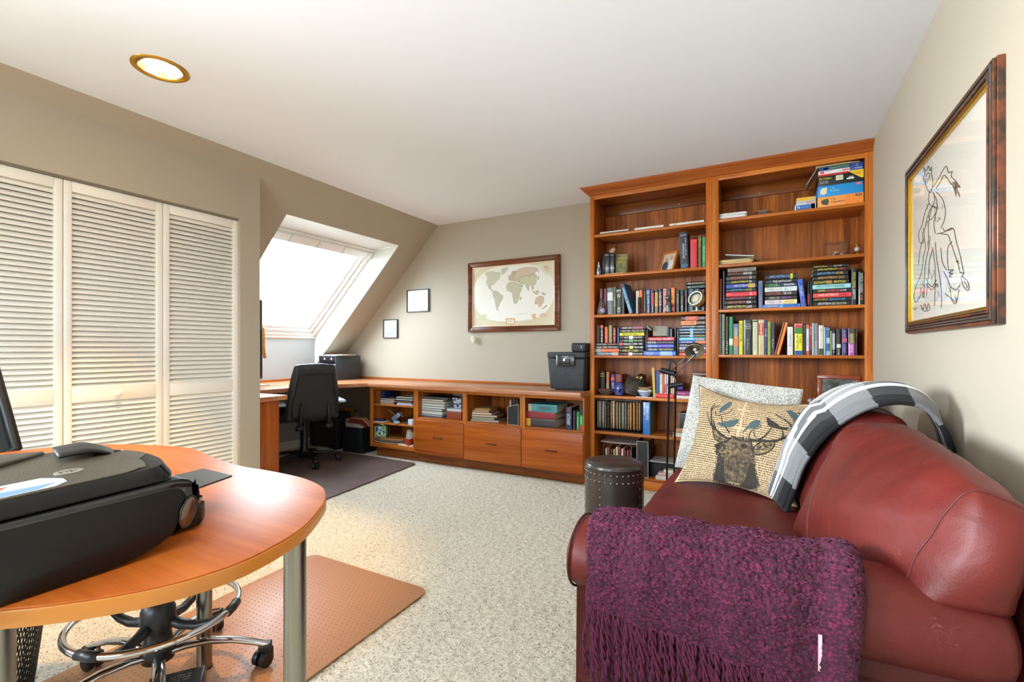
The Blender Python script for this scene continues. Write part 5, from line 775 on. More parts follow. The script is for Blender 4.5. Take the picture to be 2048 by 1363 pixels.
MB().box(-4.275, -4.262, 3.705, 3.72, .05, .36).build('zip_strip', mat('#a89c88', .5), t)
cb('magazine', 'upright dark magazine right of the woven suitcase', 'magazine', -4.255, -4.20, 3.68, 3.90, 0, .345, mat('#26242c', .5))
for i, (x, c_) in enumerate(((-4.19, '#c8a070'), (-4.165, '#8c7048'), (-4.14, '#d8b888'))): tag(MB().box(x, x+.02, 3.80, 3.96, 0, .33-.03*i).build('paper_roll', mat(c_, .6), bevel=.008), '%s rolled chart standing behind the file crate' % ['tan', 'brown', 'cream'][i], 'roll')
# ---------------------------------------------------------------- wall pictures
def wframe4(t, x0, x1, z0, z1, w, y0, y1, m, bev=.003, nm='frame'):
    for k_, pl in enumerate(([(x0, z1), (x1, z1), (x1-w, z1-w), (x0+w, z1-w)], [(x1, z1), (x1, z0), (x1-w, z0+w), (x1-w, z1-w)], [(x1, z0), (x0, z0), (x0+w, z0+w), (x1-w, z0+w)], [(x0, z0), (x0, z1), (x0+w, z1-w), (x0+w, z0+w)])):
        MB().extr([(a, y0, b) for a, b in pl], (0, y1-y0, 0)).build(nm, m, t, bevel=bev)
yw = YF-.0008
for lab, x0, x1, z0, z1, pm in (('small black-framed nearly blank print, upper of two on the far wall', -3.58, -3.27, 1.516, 1.765, mat('#e8eaea', .25, coat=.6)), ('small black-framed photo of green garden, lower of two on the far wall', -3.93, -3.715, 1.232, 1.447, mat('#e4e6e6', .25, coat=.6))):
    t = thing('picture', lab, 'picture', ((x0+x1)/2, yw, z0)); wframe4(t, x0, x1, z0, z1, .011, yw-.02, yw, mat('#3c3c3a', .4), .002)
    MB().box(x0+.012, x1-.012, yw-.010, yw-.004, z0+.012, z1-.012).build('mount', pm, t)
    if x0 < -3.8: MB().box(x0+.04, x1-.04, yw-.0108, yw-.010, z0+.035, z1-.035).build('print', mat('#c8d4c0', .3, coat=.6, mix=('#6c9c6c', 22, .2)), t)
# map
x0, x1, z0, z1 = -2.753, -1.727, 1.280, 1.993; t = thing('framed_map', 'antique-style world map in wide brown frame on the far wall', 'map', ((x0+x1)/2, yw, z0)); fr = .055
wframe4(t, x0, x1, z0, z1, fr, yw-.028, yw, wood('X', '#4c2412', '#7c4426', .25, .04, .5), .006)
wframe4(t, x0+fr-.002, x1-fr+.002, z0+fr-.002, z1-fr+.002, .009, yw-.024, yw-.004, mat('#e8d0b4', .3, .3), .002, 'inner_slip')
mx0, mx1, mz0, mz1 = x0+fr+.006, x1-fr-.006, z0+fr+.006, z1-fr-.006
MB().box(mx0, mx1, yw-.014, yw-.008, mz0, mz1).build('map_sheet', mat('#e6dcc2', .5, mix=('#dccaa6', 4, .2)), t)
def mp(px, py): # crop pixel of the measured map -> sheet position, perspective-corrected
    u = 920+px*220/1428; v = 490+py*210/1363; return XY(u, yw-.014), ZV(u, v, yw-.014)
def mpoly(mb, pts, y): mb.extr([(a, y, b) for a, b in [mp(*p) for p in pts]], (0, .0003, 0))
mw, mh = mx1-mx0, mz1-mz0; cxm, czm = (mx0+mx1)/2, mz0+mh*.535
MB().extr([(cxm+mw*.495*math.copysign(abs(math.cos(q))**.8, math.cos(q)), yw-.0142, czm+mh*.475*math.copysign(abs(math.sin(q))**.75, math.sin(q))) for q in [2*math.pi*i/64 for i in range(64)]], (0, .0002, 0)).build('ocean_oval', mat('#f6f3ea', .5), t)
CT = [('north_america', '#c8cab6', [(330, 370), (365, 345), (420, 340), (480, 355), (520, 350), (525, 400), (500, 440), (455, 480), (440, 520), (430, 510), (400, 515), (410, 545), (395, 560), (430, 590), (420, 600), (375, 555), (355, 510), (340, 470), (360, 440), (350, 395)]), ('greenland', '#c4ccc4', [(540, 310), (590, 290), (630, 295), (600, 340), (560, 375), (545, 380)]),
 ('south_america', '#bcbea8', [(425, 610), (455, 590), (500, 610), (525, 640), (560, 655), (550, 700), (525, 740), (505, 780), (490, 820), (500, 855), (480, 840), (465, 780), (455, 700), (430, 660)]), ('africa', '#c2bea4', [(615, 500), (650, 480), (720, 480), (760, 500), (790, 560), (805, 570), (775, 630), (765, 690), (740, 750), (705, 758), (690, 700), (680, 620), (650, 600), (615, 590), (602, 550)]), ('madagascar', '#b8b498', [(785, 670), (798, 675), (788, 715), (777, 705)]),
 ('europe', '#c0a088', [(635, 450), (630, 400), (660, 390), (680, 340), (715, 335), (715, 380), (700, 420), (760, 440), (775, 480), (720, 465), (660, 465)]), ('russia', '#d6b8ac', [(715, 340), (770, 310), (860, 285), (960, 285), (1015, 300), (1020, 350), (990, 330), (970, 370), (900, 390), (820, 400), (760, 430), (705, 410)]), ('asia', '#c4c4a4', [(775, 420), (830, 400), (910, 390), (960, 370), (1000, 400), (990, 450), (985, 500), (950, 520), (960, 560), (940, 580), (925, 525), (895, 520), (890, 590), (870, 560), (845, 510), (800, 490), (820, 540), (790, 545), (765, 480)]),
 ('indonesia', '#b0ac70', [(950, 590), (975, 610), (1010, 640), (990, 640), (955, 615)]), ('borneo', '#c8ac80', [(985, 595), (1020, 590), (1025, 620), (1000, 630)]), ('new_guinea', '#b4b484', [(1060, 610), (1110, 630), (1100, 650), (1070, 635)]), ('australia', '#d0a890', [(985, 690), (1020, 665), (1055, 660), (1085, 670), (1088, 720), (1060, 780), (1030, 805), (1010, 760), (970, 765)]), ('new_zealand', '#8c9080', [(1125, 775), (1130, 785), (1075, 830), (1070, 822)]), ('japan', '#b8a88c', [(1020, 400), (1028, 420), (1015, 450), (1008, 440)])]
for nme, c_, pts in CT:
    m = MB(); mpoly(m, pts, yw-.0146); m.build('printed_land', mat(c_, .55, mix=('#d8d0b4', 90, .12)), t)
m = MB()
for nme, c_, pts in CT:
    pp = [mp(*p) for p in pts]
    for i in range(len(pp)): a, b = pp[i], pp[(i+1) % len(pp)]; m.tube([(a[0], yw-.0147, a[1]), (b[0], yw-.0147, b[1])], .0009, 4, cap=False)
m.build('coastlines', mat('#7c705c', .6), t)['kind'] = 'stuff'
m = MB()
for pts in ([(300, 290), (160, 300), (165, 420), (230, 350)], ): mpoly(m, pts, yw-.0145)
mpoly(m, [(1010, 250), (1185, 240), (1185, 400), (1110, 370), (1040, 310)], yw-.0145); m.build('inset_panel', mat('#e8e0c8', .6), t)
m = MB(); mpoly(m, [(1080, 275), (1150, 250), (1170, 300), (1140, 350), (1100, 320)], yw-.0148); mpoly(m, [(920, 895), (980, 885), (990, 960), (940, 950)], yw-.0148); mpoly(m, [(1030, 900), (1110, 875), (1130, 920), (1060, 940)], yw-.0148); m.build('printed_inset', mat('#d8a47c', .6, mix=('#e8dcc0', 60, .15)), t)
m = MB(); mpoly(m, [(270, 900), (350, 900), (340, 970), (280, 975)], yw-.0148); m.build('printed_inset', mat('#c4d4a8', .6, mix=('#e4e0c8', 60, .2)), t)
m = MB(); mpoly(m, [(595, 945), (718, 945), (718, 1032), (595, 1032)], yw-.0149); m.build('cartouche', mat('#cc8858', .5, mix=('#e8d8b8', 70, .15)), t); m = MB(); mpoly(m, [(612, 965), (700, 965), (700, 1012), (612, 1012)], yw-.0152); m.build('cartouche_panel', mat('#eee6d0', .5), t)
m = MB(); a = mp(622, 995); text_on(m, 'WORLD', (a[0], yw-.0156, a[1]), (1, 0, 0), (0, 0, 1), .045, .012); m.build('lettering', mat('#8c7860', .5), t)
m = MB()
for (a, b) in (((430, 985), (590, 995)), ((725, 990), (900, 960)), ((720, 905), (890, 880))): 
    p, q = mp(*a), mp(*b); m.tube([(p[0], yw-.0146, p[1]), (q[0], yw-.0146, q[1])], .0008, 4)
m.build('printed_rule', mat('#a08c74', .5), t)
MB().box(mx0, mx1, yw-.0175, yw-.0165, mz0, mz1).build('glass', thin_glass('picture_glass'), t)
# ornament hanging from the map frame
c = (XY(945, yw-.04), yw-.03, ZV(945, 678, yw-.04)); t = thing('hanging_ornament', 'small white oval ornament hanging below the map frame corner', 'ornament', c)
o = MB().ball(c, (.026, .010, .036), 20, 12).build('body', mat('#e8e4d0', .4, mix=('#b8b494', 60, .1)), t, smooth=True); MB().tube([(c[0]+.028*math.cos(q), c[1]-.004, c[2]+.038*math.sin(q)) for q in [i*2*math.pi/18 for i in range(18)]], .004, 6, True).build('beaded_rim', mat('#d8d4b8', .4), t, smooth=True)
MB().tube([(c[0]-.006, c[1], c[2]+.03), (c[0]-.010, yw-.031, z0+.02), (c[0]-.002, yw-.032, z0+.07), (c[0]+.010, yw-.031, z0+.02), (c[0]+.008, c[1], c[2]+.03)], .0012, 6).build('cord', mat('#c8b06c', .5), t, smooth=True)
# big ink drawing on the right wall (frame seen along the wall)
xw = XR-.0008; t = thing('framed_drawing', 'large ink drawing in wide dark moulded frame on the right wall', 'picture', (xw, 2.32, 1.18)); y0, y1, z0, z1 = 1.825, 2.83, 1.177, 1.932
FM = mat('#2e1d14', .35, coat=.5, mix=('#6c3416', 26, .10))
def yframe(y0, y1, z0, z1, w, xa, xb, m, nm, bev):
    for pl in ([(y0, z1), (y1, z1), (y1-w, z1-w), (y0+w, z1-w)], [(y1, z1), (y1, z0), (y1-w, z0+w), (y1-w, z1-w)], [(y1, z0), (y0, z0), (y0+w, z0+w), (y1-w, z0+w)], [(y0, z0), (y0, z1), (y0+w, z1-w), (y0+w, z0+w)]): MB().extr([(xa, a, b) for a, b in pl], (xb-xa, 0, 0)).build(nm, m, t, bevel=bev)
yframe(y0, y1, z0, z1, .052, xw, xw-.018, FM, 'frame', .002)
for k_ in range(4): yframe(y0+.004+k_*.010, y1-.004-k_*.010, z0+.004+k_*.010, z1-.004-k_*.010, .007, xw-.018, xw-.026-.003*(k_ % 2), mat('#5c544c', .25, .5) if k_ in (1, 2) else FM, 'moulding_reed', .001)
yframe(y0+.046, y1-.046, z0+.046, z1-.046, .009, xw-.010, xw-.024, mat('#c89c2c', .25, .9), 'gilt_slip', .002)
m = MB()
for i in range(90):
    y = y0+.05+(y1-y0-.10)*i/89
    for zz_ in (z0+.046, z1-.046): m.ball((xw-.024, y, zz_), (.002, .0045, .0045), 6, 4)
for i in range(66):
    zz_ = z0+.05+(z1-z0-.10)*i/65
    for y in (y0+.046, y1-.046): m.ball((xw-.024, y, zz_), (.002, .0045, .0045), 6, 4)
m.build('beading', mat('#5c4018', .3, .5), t, smooth=True)['kind'] = 'stuff'
MB().box(xw-.010, xw-.004, y0+.045, y1-.045, z0+.045, z1-.045).build('mount', mat('#e2ded2', .5), t)
xp = xw-.0104
def dp(px, py):   # crop pixel of the measured drawing -> wall position
    u = 1790+px*200/717; v = 300+py*380/1363; r = ray(u, v); s = xp/r.x; return (xp, r.y*s, HC+r.z*s)
INK = mat('#3c302a', .6); m = MB()
def stroke(pts, w=.0022):
    P_ = [Vector(dp(*p)) for p in pts]; Q = []
    for i in range(len(P_)-1):
        a = P_[max(i-1, 0)]; b = P_[i]; c_ = P_[i+1]; d_ = P_[min(i+2, len(P_)-1)]
        for k_ in range(5): s = k_/5; Q.append(.5*((2*b)+(c_-a)*s+(2*a-5*b+4*c_-d_)*s*s+(3*b-a-3*c_+d_)*s**3))
    Q.append(P_[-1]); m.tube(Q, w*.5, 4, cap=False, sq=1)
for st_ in ([(205, 125), (215, 170), (205, 200), (225, 260), (235, 290)], [(205, 125), (225, 150), (240, 115), (250, 150), (262, 120), (265, 180), (272, 220), (268, 270), (255, 300), (238, 292)], [(222, 190), (235, 165), (250, 175), (245, 210)], [(275, 265), (320, 190), (365, 115), (385, 160), (412, 150)], [(295, 275), (330, 220), (352, 180), (385, 215)],
 [(385, 215), (400, 240), (420, 260), (440, 330)], [(412, 150), (405, 190), (430, 215), (468, 268), (440, 250)], [(420, 230), (445, 280), (466, 335), (450, 300)], [(430, 262), (440, 300), (437, 330)], [(250, 300), (240, 360), (262, 400), (285, 370), (280, 310)], [(295, 300), (340, 350), (362, 430), (355, 500), (330, 560)], [(270, 300), (300, 360), (300, 430), (280, 520), (290, 600)],
 [(245, 380), (215, 450), (195, 540), (172, 590), (178, 660), (205, 660), (198, 600), (215, 560), (235, 470)], [(205, 560), (212, 640), (220, 700), (205, 760)], [(262, 420), (245, 500), (240, 600), (250, 680)], [(268, 400), (240, 460), (256, 500), (296, 440), (290, 410), (268, 400)], [(300, 600), (345, 590), (400, 560), (425, 575), (440, 650), (470, 760), (495, 890)], [(330, 600), (380, 610), (400, 660), (440, 780), (470, 880)], [(345, 560), (360, 580), (412, 565)],
 [(410, 655), (380, 700), (378, 800), (385, 860)], [(330, 700), (340, 800), (370, 860)], [(250, 680), (225, 780), (212, 900), (208, 1060)], [(225, 1050), (240, 900), (250, 780), (275, 700)], [(290, 660), (300, 780), (320, 900), (335, 1040), (332, 1130)], [(270, 700), (290, 860), (284, 1118)], [(225, 960), (260, 1000), (300, 960)], [(222, 920), (262, 980), (298, 930)], [(205, 760), (190, 880), (150, 980), (135, 1050), (150, 1090), (190, 1030)],
 [(385, 860), (420, 860), (385, 880), (415, 885), (390, 900), (405, 915)], [(350, 870), (380, 930), (400, 980), (440, 1000), (470, 960)], [(395, 985), (410, 1080), (440, 1095), (460, 1000)], [(360, 1030), (400, 1060), (440, 1090), (430, 1040)], [(470, 880), (498, 885), (480, 900), (500, 920)], [(475, 910), (485, 960), (510, 1000), (532, 998), (525, 950), (500, 920)], [(490, 940), (510, 960), (520, 990)],
 [(185, 1110), (200, 1140), (215, 1100), (228, 1145), (240, 1100), (252, 1140)], [(190, 1140), (215, 1155), (245, 1148)], [(115, 1140), (125, 1130), (140, 1142), (155, 1132)], [(440, 800), (455, 795), (448, 815), (462, 810)], [(170, 820), (180, 720), (200, 640)]): stroke(st_, .0034)
for i in range(46): # hatching on the torso, arm and cloth
    a = random.choice([(262, 420, 40, 150), (325, 420, 30, 110), (255, 640, 22, 70), (300, 860, 26, 190), (235, 220, 24, 50), (425, 235, 20, 40), (190, 960, 22, 90), (345, 980, 40, 90), (262, 860, 16, 80)]); px = a[0]+random.uniform(-1, 1)*a[2]; py = a[1]+random.uniform(-1, 1)*a[3]*.6; l_ = random.uniform(20, 60)
    stroke([(px, py), (px+random.uniform(-6, 10), py+l_*.5), (px+random.uniform(-12, 16), py+l_)], .0019)
m.build('ink_drawing', INK, t)
MB().box(xw-.0165, xw-.0155, y0+.05, y1-.05, z0+.05, z1-.05).build('glass', thin_glass('drawing_glass'), t)
# ---------------------------------------------------------------- red leather sofa
def leather(name, col, col2, scale=1.0, rough=.34):
    m = bpy.data.materials.new(name); m.use_nodes = True; t = m.node_tree; n = t.nodes; L = t.links.new; b = n['Principled BSDF']
    tc = n.new('ShaderNodeTexCoord'); a = n.new('ShaderNodeTexNoise'); a.inputs['Scale'].default_value = 3.2; a.inputs['Detail'].default_value = 5
    r = n.new('ShaderNodeValToRGB'); r.color_ramp.elements[0].position = .35; r.color_ramp.elements[1].position = .68; r.color_ramp.elements[0].color = lin(col); r.color_ramp.elements[1].color = lin(col2)
    L(tc.outputs['Object'], a.inputs['Vector']); L(a.outputs['Fac'], r.inputs['Fac'])
    # pale scuffs: thin ridges of a stretched noise
    s = n.new('ShaderNodeTexNoise'); s.inputs['Scale'].default_value = 14; s.inputs['Detail'].default_value = 2; s.inputs['Distortion'].default_value = 2.5; L(tc.outputs['Object'], s.inputs['Vector'])
    d = n.new('ShaderNodeMath'); d.operation = 'SUBTRACT'; d.inputs[1].default_value = .5; L(s.outputs['Fac'], d.inputs[0]); ab = n.new('ShaderNodeMath'); ab.operation = 'ABSOLUTE'; L(d.outputs[0], ab.inputs[0])
    mr = n.new('ShaderNodeMapRange'); mr.inputs['From Min'].default_value = 0; mr.inputs['From Max'].default_value = .006; mr.inputs['To Min'].default_value = .34; mr.inputs['To Max'].default_value = 0; L(ab.outputs[0], mr.inputs['Value'])
    g = n.new('ShaderNodeTexNoise'); g.inputs['Scale'].default_value = 5; L(tc.outputs['Object'], g.inputs['Vector']); gm = n.new('ShaderNodeMapRange'); gm.inputs['From Min'].default_value = .52; gm.inputs['From Max'].default_value = .66; L(g.outputs['Fac'], gm.inputs['Value'])
    mu = n.new('ShaderNodeMath'); mu.operation = 'MULTIPLY'; L(mr.outputs[0], mu.inputs[0]); L(gm.outputs[0], mu.inputs[1]); mx = n.new('ShaderNodeMixRGB'); mx.inputs[2].default_value = lin('#b88070'); L(mu.outputs[0], mx.inputs[0]); L(r.outputs['Color'], mx.inputs[1]); L(mx.outputs[0], b.inputs['Base Color'])
    b.inputs['Roughness'].default_value = rough; b.inputs['Coat Weight'].default_value = .04; b.inputs['Coat Roughness'].default_value = .28; b.inputs['Specular IOR Level'].default_value = .28
    v = n.new('ShaderNodeTexVoronoi'); v.inputs['Scale'].default_value = 260*scale; L(tc.outputs['Object'], v.inputs['Vector'])
    w = n.new('ShaderNodeTexNoise'); w.inputs['Scale'].default_value = 11; w.inputs['Detail'].default_value = 4; w.inputs['Distortion'].default_value = 1.2; L(tc.outputs['Object'], w.inputs['Vector'])
    b1 = n.new('ShaderNodeBump'); b1.inputs['Strength'].default_value = .22; b1.inputs['Distance'].default_value = .0012; L(v.outputs['Distance'], b1.inputs['Height'])
    b2 = n.new('ShaderNodeBump'); b2.inputs['Strength'].default_value = .35; b2.inputs['Distance'].default_value = .008; L(w.outputs['Fac'], b2.inputs['Height']); L(b1.outputs[0], b2.inputs['Normal']); L(b2.outputs[0], b.inputs['Normal'])
    return m
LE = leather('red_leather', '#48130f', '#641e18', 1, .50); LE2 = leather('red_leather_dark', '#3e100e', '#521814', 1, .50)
def puff(corners, bulge=(.05, .03, .03), n=22, rnd=.14, wr=.004, seed=0):
    """pillowy hexahedron: corners 8 points (u,v,w in 000,100,010,110,001,101,011,111); rounded edges, bulging faces"""
    C_ = [Vector(c) for c in corners]; rs = np.random.default_rng(seed); ph = rs.random(8)*6.28
    def tri(u, v, w): return sum((C_[i]*((u if i & 1 else 1-u)*(v if i & 2 else 1-v)*(w if i & 4 else 1-w)) for i in range(8)), Vector((0, 0, 0)))
    ex = (tri(1, .5, .5)-tri(0, .5, .5)).normalized(); ey = (tri(.5, 1, .5)-tri(.5, 0, .5)).normalized(); ez = (tri(.5, .5, 1)-tri(.5, .5, 0)).normalized()
    lx, ly, lz = (tri(1, .5, .5)-tri(0, .5, .5)).length, (tri(.5, 1, .5)-tri(.5, 0, .5)).length, (tri(.5, .5, 1)-tri(.5, .5, 0)).length
    m = MB(); idx = {}
    def pt(i, j, k):
        if (i, j, k) in idx: return idx[(i, j, k)]
        p = [2*i/n-1, 2*j/n-1, 2*k/n-1]; rr = [min(.95, 2*rnd*min(lx, ly, lz)/l) for l in (lx, ly, lz)]
        c = [max(-1+r_, min(1-r_, x)) for x, r_ in zip(p, rr)]; d = [(x-y)/r_ for x, y, r_ in zip(p, c, rr)]; L_ = math.sqrt(sum(x*x for x in d))
        mxd = max(abs(x) for x in d) if L_ else 0
        q = [y+x*r_*(mxd/L_ if L_ > 0 else 0) for x, y, r_ in zip(d, c, rr)]
        P_ = tri(*[(x+1)/2 for x in q]); f = lambda a, b: (1-a*a)*(1-b*b)
        P_ = P_+ex*(q[0]*bulge[0]*f(q[1], q[2]))+ey*(q[1]*bulge[1]*f(q[0], q[2]))+ez*(q[2]*bulge[2]*f(q[0], q[1]))
        e_ = abs(q[2])*abs(q[0]); P_ = P_+(ex*q[0]+ez*q[2])*wr*(math.sin(q[1]*17+ph[0]+q[2]*4)*e_+.5*math.sin(q[1]*31+ph[1]+q[0]*7)*e_+.6*math.sin(q[2]*9+ph[2]+q[1]*5))
        idx[(i, j, k)] = len(m.v); m.v.append(tuple(P_)); return idx[(i, j, k)]
    for a in range(n):
        for b in range(n):
            for q, fl in ((0, 0), (n, 1)):
                for fc in ([pt(q, a, b), pt(q, a, b+1), pt(q, a+1, b+1), pt(q, a+1, b)], [pt(a, q, b), pt(a+1, q, b), pt(a+1, q, b+1), pt(a, q, b+1)], [pt(a, b, q), pt(a, b+1, q), pt(a+1, b+1, q), pt(a+1, b, q)]):
                    m.f.append(tuple(fc[::-1] if fl else fc)); m.mi.append(0)
    m.fn = lambda u, v, w: None; return m
def bx8(x0, x1, y0, y1, z0, z1): return [(x, y, z) for z in (z0, z1) for y in (y0, y1) for x in (x0, x1)]
sofa = thing('sofa', 'dark red leather sofa against the right wall', 'sofa', (.05, 2.1, 0))
def sp(name, mb, m=LE, p=sofa): return mb.build(name, m, p, smooth=True)
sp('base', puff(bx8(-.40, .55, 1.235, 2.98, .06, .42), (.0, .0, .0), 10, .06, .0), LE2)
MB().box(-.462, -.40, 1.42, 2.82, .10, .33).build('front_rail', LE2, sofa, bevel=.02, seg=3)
sp('seat_cushion', puff(bx8(-.47, .34, 1.40, 2.80, .30, .455), (.025, 0, .022), 26, .30, .0015, 3))
for y0, y1, yc in ((1.215, 1.42, 1.315), (2.80, 3.0, 2.90)):
    xf = -.475 if y0 < 2 else -.40
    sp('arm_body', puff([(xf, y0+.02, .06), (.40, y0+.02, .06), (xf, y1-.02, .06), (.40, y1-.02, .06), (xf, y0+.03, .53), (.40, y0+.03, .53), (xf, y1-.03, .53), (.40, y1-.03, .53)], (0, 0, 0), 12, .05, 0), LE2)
    roll = []
    path = [(-.497, .3), (-.494, .75), (-.484, .93), (-.465, 1.0), (-.3, 1.0), (-.1, 1.02), (.1, 1.03), (.28, 1.02), (.36, 1.0), (.395, .93), (.41, .7), (.415, .3)]
    if y0 > 2: path = [(x+.075 if x < -.35 else x, r) for x, r in path]
    def armfn(a, b, yc=yc):
        i = a*(len(path)-1); k = min(int(i), len(path)-2); s = i-k; x = path[k][0]*(1-s)+path[k+1][0]*s; r = path[k][1]*(1-s)+path[k+1][1]*s; th_ = 2*math.pi*b
        return (x, yc+.122*r*math.cos(th_), .530+.093*r*math.sin(th_)*(1+.03*math.sin(x*14)))
    sp('arm_roll', MB().grid(armfn, 44, 40))
    MB().tube([(xf-.003, yc+.123*math.cos(q), .530+.094*math.sin(q)) for q in [2*math.pi*i/40 for i in range(40)]], .0035, 6, True).build('piping', LE2, sofa, smooth=True)
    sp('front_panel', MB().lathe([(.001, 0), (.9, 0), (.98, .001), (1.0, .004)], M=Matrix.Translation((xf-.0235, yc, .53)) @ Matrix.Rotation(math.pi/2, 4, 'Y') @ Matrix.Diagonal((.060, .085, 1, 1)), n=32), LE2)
sp('back_frame', puff([(.40, 1.225, .06), (.565, 1.225, .06), (.38, 2.99, .06), (.565, 2.99, .06), (.435, 1.235, .685), (.565, 1.235, .70), (.40, 2.98, .74), (.565, 2.98, .74)], (.0, .012, .02), 20, .22, .002, 5))
near = [(.255, 1.245, .575), (.41, 1.235, .59), (.045, 1.92, .46), (.30, 2.03, .46), (.352, 1.262, .835), (.45, 1.25, .79), (.205, 1.91, .865), (.40, 2.01, .865)]
sp('back_cushion', puff(near, (.055, .03, .03), 34, .22, .0022, 8))
far = [(.09, 2.06, .46), (.36, 2.06, .46), (.10, 2.74, .46), (.36, 2.78, .46), (.22, 2.06, .88), (.42, 2.06, .86), (.25, 2.72, .90), (.43, 2.76, .86)]
sp('back_cushion', puff(far, (.05, .03, .03), 30, .28, .004, 9))
# seams on the near back cushion
def on_near(u, v, w):
    C_ = [Vector(c) for c in near]; P_ = sum((C_[i]*((u if i & 1 else 1-u)*(v if i & 2 else 1-v)*(w if i & 4 else 1-w)) for i in range(8)), Vector((0, 0, 0))); return P_
def shrink(name, path, r, target, m, off=.0):
    o = MB().tube(path, r, 6).build(name, m, sofa, smooth=True); s = o.modifiers.new('s', 'SHRINKWRAP'); s.target = target; s.wrap_method = 'NEAREST_SURFACEPOINT'; s.wrap_mode = 'ABOVE_SURFACE'; s.offset = off; return o
cu = [o for o in sofa.children if o.name.startswith('back_cushion')]
SEAM = mat('#4c1613', .6)
# bands: seam rings built just outside the surface by sampling the puffed surface itself
def seam(obj, co_, no, name, pick):
    """tube along the cut of the mesh by plane (co_, no)"""
    bm = bmesh.new(); bm.from_mesh(obj.data); r = bmesh.ops.bisect_plane(bm, geom=bm.verts[:]+bm.edges[:]+bm.faces[:], plane_co=co_, plane_no=no); es_ = [e for e in r['geom_cut'] if isinstance(e, bmesh.types.BMEdge)]
    adj = {}
    for e in es_:
        a, b = e.verts; adj.setdefault(a.index if a.index >= 0 else id(a), []); 
    vs = {}; nb_ = {}
    for e in es_:
        for x in e.verts: vs[id(x)] = x.co.copy()
        nb_.setdefault(id(e.verts[0]), []).append(id(e.verts[1])); nb_.setdefault(id(e.verts[1]), []).append(id(e.verts[0]))
    if not vs: bm.free(); return
    st_ = next(iter(vs)); loop = [st_]; prev = None; cur = st_
    while True:
        nx_ = [k for k in nb_[cur] if k != prev]
        if not nx_: break
        nx1 = nx_[0]
        if nx1 == st_: break
        loop.append(nx1); prev, cur = cur, nx1
        if len(loop) > 4000: break
    pts = [vs[k] for k in loop]; bm.free()
    out = [pts[0]]
    for p in pts[1:]:
        if (p-out[-1]).length > .008: out.append(p)
    return MB().tube(out, .0022, 6, True).build(name, SEAM, sofa, smooth=True)
seam(cu[0], Vector((.33, 1.285, .70)), Vector((.05, 1, .04)).normalized(), 'seam', 0)
seam(cu[0], Vector((.23, 1.84, .62)), Vector((-.55, 1, -.35)).normalized(), 'seam', 0)
seam(cu[1], Vector((.3, 2.20, .65)), Vector((0, 1, 0)), 'seam', 0)
MB().tube([(.30, 1.2225, .08), (.30, 1.2225, .44)], .0022, 6).build('seam', SEAM, sofa)
for x in (-.40, .50):
    for y in (1.28, 2.92): MB().cyl((x, y, 0), (x, y, .065), .02, .026, 14).build('foot', mat('#2a1a12', .5), sofa)
# ---------------------------------------------------------------- cushions
def pillowmap(bl, br, tl, tr, thick, sag=.03, pinch=.05):
    bl, br, tl, tr = map(Vector, (bl, br, tl, tr)); nr = ((br-bl).cross(tl-bl)).normalized()
    def F_(u, v, side):
        uu = (u-.5)*2; vv = (v-.5)*2; s = (1-pinch*(1-vv*vv)*abs(uu)**3); s2 = (1-pinch*(1-uu*uu)*abs(vv)**3)
        U_ = .5+.5*uu*s; V_ = .5+.5*vv*s2; P_ = bl*(1-U_)*(1-V_)+br*U_*(1-V_)+tl*(1-U_)*V_+tr*U_*V_
        h = (max(0, 1-uu**2)*max(0, 1-vv**2))**.45; h += .05*math.sin(7*u+3*v)*h
        return P_+nr*(thick*h*side)
    return F_, nr
def pillow(name, lab, cs, thick, m, pinch, cat='cushion', pile=0):
    F_, nr = pillowmap(*cs, thick, pinch=pinch); t = thing(name, lab, cat, tuple(cs[0])); N_ = 44 if not pile else 120; mb = MB()
    for side in (1, -1):
        mb.grid(lambda a, b, s=side: F_(a, b, s)+(nr*(s*random.uniform(-pile, pile)) if pile else Vector((0, 0, 0))), N_, N_, uv=True)
    mb.build('cover', m, t, smooth=True); return t, F_, nr
GP = bpy.data.materials.new('speckled_fur'); GP.use_nodes = True; nn_ = GP.node_tree.nodes; LL = GP.node_tree.links.new; bb_ = nn_['Principled BSDF']; tcx = nn_.new('ShaderNodeTexCoord')
na = nn_.new('ShaderNodeTexNoise'); na.inputs['Scale'].default_value = 240; na.inputs['Detail'].default_value = 2; ra = nn_.new('ShaderNodeValToRGB'); ra.color_ramp.elements[0].position = .42; ra.color_ramp.elements[0].color = lin('#6c6960'); ra.color_ramp.elements[1].position = .52; ra.color_ramp.elements[1].color = lin('#bfbdb5')
nb2 = nn_.new('ShaderNodeTexNoise'); nb2.inputs['Scale'].default_value = 7; ad2 = nn_.new('ShaderNodeMath'); ad2.operation = 'MULTIPLY_ADD'; ad2.inputs[1].default_value = .22; LL(tcx.outputs['Object'], na.inputs['Vector']); LL(tcx.outputs['Object'], nb2.inputs['Vector']); LL(nb2.outputs['Fac'], ad2.inputs[0]); sb2 = nn_.new('ShaderNodeMath'); sb2.operation = 'SUBTRACT'; sb2.inputs[1].default_value = .11; LL(na.outputs['Fac'], ad2.inputs[2]); LL(ad2.outputs[0], sb2.inputs[0]); LL(sb2.outputs[0], ra.inputs['Fac']); LL(ra.outputs['Color'], bb_.inputs['Base Color'])
bb_.inputs['Roughness'].default_value = .8; bb_.inputs['Sheen Weight'].default_value = .6; bq = nn_.new('ShaderNodeBump'); bq.inputs['Strength'].default_value = .7; bq.inputs['Distance'].default_value = .004; LL(na.outputs['Fac'], bq.inputs['Height']); LL(bq.outputs[0], bb_.inputs['Normal'])
pillow('cushion', 'speckled grey faux-fur cushion leaning behind the stag cushion', [(-.455, 2.665, .475), (.09, 2.56, .47), (-.372, 2.745, .965), (.135, 2.66, .915)], .062, GP, .02, pile=.003)
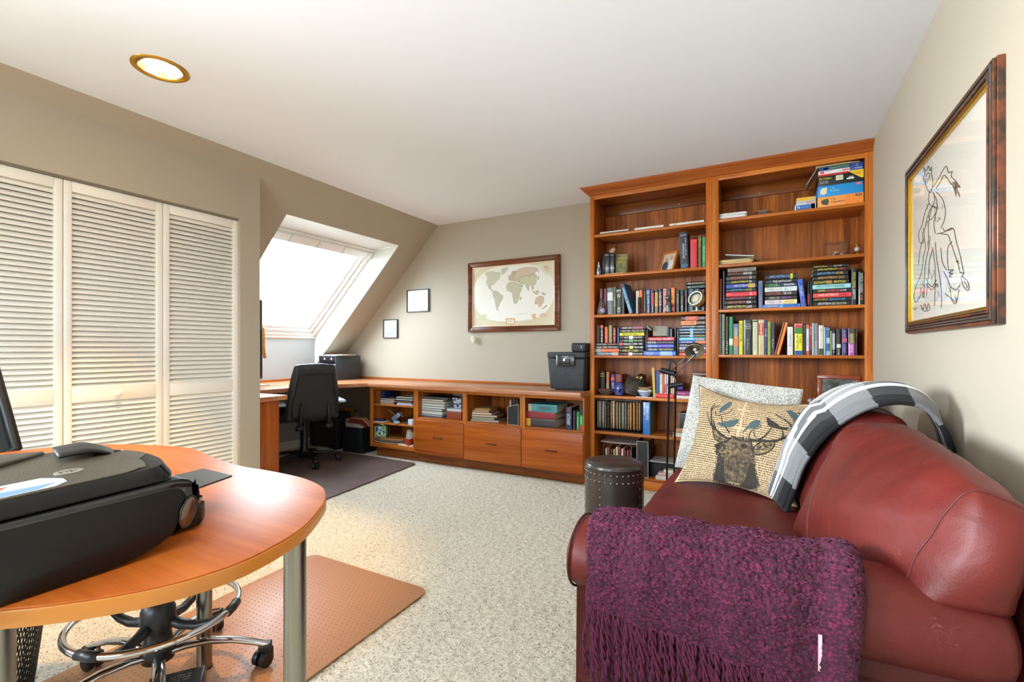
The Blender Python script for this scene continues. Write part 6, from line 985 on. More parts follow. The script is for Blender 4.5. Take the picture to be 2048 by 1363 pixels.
LINEN = mat('#bba27c', .8, bump=(900, .3, .0008), mix=('#ad9470', 12, .2))
sc = [(-.415, 2.415, .458), (.10, 2.215, .455), (-.325, 2.60, .925), (.165, 2.50, .865)]
st, SF, SN = pillow('cushion', 'beige cushion printed with a stag, birds and text', sc, .052, LINEN, .19)
hem = MB(); hem.tube([SF(a, b, 1) for a, b in [(i/30, 0) for i in range(30)]+[(1, i/30) for i in range(30)]+[(1-i/30, 1) for i in range(30)]+[(0, 1-i/30) for i in range(30)]], .0022, 6, True); hem.build('piping', mat('#2a2622', .6), st, smooth=True)
# printed marks mapped onto the cushion face; (a, b) are face coordinates
Ps = [Vector(p) for p in ((281/1573*300+1345, 165/1363*260+740, 0), (1452/1573*300+1345, 360/1363*260+740, 0), (70/1573*300+1345, 1145/1363*260+740, 0), (1110/1573*300+1345, 1345/1363*260+740, 0))]
def face(a, b, off=.0012): return SF(a, b, 1)+SN*off
pj = []
for i in range(41):
    for j in range(41):
        P_ = SF(i/40, j/40, 1); q = P_-Vector((0, 0, HC)); d = q.dot(FWD); pj.append((1024+FP*q.dot(RGT)/d, V0-FP*q.z/d, i/40, j/40))
PJ = np.array(pj)
def ab(px, py):   # measured print position -> face coordinates (nearest sample, refined by the local gradient)
    u = 1345+px*300/1573; v = 740+py*260/1363; d = (PJ[:, 0]-u)**2+(PJ[:, 1]-v)**2; k = np.argsort(d)[:6]; w = 1/(d[k]+.3); return float((PJ[k, 2]*w).sum()/w.sum()), float((PJ[k, 3]*w).sum()/w.sum())
def patch(mb, a, b, w, h, off=.0012, rot=0):
    c, s = math.cos(rot), math.sin(rot); pts = [(-w, -h), (w, -h), (w, h), (-w, h)]; k = len(mb.v)
    mb.v += [tuple(face(min(1, max(0, a+x*c-y*s)), min(1, max(0, b+x*s+y*c)), off)) for x, y in pts]; mb.f.append((k, k+1, k+2, k+3)); mb.mi.append(0)
tx = MB(); rr_ = random.Random(4)
for i in range(44):
    b = .025+i*.0218
    if i in (6, 17, 27, 36): continue
    for a0, a1 in ((.03, .493), (.507, .97)):
        a = a0+rr_.uniform(0, .01)
        while a < a1-.01:
            wl = rr_.uniform(.006, .026)
            k = 0
            while k < wl and a+k < a1: patch(tx, a+k, b+rr_.uniform(-.001, .001), .0022, rr_.choice((.0042, .0042, .0062)), .0009, rr_.uniform(-.2, .2)); k += .0062
            a += wl+rr_.uniform(.006, .010)
for i in (6, 17, 27, 36):
    for a0 in (.08, .56):
        a = a0
        while a < a0+.36: patch(tx, a, .025+i*.0218, .0035, .0062, .0009); a += .0125 if rr_.random() < .85 else .02
o = tx.build('printed_text', mat('#3a2f24', .8), st); o['kind'] = 'stuff'
def fpoly(mb, pts, off):
    q = [ab(*p) for p in pts]; bm = bmesh.new(); vs = [bm.verts.new((a, b, 0)) for a, b in q]; f = bm.faces.new(vs); bmesh.ops.triangulate(bm, faces=[f]); 
    bmesh.ops.subdivide_edges(bm, edges=[e for e in bm.edges if e.calc_length() > .06], cuts=2, use_grid_fill=True); bmesh.ops.triangulate(bm, faces=bm.faces[:]); k = len(mb.v); bm.verts.ensure_lookup_table(); bm.verts.index_update()
    for v in bm.verts: mb.v.append(tuple(face(v.co.x, v.co.y, off)))
    for f in bm.faces: mb.f.append(tuple(k+v.index for v in f.verts)); mb.mi.append(0)
    bm.free()
def fstroke(mb, pts, w0=.004, w1=.0015, off=.0018):
    q = [Vector((*ab(*p), 0)) for p in pts]; Q = []
    for i in range(len(q)-1):
        a = q[max(i-1, 0)]; b = q[i]; c_ = q[i+1]; d_ = q[min(i+2, len(q)-1)]
        for k_ in range(6): s = k_/6; Q.append(.5*((2*b)+(c_-a)*s+(2*a-5*b+4*c_-d_)*s*s+(3*b-a-3*c_+d_)*s**3))
    Q.append(q[-1]); mb.tube([face(p.x, p.y, off*.4) for p in Q], [w0+(w1-w0)*i/len(Q) for i in range(len(Q))], 5, cap=True)
DI = mat('#2b241d', .8); TE = mat('#3a4d50', .8)
dm = MB(); body = [(560, 740), (620, 700), (700, 720), (800, 715), (830, 770), (845, 830), (850, 950), (870, 1080), (900, 1180), (880, 1240), (800, 1262), (600, 1235), (430, 1190), (440, 1080), (470, 960), (500, 900), (470, 850), (455, 790), (500, 765)]
fpoly(dm, body, .0012); dm.build('printed_stag', mat('#786548', .85, mix=('#2e261d', 55, .16)), st)
fm = MB(); 
for i in range(1500):   # fur strokes
    t_ = rr_.random(); px = rr_.gauss(660, 120); py = 760+rr_.random()**.8*480
    if px < 450+abs(py-900)*.05 or px > 850+max(0, py-950)*.12: continue
    if py < 900 and rr_.random() < .5: continue
    a, b = ab(px, py); edge = abs(px-650)/230
    if rr_.random() > .45+.65*edge: continue
    patch(fm, a, b, .0015, rr_.uniform(.006, .013), .0016, rr_.uniform(-.4, .4)+(px-650)/900)
bq_ = body+body[:1]
for i in range(len(bq_)-1):   # ragged outline of the neck and chest
    for k_ in range(26):
        s = rr_.random(); px = bq_[i][0]*(1-s)+bq_[i+1][0]*s+rr_.uniform(-12, 12); py = bq_[i][1]*(1-s)+bq_[i+1][1]*s+rr_.uniform(-10, 14)
        a, b = ab(px, py)
        if 0 < a < 1 and .02 < b < .98: patch(fm, a, b, .0016, rr_.uniform(.006, .016), .0017, (px-650)/480+rr_.uniform(-.3, .3))
fm.build('printed_fur', DI, st)['kind'] = 'stuff'
lm = MB()
for pts, a, b in (([(610, 715), (560, 700), (470, 640), (420, 570), (405, 480), (412, 400), (450, 360)], .0055, .0016), ([(575, 720), (500, 680), (450, 600), (420, 520)], .004, .002), ([(440, 620), (400, 560), (375, 480), (360, 440)], .003, .0012), ([(600, 650), (560, 600), (520, 530), (515, 480)], .003, .0012), ([(412, 430), (440, 390), (500, 375)], .003, .001), ([(450, 430), (470, 470), (600, 440), (620, 400)], .002, .001),
    ([(825, 735), (900, 735), (1050, 745), (1150, 720), (1230, 660), (1245, 600), (1200, 540), (1120, 490), (1085, 460)], .007, .0016), ([(890, 730), (960, 700), (1010, 640), (1040, 600)], .004, .0015), ([(1130, 735), (1160, 680), (1150, 620)], .004, .0015), ([(1240, 610), (1280, 560), (1260, 500)], .003, .001), ([(800, 720), (810, 660), (850, 620), (900, 610), (935, 570)], .0025, .001), ([(850, 640), (870, 700), (930, 715)], .0022, .001),
    ([(840, 830), (900, 760), (1000, 740), (1065, 760), (1040, 830), (960, 880), (860, 890)], .003, .003), ([(880, 840), (950, 790), (1020, 790)], .003, .002), ([(420, 600), (430, 680), (470, 740), (560, 750)], .002, .003), ([(455, 795), (490, 775), (540, 790), (600, 800)], .004, .002), ([(470, 850), (520, 880), (560, 870)], .003, .0015), ([(720, 790), (745, 780), (775, 795), (745, 812), (720, 800)], .0045, .0045), ([(505, 800), (525, 790), (545, 805), (525, 815)], .004, .004), ([(640, 700), (700, 730), (800, 745)], .004, .002), ([(500, 900), (530, 960), (520, 1050)], .003, .002)): fstroke(lm, pts, a, b)
lm.build('printed_antlers', DI, st, smooth=True)
for p_ in ([(490, 460), (500, 400), (560, 355), (600, 330), (630, 345), (600, 380), (560, 410)], [(465, 555), (540, 545), (640, 520), (690, 510), (695, 545), (650, 590), (590, 600), (510, 590)], [(725, 665), (770, 600), (830, 545), (880, 520), (925, 530), (915, 580), (860, 610), (790, 615)], [(1190, 425), (1240, 425), (1290, 450), (1350, 510), (1370, 545), (1310, 540), (1250, 500)]):
    bdm = MB(); fpoly(bdm, p_, .0022); bdm.build('printed_bird', TE, st)
for p_ in ([(985, 510), (1000, 490), (1040, 530), (1080, 545), (1130, 590), (1220, 600), (1200, 625), (1120, 625), (1060, 605), (1000, 580)], [(1300, 440), (1385, 455), (1360, 490)]):
    b2m = MB(); fpoly(b2m, p_, .0022); b2m.build('printed_bird', DI, st)
for p_, m_ in (([(850, 800), (900, 765), (1000, 748), (1060, 762), (1035, 825), (960, 872), (865, 880)], '#a08a62'), ([(905, 810), (960, 790), (1000, 800), (950, 845), (890, 850)], '#3a3024'), ([(425, 610), (445, 640), (500, 690), (560, 735), (470, 745), (432, 680)], '#8c7650'), ([(455, 780), (490, 765), (502, 798), (484, 832), (458, 818)], '#1f1912'), ([(714, 792), (745, 778), (776, 793), (745, 810)], '#15110c'), ([(520, 800), (600, 790), (690, 830), (640, 880), (560, 870), (510, 850)], '#8c7854'),
    ([(430, 1185), (445, 1080), (480, 970), (520, 930), (545, 1010), (540, 1110), (570, 1225), (500, 1210)], '#2a231b'), ([(700, 1240), (760, 1150), (800, 1000), (845, 960), (870, 1080), (895, 1180), (870, 1240), (800, 1258)], '#2e261d')):
    b2m = MB(); fpoly(b2m, p_, .0014); b2m.build('printed_patch', mat(m_, .85, mix=('#1f1912', 70, .14)), st)
# ---------------------------------------------------------------- throws
TW = bpy.data.materials.new('plaid_wool'); TW.use_nodes = True; n1 = TW.node_tree.nodes; L1 = TW.node_tree.links.new; b1_ = n1['Principled BSDF']; uvn = n1.new('ShaderNodeUVMap'); sx = n1.new('ShaderNodeSeparateXYZ'); L1(uvn.outputs[0], sx.inputs[0])
def ramp_(inp, stops):
    r = n1.new('ShaderNodeValToRGB'); r.color_ramp.interpolation = 'CONSTANT'
    for i, (p_, g_) in enumerate(stops):
        e = r.color_ramp.elements[i] if i < 2 else r.color_ramp.elements.new(p_); e.position = p_; e.color = (g_, g_, g_, 1)
    L1(inp, r.inputs['Fac']); return r
fr_ = n1.new('ShaderNodeMath'); fr_.operation = 'MULTIPLY'; fr_.inputs[1].default_value = 3.6; L1(sx.outputs[0], fr_.inputs[0]); f2 = n1.new('ShaderNodeMath'); f2.operation = 'FRACT'; L1(fr_.outputs[0], f2.inputs[0])
ru = ramp_(f2.outputs[0], [(0, 0), (.5, .24)]); rv = ramp_(sx.outputs[1], [(0, .0), (.18, .05), (.36, 1.0), (.43, .2), (.52, 1.0), (.60, .12), (.74, .4), (.93, 1.0)])
av = n1.new('ShaderNodeMixRGB'); av.inputs[0].default_value = .5; L1(ru.outputs['Color'], av.inputs[1]); L1(rv.outputs['Color'], av.inputs[2]); cr_ = n1.new('ShaderNodeValToRGB'); cr_.color_ramp.elements[0].color = lin('#090a0d'); cr_.color_ramp.elements[1].color = lin('#e4e4e6'); cr_.color_ramp.elements[1].position = .58; L1(av.outputs[0], cr_.inputs['Fac']); L1(cr_.outputs['Color'], b1_.inputs['Base Color'])
b1_.inputs['Roughness'].default_value = .95; b1_.inputs['Sheen Weight'].default_value = .03; wv1 = n1.new('ShaderNodeTexWave'); wv1.inputs['Scale'].default_value = 130; wv1.bands_direction = 'DIAGONAL'; tq = n1.new('ShaderNodeTexCoord'); L1(tq.outputs['Object'], wv1.inputs['Vector']); bw = n1.new('ShaderNodeBump'); bw.inputs['Strength'].default_value = .5; bw.inputs['Distance'].default_value = .002; L1(wv1.outputs['Fac'], bw.inputs['Height']); L1(bw.outputs[0], b1_.inputs['Normal'])
def catmull(P_, s):
    n_ = len(P_)-1; i = min(int(s*n_), n_-1); f = s*n_-i; a, b, c_, d_ = P_[max(i-1, 0)], P_[i], P_[i+1], P_[min(i+2, n_)]
    return .5*((2*b)+(c_-a)*f+(2*a-5*b+4*c_-d_)*f*f+(3*b-a-3*c_+d_)*f**3)
near_e = [Vector(p) for p in ((.060, 2.13, .475), (.085, 2.12, .56), (.12, 2.09, .68), (.19, 2.06, .80), (.285, 2.05, .885), (.38, 2.07, .915), (.46, 2.09, .895), (.515, 2.12, .82), (.545, 2.14, .74))]
far_e = [Vector(p) for p in ((.005, 2.30, .52), (.03, 2.32, .60), (.075, 2.36, .72), (.14, 2.38, .85), (.235, 2.36, .935), (.35, 2.34, .965), (.46, 2.33, .945), (.53, 2.33, .86), (.56, 2.33, .74))]
def tf(a, b, off=0):
    P_ = catmull(near_e, a); Q_ = catmull(far_e, a); R_ = P_.lerp(Q_, b); hump = .030*math.sin(math.pi*b)+.010*math.sin(b*9+a*6)*(1-abs(2*b-1)); R_.z += hump*(.9 if .2 < a < .85 else .4)+off; R_.x -= hump*.7 if a < .4 else 0; return R_
tt = thing('throw', 'black and white plaid throw draped over the sofa back', 'throw', (.2, 2.2, .5)); o = MB().grid(tf, 70, 26, uv=True).build('cloth', TW, tt, smooth=True); s_ = o.modifiers.new('s', 'SOLIDIFY'); s_.thickness = .014; s_.offset = 1
o = MB().grid(lambda a, b: tf(a, .02+.9*b)+Vector((-.018*(1-a), -.006, .014-.02*b)), 60, 20, uv=True).build('folded_layer', TW, tt, smooth=True); s_ = o.modifiers.new('s', 'SOLIDIFY'); s_.thickness = .008
# purple knitted throw over the near arm
KN = bpy.data.materials.new('purple_knit'); KN.use_nodes = True; n1 = KN.node_tree.nodes; L1 = KN.node_tree.links.new; b1_ = n1['Principled BSDF']; tq = n1.new('ShaderNodeTexCoord'); vn = n1.new('ShaderNodeTexVoronoi'); vn.inputs['Scale'].default_value = 120; mpn = n1.new('ShaderNodeMapping'); mpn.inputs['Scale'].default_value = (.9, 1, 1.25); L1(tq.outputs['Object'], mpn.inputs['Vector']); L1(mpn.outputs[0], vn.inputs['Vector'])
nz = n1.new('ShaderNodeTexNoise'); nz.inputs['Scale'].default_value = 45; nz.inputs['Detail'].default_value = 4; L1(tq.outputs['Object'], nz.inputs['Vector']); ml = n1.new('ShaderNodeMath'); ml.operation = 'MULTIPLY_ADD'; ml.inputs[1].default_value = .9; L1(vn.outputs['Distance'], ml.inputs[0]); L1(nz.outputs['Fac'], ml.inputs[2]); rk = n1.new('ShaderNodeValToRGB'); rk.color_ramp.elements[0].position = .45; rk.color_ramp.elements[0].color = lin('#781c46'); rk.color_ramp.elements[1].position = 1.1; rk.color_ramp.elements[1].color = lin('#3a0c24'); L1(ml.outputs[0], rk.inputs['Fac']); L1(rk.outputs['Color'], b1_.inputs['Base Color'])
b1_.inputs['Roughness'].default_value = .9; b1_.inputs['Sheen Weight'].default_value = .10; b1_.inputs['Sheen Tint'].default_value = lin('#c860a0'); bw = n1.new('ShaderNodeBump'); bw.invert = True; bw.inputs['Strength'].default_value = .9; bw.inputs['Distance'].default_value = .006; L1(ml.outputs[0], bw.inputs['Height']); L1(bw.outputs[0], b1_.inputs['Normal'])
pt_ = thing('throw', 'purple knitted throw with long fringe over the near sofa arm', 'throw', (-.14, 1.25, .3))
prof2 = [(1.52, .482), (1.46, .505), (1.43, .575), (1.385, .628), (1.325, .648), (1.255, .640), (1.205, .600), (1.178, .540), (1.170, .48), (1.172, .42)]
Pk = [Vector((0, a, b)) for a, b in prof2]; rk_ = random.Random(9); NX, NY = 130, 150; jit = rng.random((NX+1, NY+1))
def kx(a, b): return -.425+a*.575+.010*math.sin(b*9)*(1-a)-.012*math.sin(b*7+1)*a
def kn(a, b):
    P_ = catmull(Pk, b); x = kx(a, b); P_ = Vector((x, P_.y, P_.z)); hem_ = .455-.06*a
    if b > .75: P_.z = P_.z+(hem_-.42)*((b-.75)/.25)
    P_.z += .004*math.sin(x*40+b*8)*(1 if b < .6 else .3); P_.y -= (.006*math.sin(x*26+b*3)+.004*math.sin(x*61))*(1 if b > .6 else .2)
    j = jit[int(round(a*NX)), int(round(b*NY))]; P_.z += (j-.5)*.007; P_.y -= (j-.5)*.006; return P_
o = MB().grid(kn, NX, NY, uv=True).build('knitted_cloth', KN, pt_, smooth=True); s_ = o.modifiers.new('s', 'SOLIDIFY'); s_.thickness = .014; s_.offset = 0
o = MB().grid(lambda a, b: kn(.9+.1*a, b)+Vector((.012*math.sin(a*3.1)+.004, -.016*math.sin(a*3.14), .010*math.sin(a*3.14))), 12, NY, uv=True).build('folded_edge', KN, pt_, smooth=True); s_ = o.modifiers.new('s', 'SOLIDIFY'); s_.thickness = .010
tas = None; FRM = mat('#64163a', .9, mix=('#360c27', 160, .2))
for k_ in range(4):   # four twisted strand shapes, shared by 74 tassels
    m = MB(); L_ = .165+.012*k_
    for s in (0, math.pi): m.tube([(.0035*math.cos(s+q*.9)+.004*math.sin(q*.35+k_), .0035*math.sin(s+q*.9), -L_*q/22) for q in range(23)], .0032, 6)
    m.ball((0, 0, -.004), .0065, 8, 6)
    for q in range(5): a = q*1.3; m.tube([(0, 0, -L_+.004), (.005*math.cos(a), .005*math.sin(a), -L_-.012), (.009*math.cos(a+.5), .009*math.sin(a+.5), -L_-.026)], .0010, 4)
    o = m.build('tassel', FRM, pt_, smooth=True, local=False); tas = (tas or [])+[o]
for i in range(74):
    a = (i+.5)/74; P_ = kn(a, 1.0); src = tas[i % 4]
    if i < 4: o = src
    else: o = bpy.data.objects.new('tassel', src.data); COL.objects.link(o); o.parent = pt_; o.matrix_parent_inverse = src.matrix_parent_inverse.copy()
    o.location = P_+Vector((rk_.uniform(-.002, .002), rk_.uniform(-.003, .002), .002)); o.rotation_euler = (rk_.uniform(-.05, .05), rk_.uniform(-.07, .07), rk_.uniform(0, 6))
m = MB()
for i in range(2600):   # loose fuzz along the upper folds
    a = rk_.random(); b = rk_.uniform(.12, .98); P_ = kn(a, b)+Vector((0, -.004, .006)); d = Vector((rk_.uniform(-1, 1), rk_.uniform(-1, .4), rk_.uniform(-.2, 1)))*.008; s = Vector((rk_.uniform(-1, 1), rk_.uniform(-1, 1), 0)).normalized()*.0004; k = len(m.v); m.v += [tuple(P_-s), tuple(P_+s), tuple(P_+d+s*.5), tuple(P_+d*1.5+Vector((0, 0, -.002)))]; m.f.append((k, k+1, k+2, k+3)); m.mi.append(0)
m.build('fuzz', mat('#742456', .9), pt_)['kind'] = 'stuff'
P_ = kn(.905, .86); MB().box(P_.x-.0035, P_.x+.0035, P_.y-.012, P_.y-.010, P_.z-.045, P_.z+.03).build('care_label', mat('#d8b0b8', .7), pt_)
# ---------------------------------------------------------------- drum stool
c = (-.752, 2.55, 0); t = thing('drum_stool', 'dark brown studded leather drum stool beside the sofa', 'stool', c); DL = mat('#2c2521', .3, coat=.4, bump=(30, .2, .004)); R_ = .158
MB().lathe([(.001, .002), (R_*.93, .002), (R_*.97, .02), (R_, .08), (R_*1.0, .36), (R_*.99, .44), (R_*.975, .470), (R_*.99, .474)], c, 64).build('body', DL, t, smooth=True)
MB().lathe([(R_*.99, .474), (R_*1.0, .480), (R_*.985, .490), (R_*.93, .497), (R_*.7, .506), (.001, .509)], c, 64).build('top_panel', DL, t, smooth=True)
MB().lathe([(R_*.985, .4715), (R_*1.012, .4745), (R_*1.012, .4805), (R_*.985, .4835)], c, 64).build('piping', DL, t, smooth=True)
SB = MB().lathe([(.0001, .0045), (.0042, .0038), (.0068, .0)], n=10); sm_ = None; NA = mat('#6c645a', .22, .9)
def stud(a, z, r):
    global sm_
    M_ = Matrix.Translation((c[0]+r*math.cos(a), c[1]+r*math.sin(a), z)) @ Matrix.Rotation(a, 4, 'Z') @ Matrix.Rotation(math.pi/2, 4, 'Y')
    if sm_ is None: o = SB.build('stud', NA, t, smooth=True); sm_ = o.data
    else: o = bpy.data.objects.new('stud', sm_); COL.objects.link(o); o.parent = t; o.matrix_parent_inverse = Matrix.Translation(c).inverted()
    o.matrix_basis = M_
for i in range(32): stud(2*math.pi*i/32, .452, R_*.985); stud(2*math.pi*i/32, .415, R_*.993)
for a in (-1.75, -.3, 1.3, 2.9, -2.6):
    for k_ in range(9): stud(a, .375-k_*.04, R_)
# ---------------------------------------------------------------- reading lamp behind the sofa
t = thing('floor_lamp', 'black twin-pole reading lamp with swing arm and round head', 'lamp', (-.56, 3.20, 0)); BMT = mat('#1a1b1f', .35, .6, coat=.2); yl = 3.20; xa, xb = -.578, -.537
MB().lathe([(.001, 0), (.12, 0), (.12, .012), (.10, .02), (.001, .022)], (-.572, yl, 0), 40).build('base', BMT, t, smooth=True)
MB().tube([(-.600, yl, .018), (xa, yl, 1.005)]+[((xa+xb)/2-.0205*math.cos(q), yl, 1.008+.024*math.sin(q)) for q in [i*math.pi/10 for i in range(1, 10)]]+[(xb, yl, 1.005), (-.553, yl, .018)], .0062, 12).build('pole', BMT, t, smooth=True)
MB().tube([(-.59, yl, .56), (-.548, yl, .56)], .003, 8).build('spacer', BMT, t); MB().cyl((-.63, yl-.012, .972), (-.545, yl-.012, .948), .017, n=18).build('clamp', BMT, t); MB().cyl((-.585, yl-.014, .868), (-.492, yl-.014, .885), .016, n=18).build('counterweight', BMT, t)
MB().tube([(-.565, yl-.012, .965), (-.438, yl-.04, 1.088)], .0038, 8).build('swing_arm', mat('#6c6c70', .3, .9), t, smooth=True); MB().tube([(-.552, yl-.012, .925), (-.425, yl-.04, 1.066), (-.418, yl-.04, 1.085)], .0034, 8).build('swing_arm', mat('#8c8c90', .3, .9), t, smooth=True)
MB().tube([(-.552, yl-.01, .95), (-.535, yl-.012, .89)], .0028, 8).build('spring', mat('#8c8c90', .3, .9), t); MB().ball((-.430, yl-.042, 1.082), .011, 14, 10).build('joint', BMT, t, smooth=True)
Mh = Matrix.Translation((-.419, yl-.05, 1.103)) @ Vector((.12, -.72, -.68)).to_track_quat('-Z', 'Y').to_matrix().to_4x4()
MB().lathe([(.001, -.028), (.02, -.028), (.045, -.018), (.056, -.002), (.058, .012), (.0565, .014)], M=Mx if 0 else Mh @ Matrix.Rotation(math.pi, 4, 'X') @ Matrix.Translation((0, 0, 0)), n=40).build('shade', BMT, t, smooth=True)
MB().lathe([(.0565, -.013), (.052, -.0125), (.048, -.009), (.035, -.004), (.028, -.001), (.026, .006), (.001, .010)], M=Mh, n=40).build('reflector', mat('#9c9684', .28, .8), t, smooth=True)
MB().lathe([(.001, -.004), (.008, -.006), (.012, .002), (.001, .01)], M=Mh @ Matrix.Translation((-.004, 0, 0)), n=20).build('bulb', mat('#c8c4b4', .2), t, smooth=True)
MB().lathe([(.0565, -.0135), (.0585, -.015), (.0595, -.012)], M=Mh, n=40).build('rim', mat('#b8b09c', .3, .7), t, smooth=True)
# black cylinder in the corner behind the sofa
c = (.443, 3.32, 0); t = thing('tower_speaker', 'black cylindrical tower standing between sofa and bookcase', 'speaker', c); CB = mat('#15191b', .35, coat=.3, bump=(180, .6, .004))
MB().lathe([(.001, 0), (.079, 0), (.079, .84), (.077, .868), (.070, .884), (.055, .890), (.012, .891), (.010, .885), (.001, .884)], c, 56).build('body', CB, t, smooth=True)
MB().lathe([(.026, .890), (.027, .893), (.018, .893), (.017, .888)], c, 32).build('top_ring', mat('#2c3034', .3), t, smooth=True)
# ---------------------------------------------------------------- kidney-shaped table
def closed_catmull(P_, k=8):
    n_ = len(P_); out = []
    for i in range(n_):
        a, b, c_, d_ = [Vector(P_[(i+j-1) % n_]) for j in range(4)]
        for q in range(k): s = q/k; out.append(.5*((2*b)+(c_-a)*s+(2*a-5*b+4*c_-d_)*s*s+(3*b-a-3*c_+d_)*s**3))
    return out
TP = [(-.940, .783), (-.856, .66), (-.818, .53), (-.825, .444), (-.849, .383), (-.884, .333), (-.924, .289), (-.969, .250), (-1.04, .19), (-1.2, .08), (-1.5, -.04), (-1.9, -.06), (-2.25, .06), (-2.42, .30), (-2.44, .55), (-2.41, .73), (-2.34, .84), (-2.196, .93), (-1.972, .995), (-1.845, .990), (-1.673, .949), (-1.482, .925), (-1.352, .930), (-1.197, .925), (-1.075, .893), (-1.000, .845)]
tp = closed_catmull([(x, y, 0) for x, y in TP], 5); t = thing('desk_table', 'kidney-shaped cherry table with round steel legs, printer on top', 'table', (-1.5, .5, 0)); ZTB = .735
MB().prism([(p.x, p.y) for p in tp], ZTB-.030, ZTB-.003).build('edge_band', mat('#c47a2c', .4, coat=.2), t, bevel=.002)
ins = []
for i, p in enumerate(tp):
    a = tp[i-1]; b = tp[(i+1) % len(tp)]; d = (b-a).normalized(); nrm = Vector((d.y, -d.x, 0)); ins.append((p.x-nrm.x*-.0015, p.y-nrm.y*-.0015))
MB().prism(ins, ZTB-.003, ZTB).build('top', wood('X', '#ab5219', '#c96e2a', .40, .03, .0, .6), t, bevel=.001)
STL = mat('#8e8a80', .28, 1)
for x, y in ((-.935, .705), (-1.72, 1.0-.06), (-1.04, .262), (-2.25, .35)):
    lg = MB().cyl((x, y, .012), (x, y, ZTB-.04), .0235, n=28).build('leg', STL, t, smooth=True); smooth_by_angle(lg)
    MB().cyl((x, y, ZTB-.040), (x, y, ZTB-.0302), .034, n=28).build('flange', mat('#3c3a36', .4, .6), lg); MB().cyl((x, y, 0.003), (x, y, .012), .026, n=24).build('foot_pad', mat('#1c1c1c', .5), lg)
# ---------------------------------------------------------------- all-in-one printer
t = thing('printer', 'black all-in-one printer with open output tray on the table', 'printer', (-1.18, .32, ZTB)); PB = mat('#0b0b0c', .46, bump=(700, .25, .0006), spec=.35); PG = mat('#0d0e11', .08, coat=.6); PT_ = mat('#39342a', .42, bump=(420, .8, .0016), mix=('#4c4436', 300, .15))  # lid brown has warm reflected light put into its colour
def yz(prof, x0, x1): m = MB(); m.extr([(x0, a, b) for a, b in prof], (x1-x0, 0, 0)); return m
def rnd(P_, r, k=5):
    out = []; n_ = len(P_)
    for i in range(n_):
        a, b, c_ = Vector(P_[i-1]), Vector(P_[i]), Vector(P_[(i+1) % n_]); rr = r[i] if isinstance(r, (list, tuple)) else r; u = (a-b).normalized()*rr; v = (c_-b).normalized()*rr
        out += [tuple((b+u)*(1-s)**2+b*2*s*(1-s)+(b+v)*s*s) for s in [q/k for q in range(k+1)]] if rr > 0 else [tuple(b)]
    return out
x0, x1 = -1.37, -.972
side = rnd([(.09, .738), (.445, .738), (.520, .800), (.514, .866), (.09, .850)], [.01, .07, .05, .035, .01])
yz(side, x0, x1).build('body', PB, t, bevel=.004, seg=2)
fr2 = rnd([(.30, .852), (.47, .862), (.505, .862), (.526, .842), (.521, .80), (.5, .79), (.30, .80)], [0, .01, .02, .015, .02, .02, 0])
yz(rnd([(.100, .8505), (.495, .8625), (.524, .842), (.520, .81), (.505, .81), (.49, .85), (.1, .843)], [0, .03, .02, .01, .006, .02, 0]), x0-.001, x1+.0015).build('gloss_trim', PG, t, bevel=.002)
yz([(.09, .8535), (.475, .866), (.475, .869), (.09, .8565)], x0+.006, x1-.006).build('scanner_gap', mat('#050506', .6), t)
MB().extr([(x1+.0008, .12, .8445), (x1+.0008, .335, .8505), (x1+.0008, .335, .8555), (x1+.0008, .12, .8500)], (.001, 0, 0)).build('side_inset', mat('#2c3036', .4), t)
lid = MB(); zl = .0
# lid: gloss skirt and textured top with a rounded front-far corner
foot_ = rnd([(x1+.001, .09), (x1+.001, .470), (-1.03, .505), (-1.235, .53), (x0, .36), (x0, .09)], [.01, .03, .05, .12, .1, .02], 6)
topf = [(x1-.004 if x > x1-.02 else x, min(y, .478) if x > -1.05 else y-.012) for x, y in foot_]
def lz(x, y, top): return (.8575+(y-.09)*.033)+(.026 if top else 0)
k_ = len(foot_); lid.add([(x, y, lz(x, y, 0)) for x, y in foot_]+[(x-(.010 if x > -1.0 else 0), y-.014*(y > .4), lz(x, y, 1)-.004) for x, y in foot_], [tuple(range(k_)), tuple(range(2*k_-1, k_-1, -1))]+[(i, i+k_, (i+1) % k_+k_, (i+1) % k_) for i in range(k_)])
lid.build('scanner_lid', PG if 0 else PB, t, bevel=.002)
tp2 = [(x-(.013 if x > -1.0 else -.004), y-(.045 if y > .4 and x > -1.1 else .02 if y > .3 else 0)) for x, y in foot_]; tp2[0] = (tp2[0][0], .092)
MB().extr([(x, y, lz(x, y, 1)-.0045) for x, y in tp2], (0, 0, .0035)).build('lid_top', PT_, t, bevel=.0015)
# glossy bevel at the lid's front corner
def on_lid(x, y, dz=.0005): return (x, y, lz(x, y, 1)-.001+dz)
lx_, ly_ = -1.085, .365      # round emblem lying on the lid, letters read from the front
m = MB(); m.extr([on_lid(lx_+.020*math.cos(q), ly_+.020*math.sin(q), .0002) for q in [i*2*math.pi/40 for i in range(40)]], (0, 0, .0006)); m.build('emblem', mat('#b4b0a4', .25, .8), t)
m = MB(); text_on(m, 'hp', on_lid(lx_+.006, ly_-.013, .0012), (0, 1, .033), (-1, 0, 0), .026, .022) if 0 else text_on(m, 'hp', on_lid(lx_+.008, ly_-.012, .0012), (-.0, 1, .033), (-1, 0, 0), .024, .019); m.build('emblem_letters', mat('#26241e', .4), t)
m = MB(); m.extr([on_lid(a, b, .0002) for a, b in ((-.992, .20), (-.994, .318), (-1.012, .338), (-1.04, .342), (-1.075, .325), (-1.075, .20))], (0, 0, .0005)); m.build('sticker', mat('#c8ccd0', .3, coat=.5), t); 
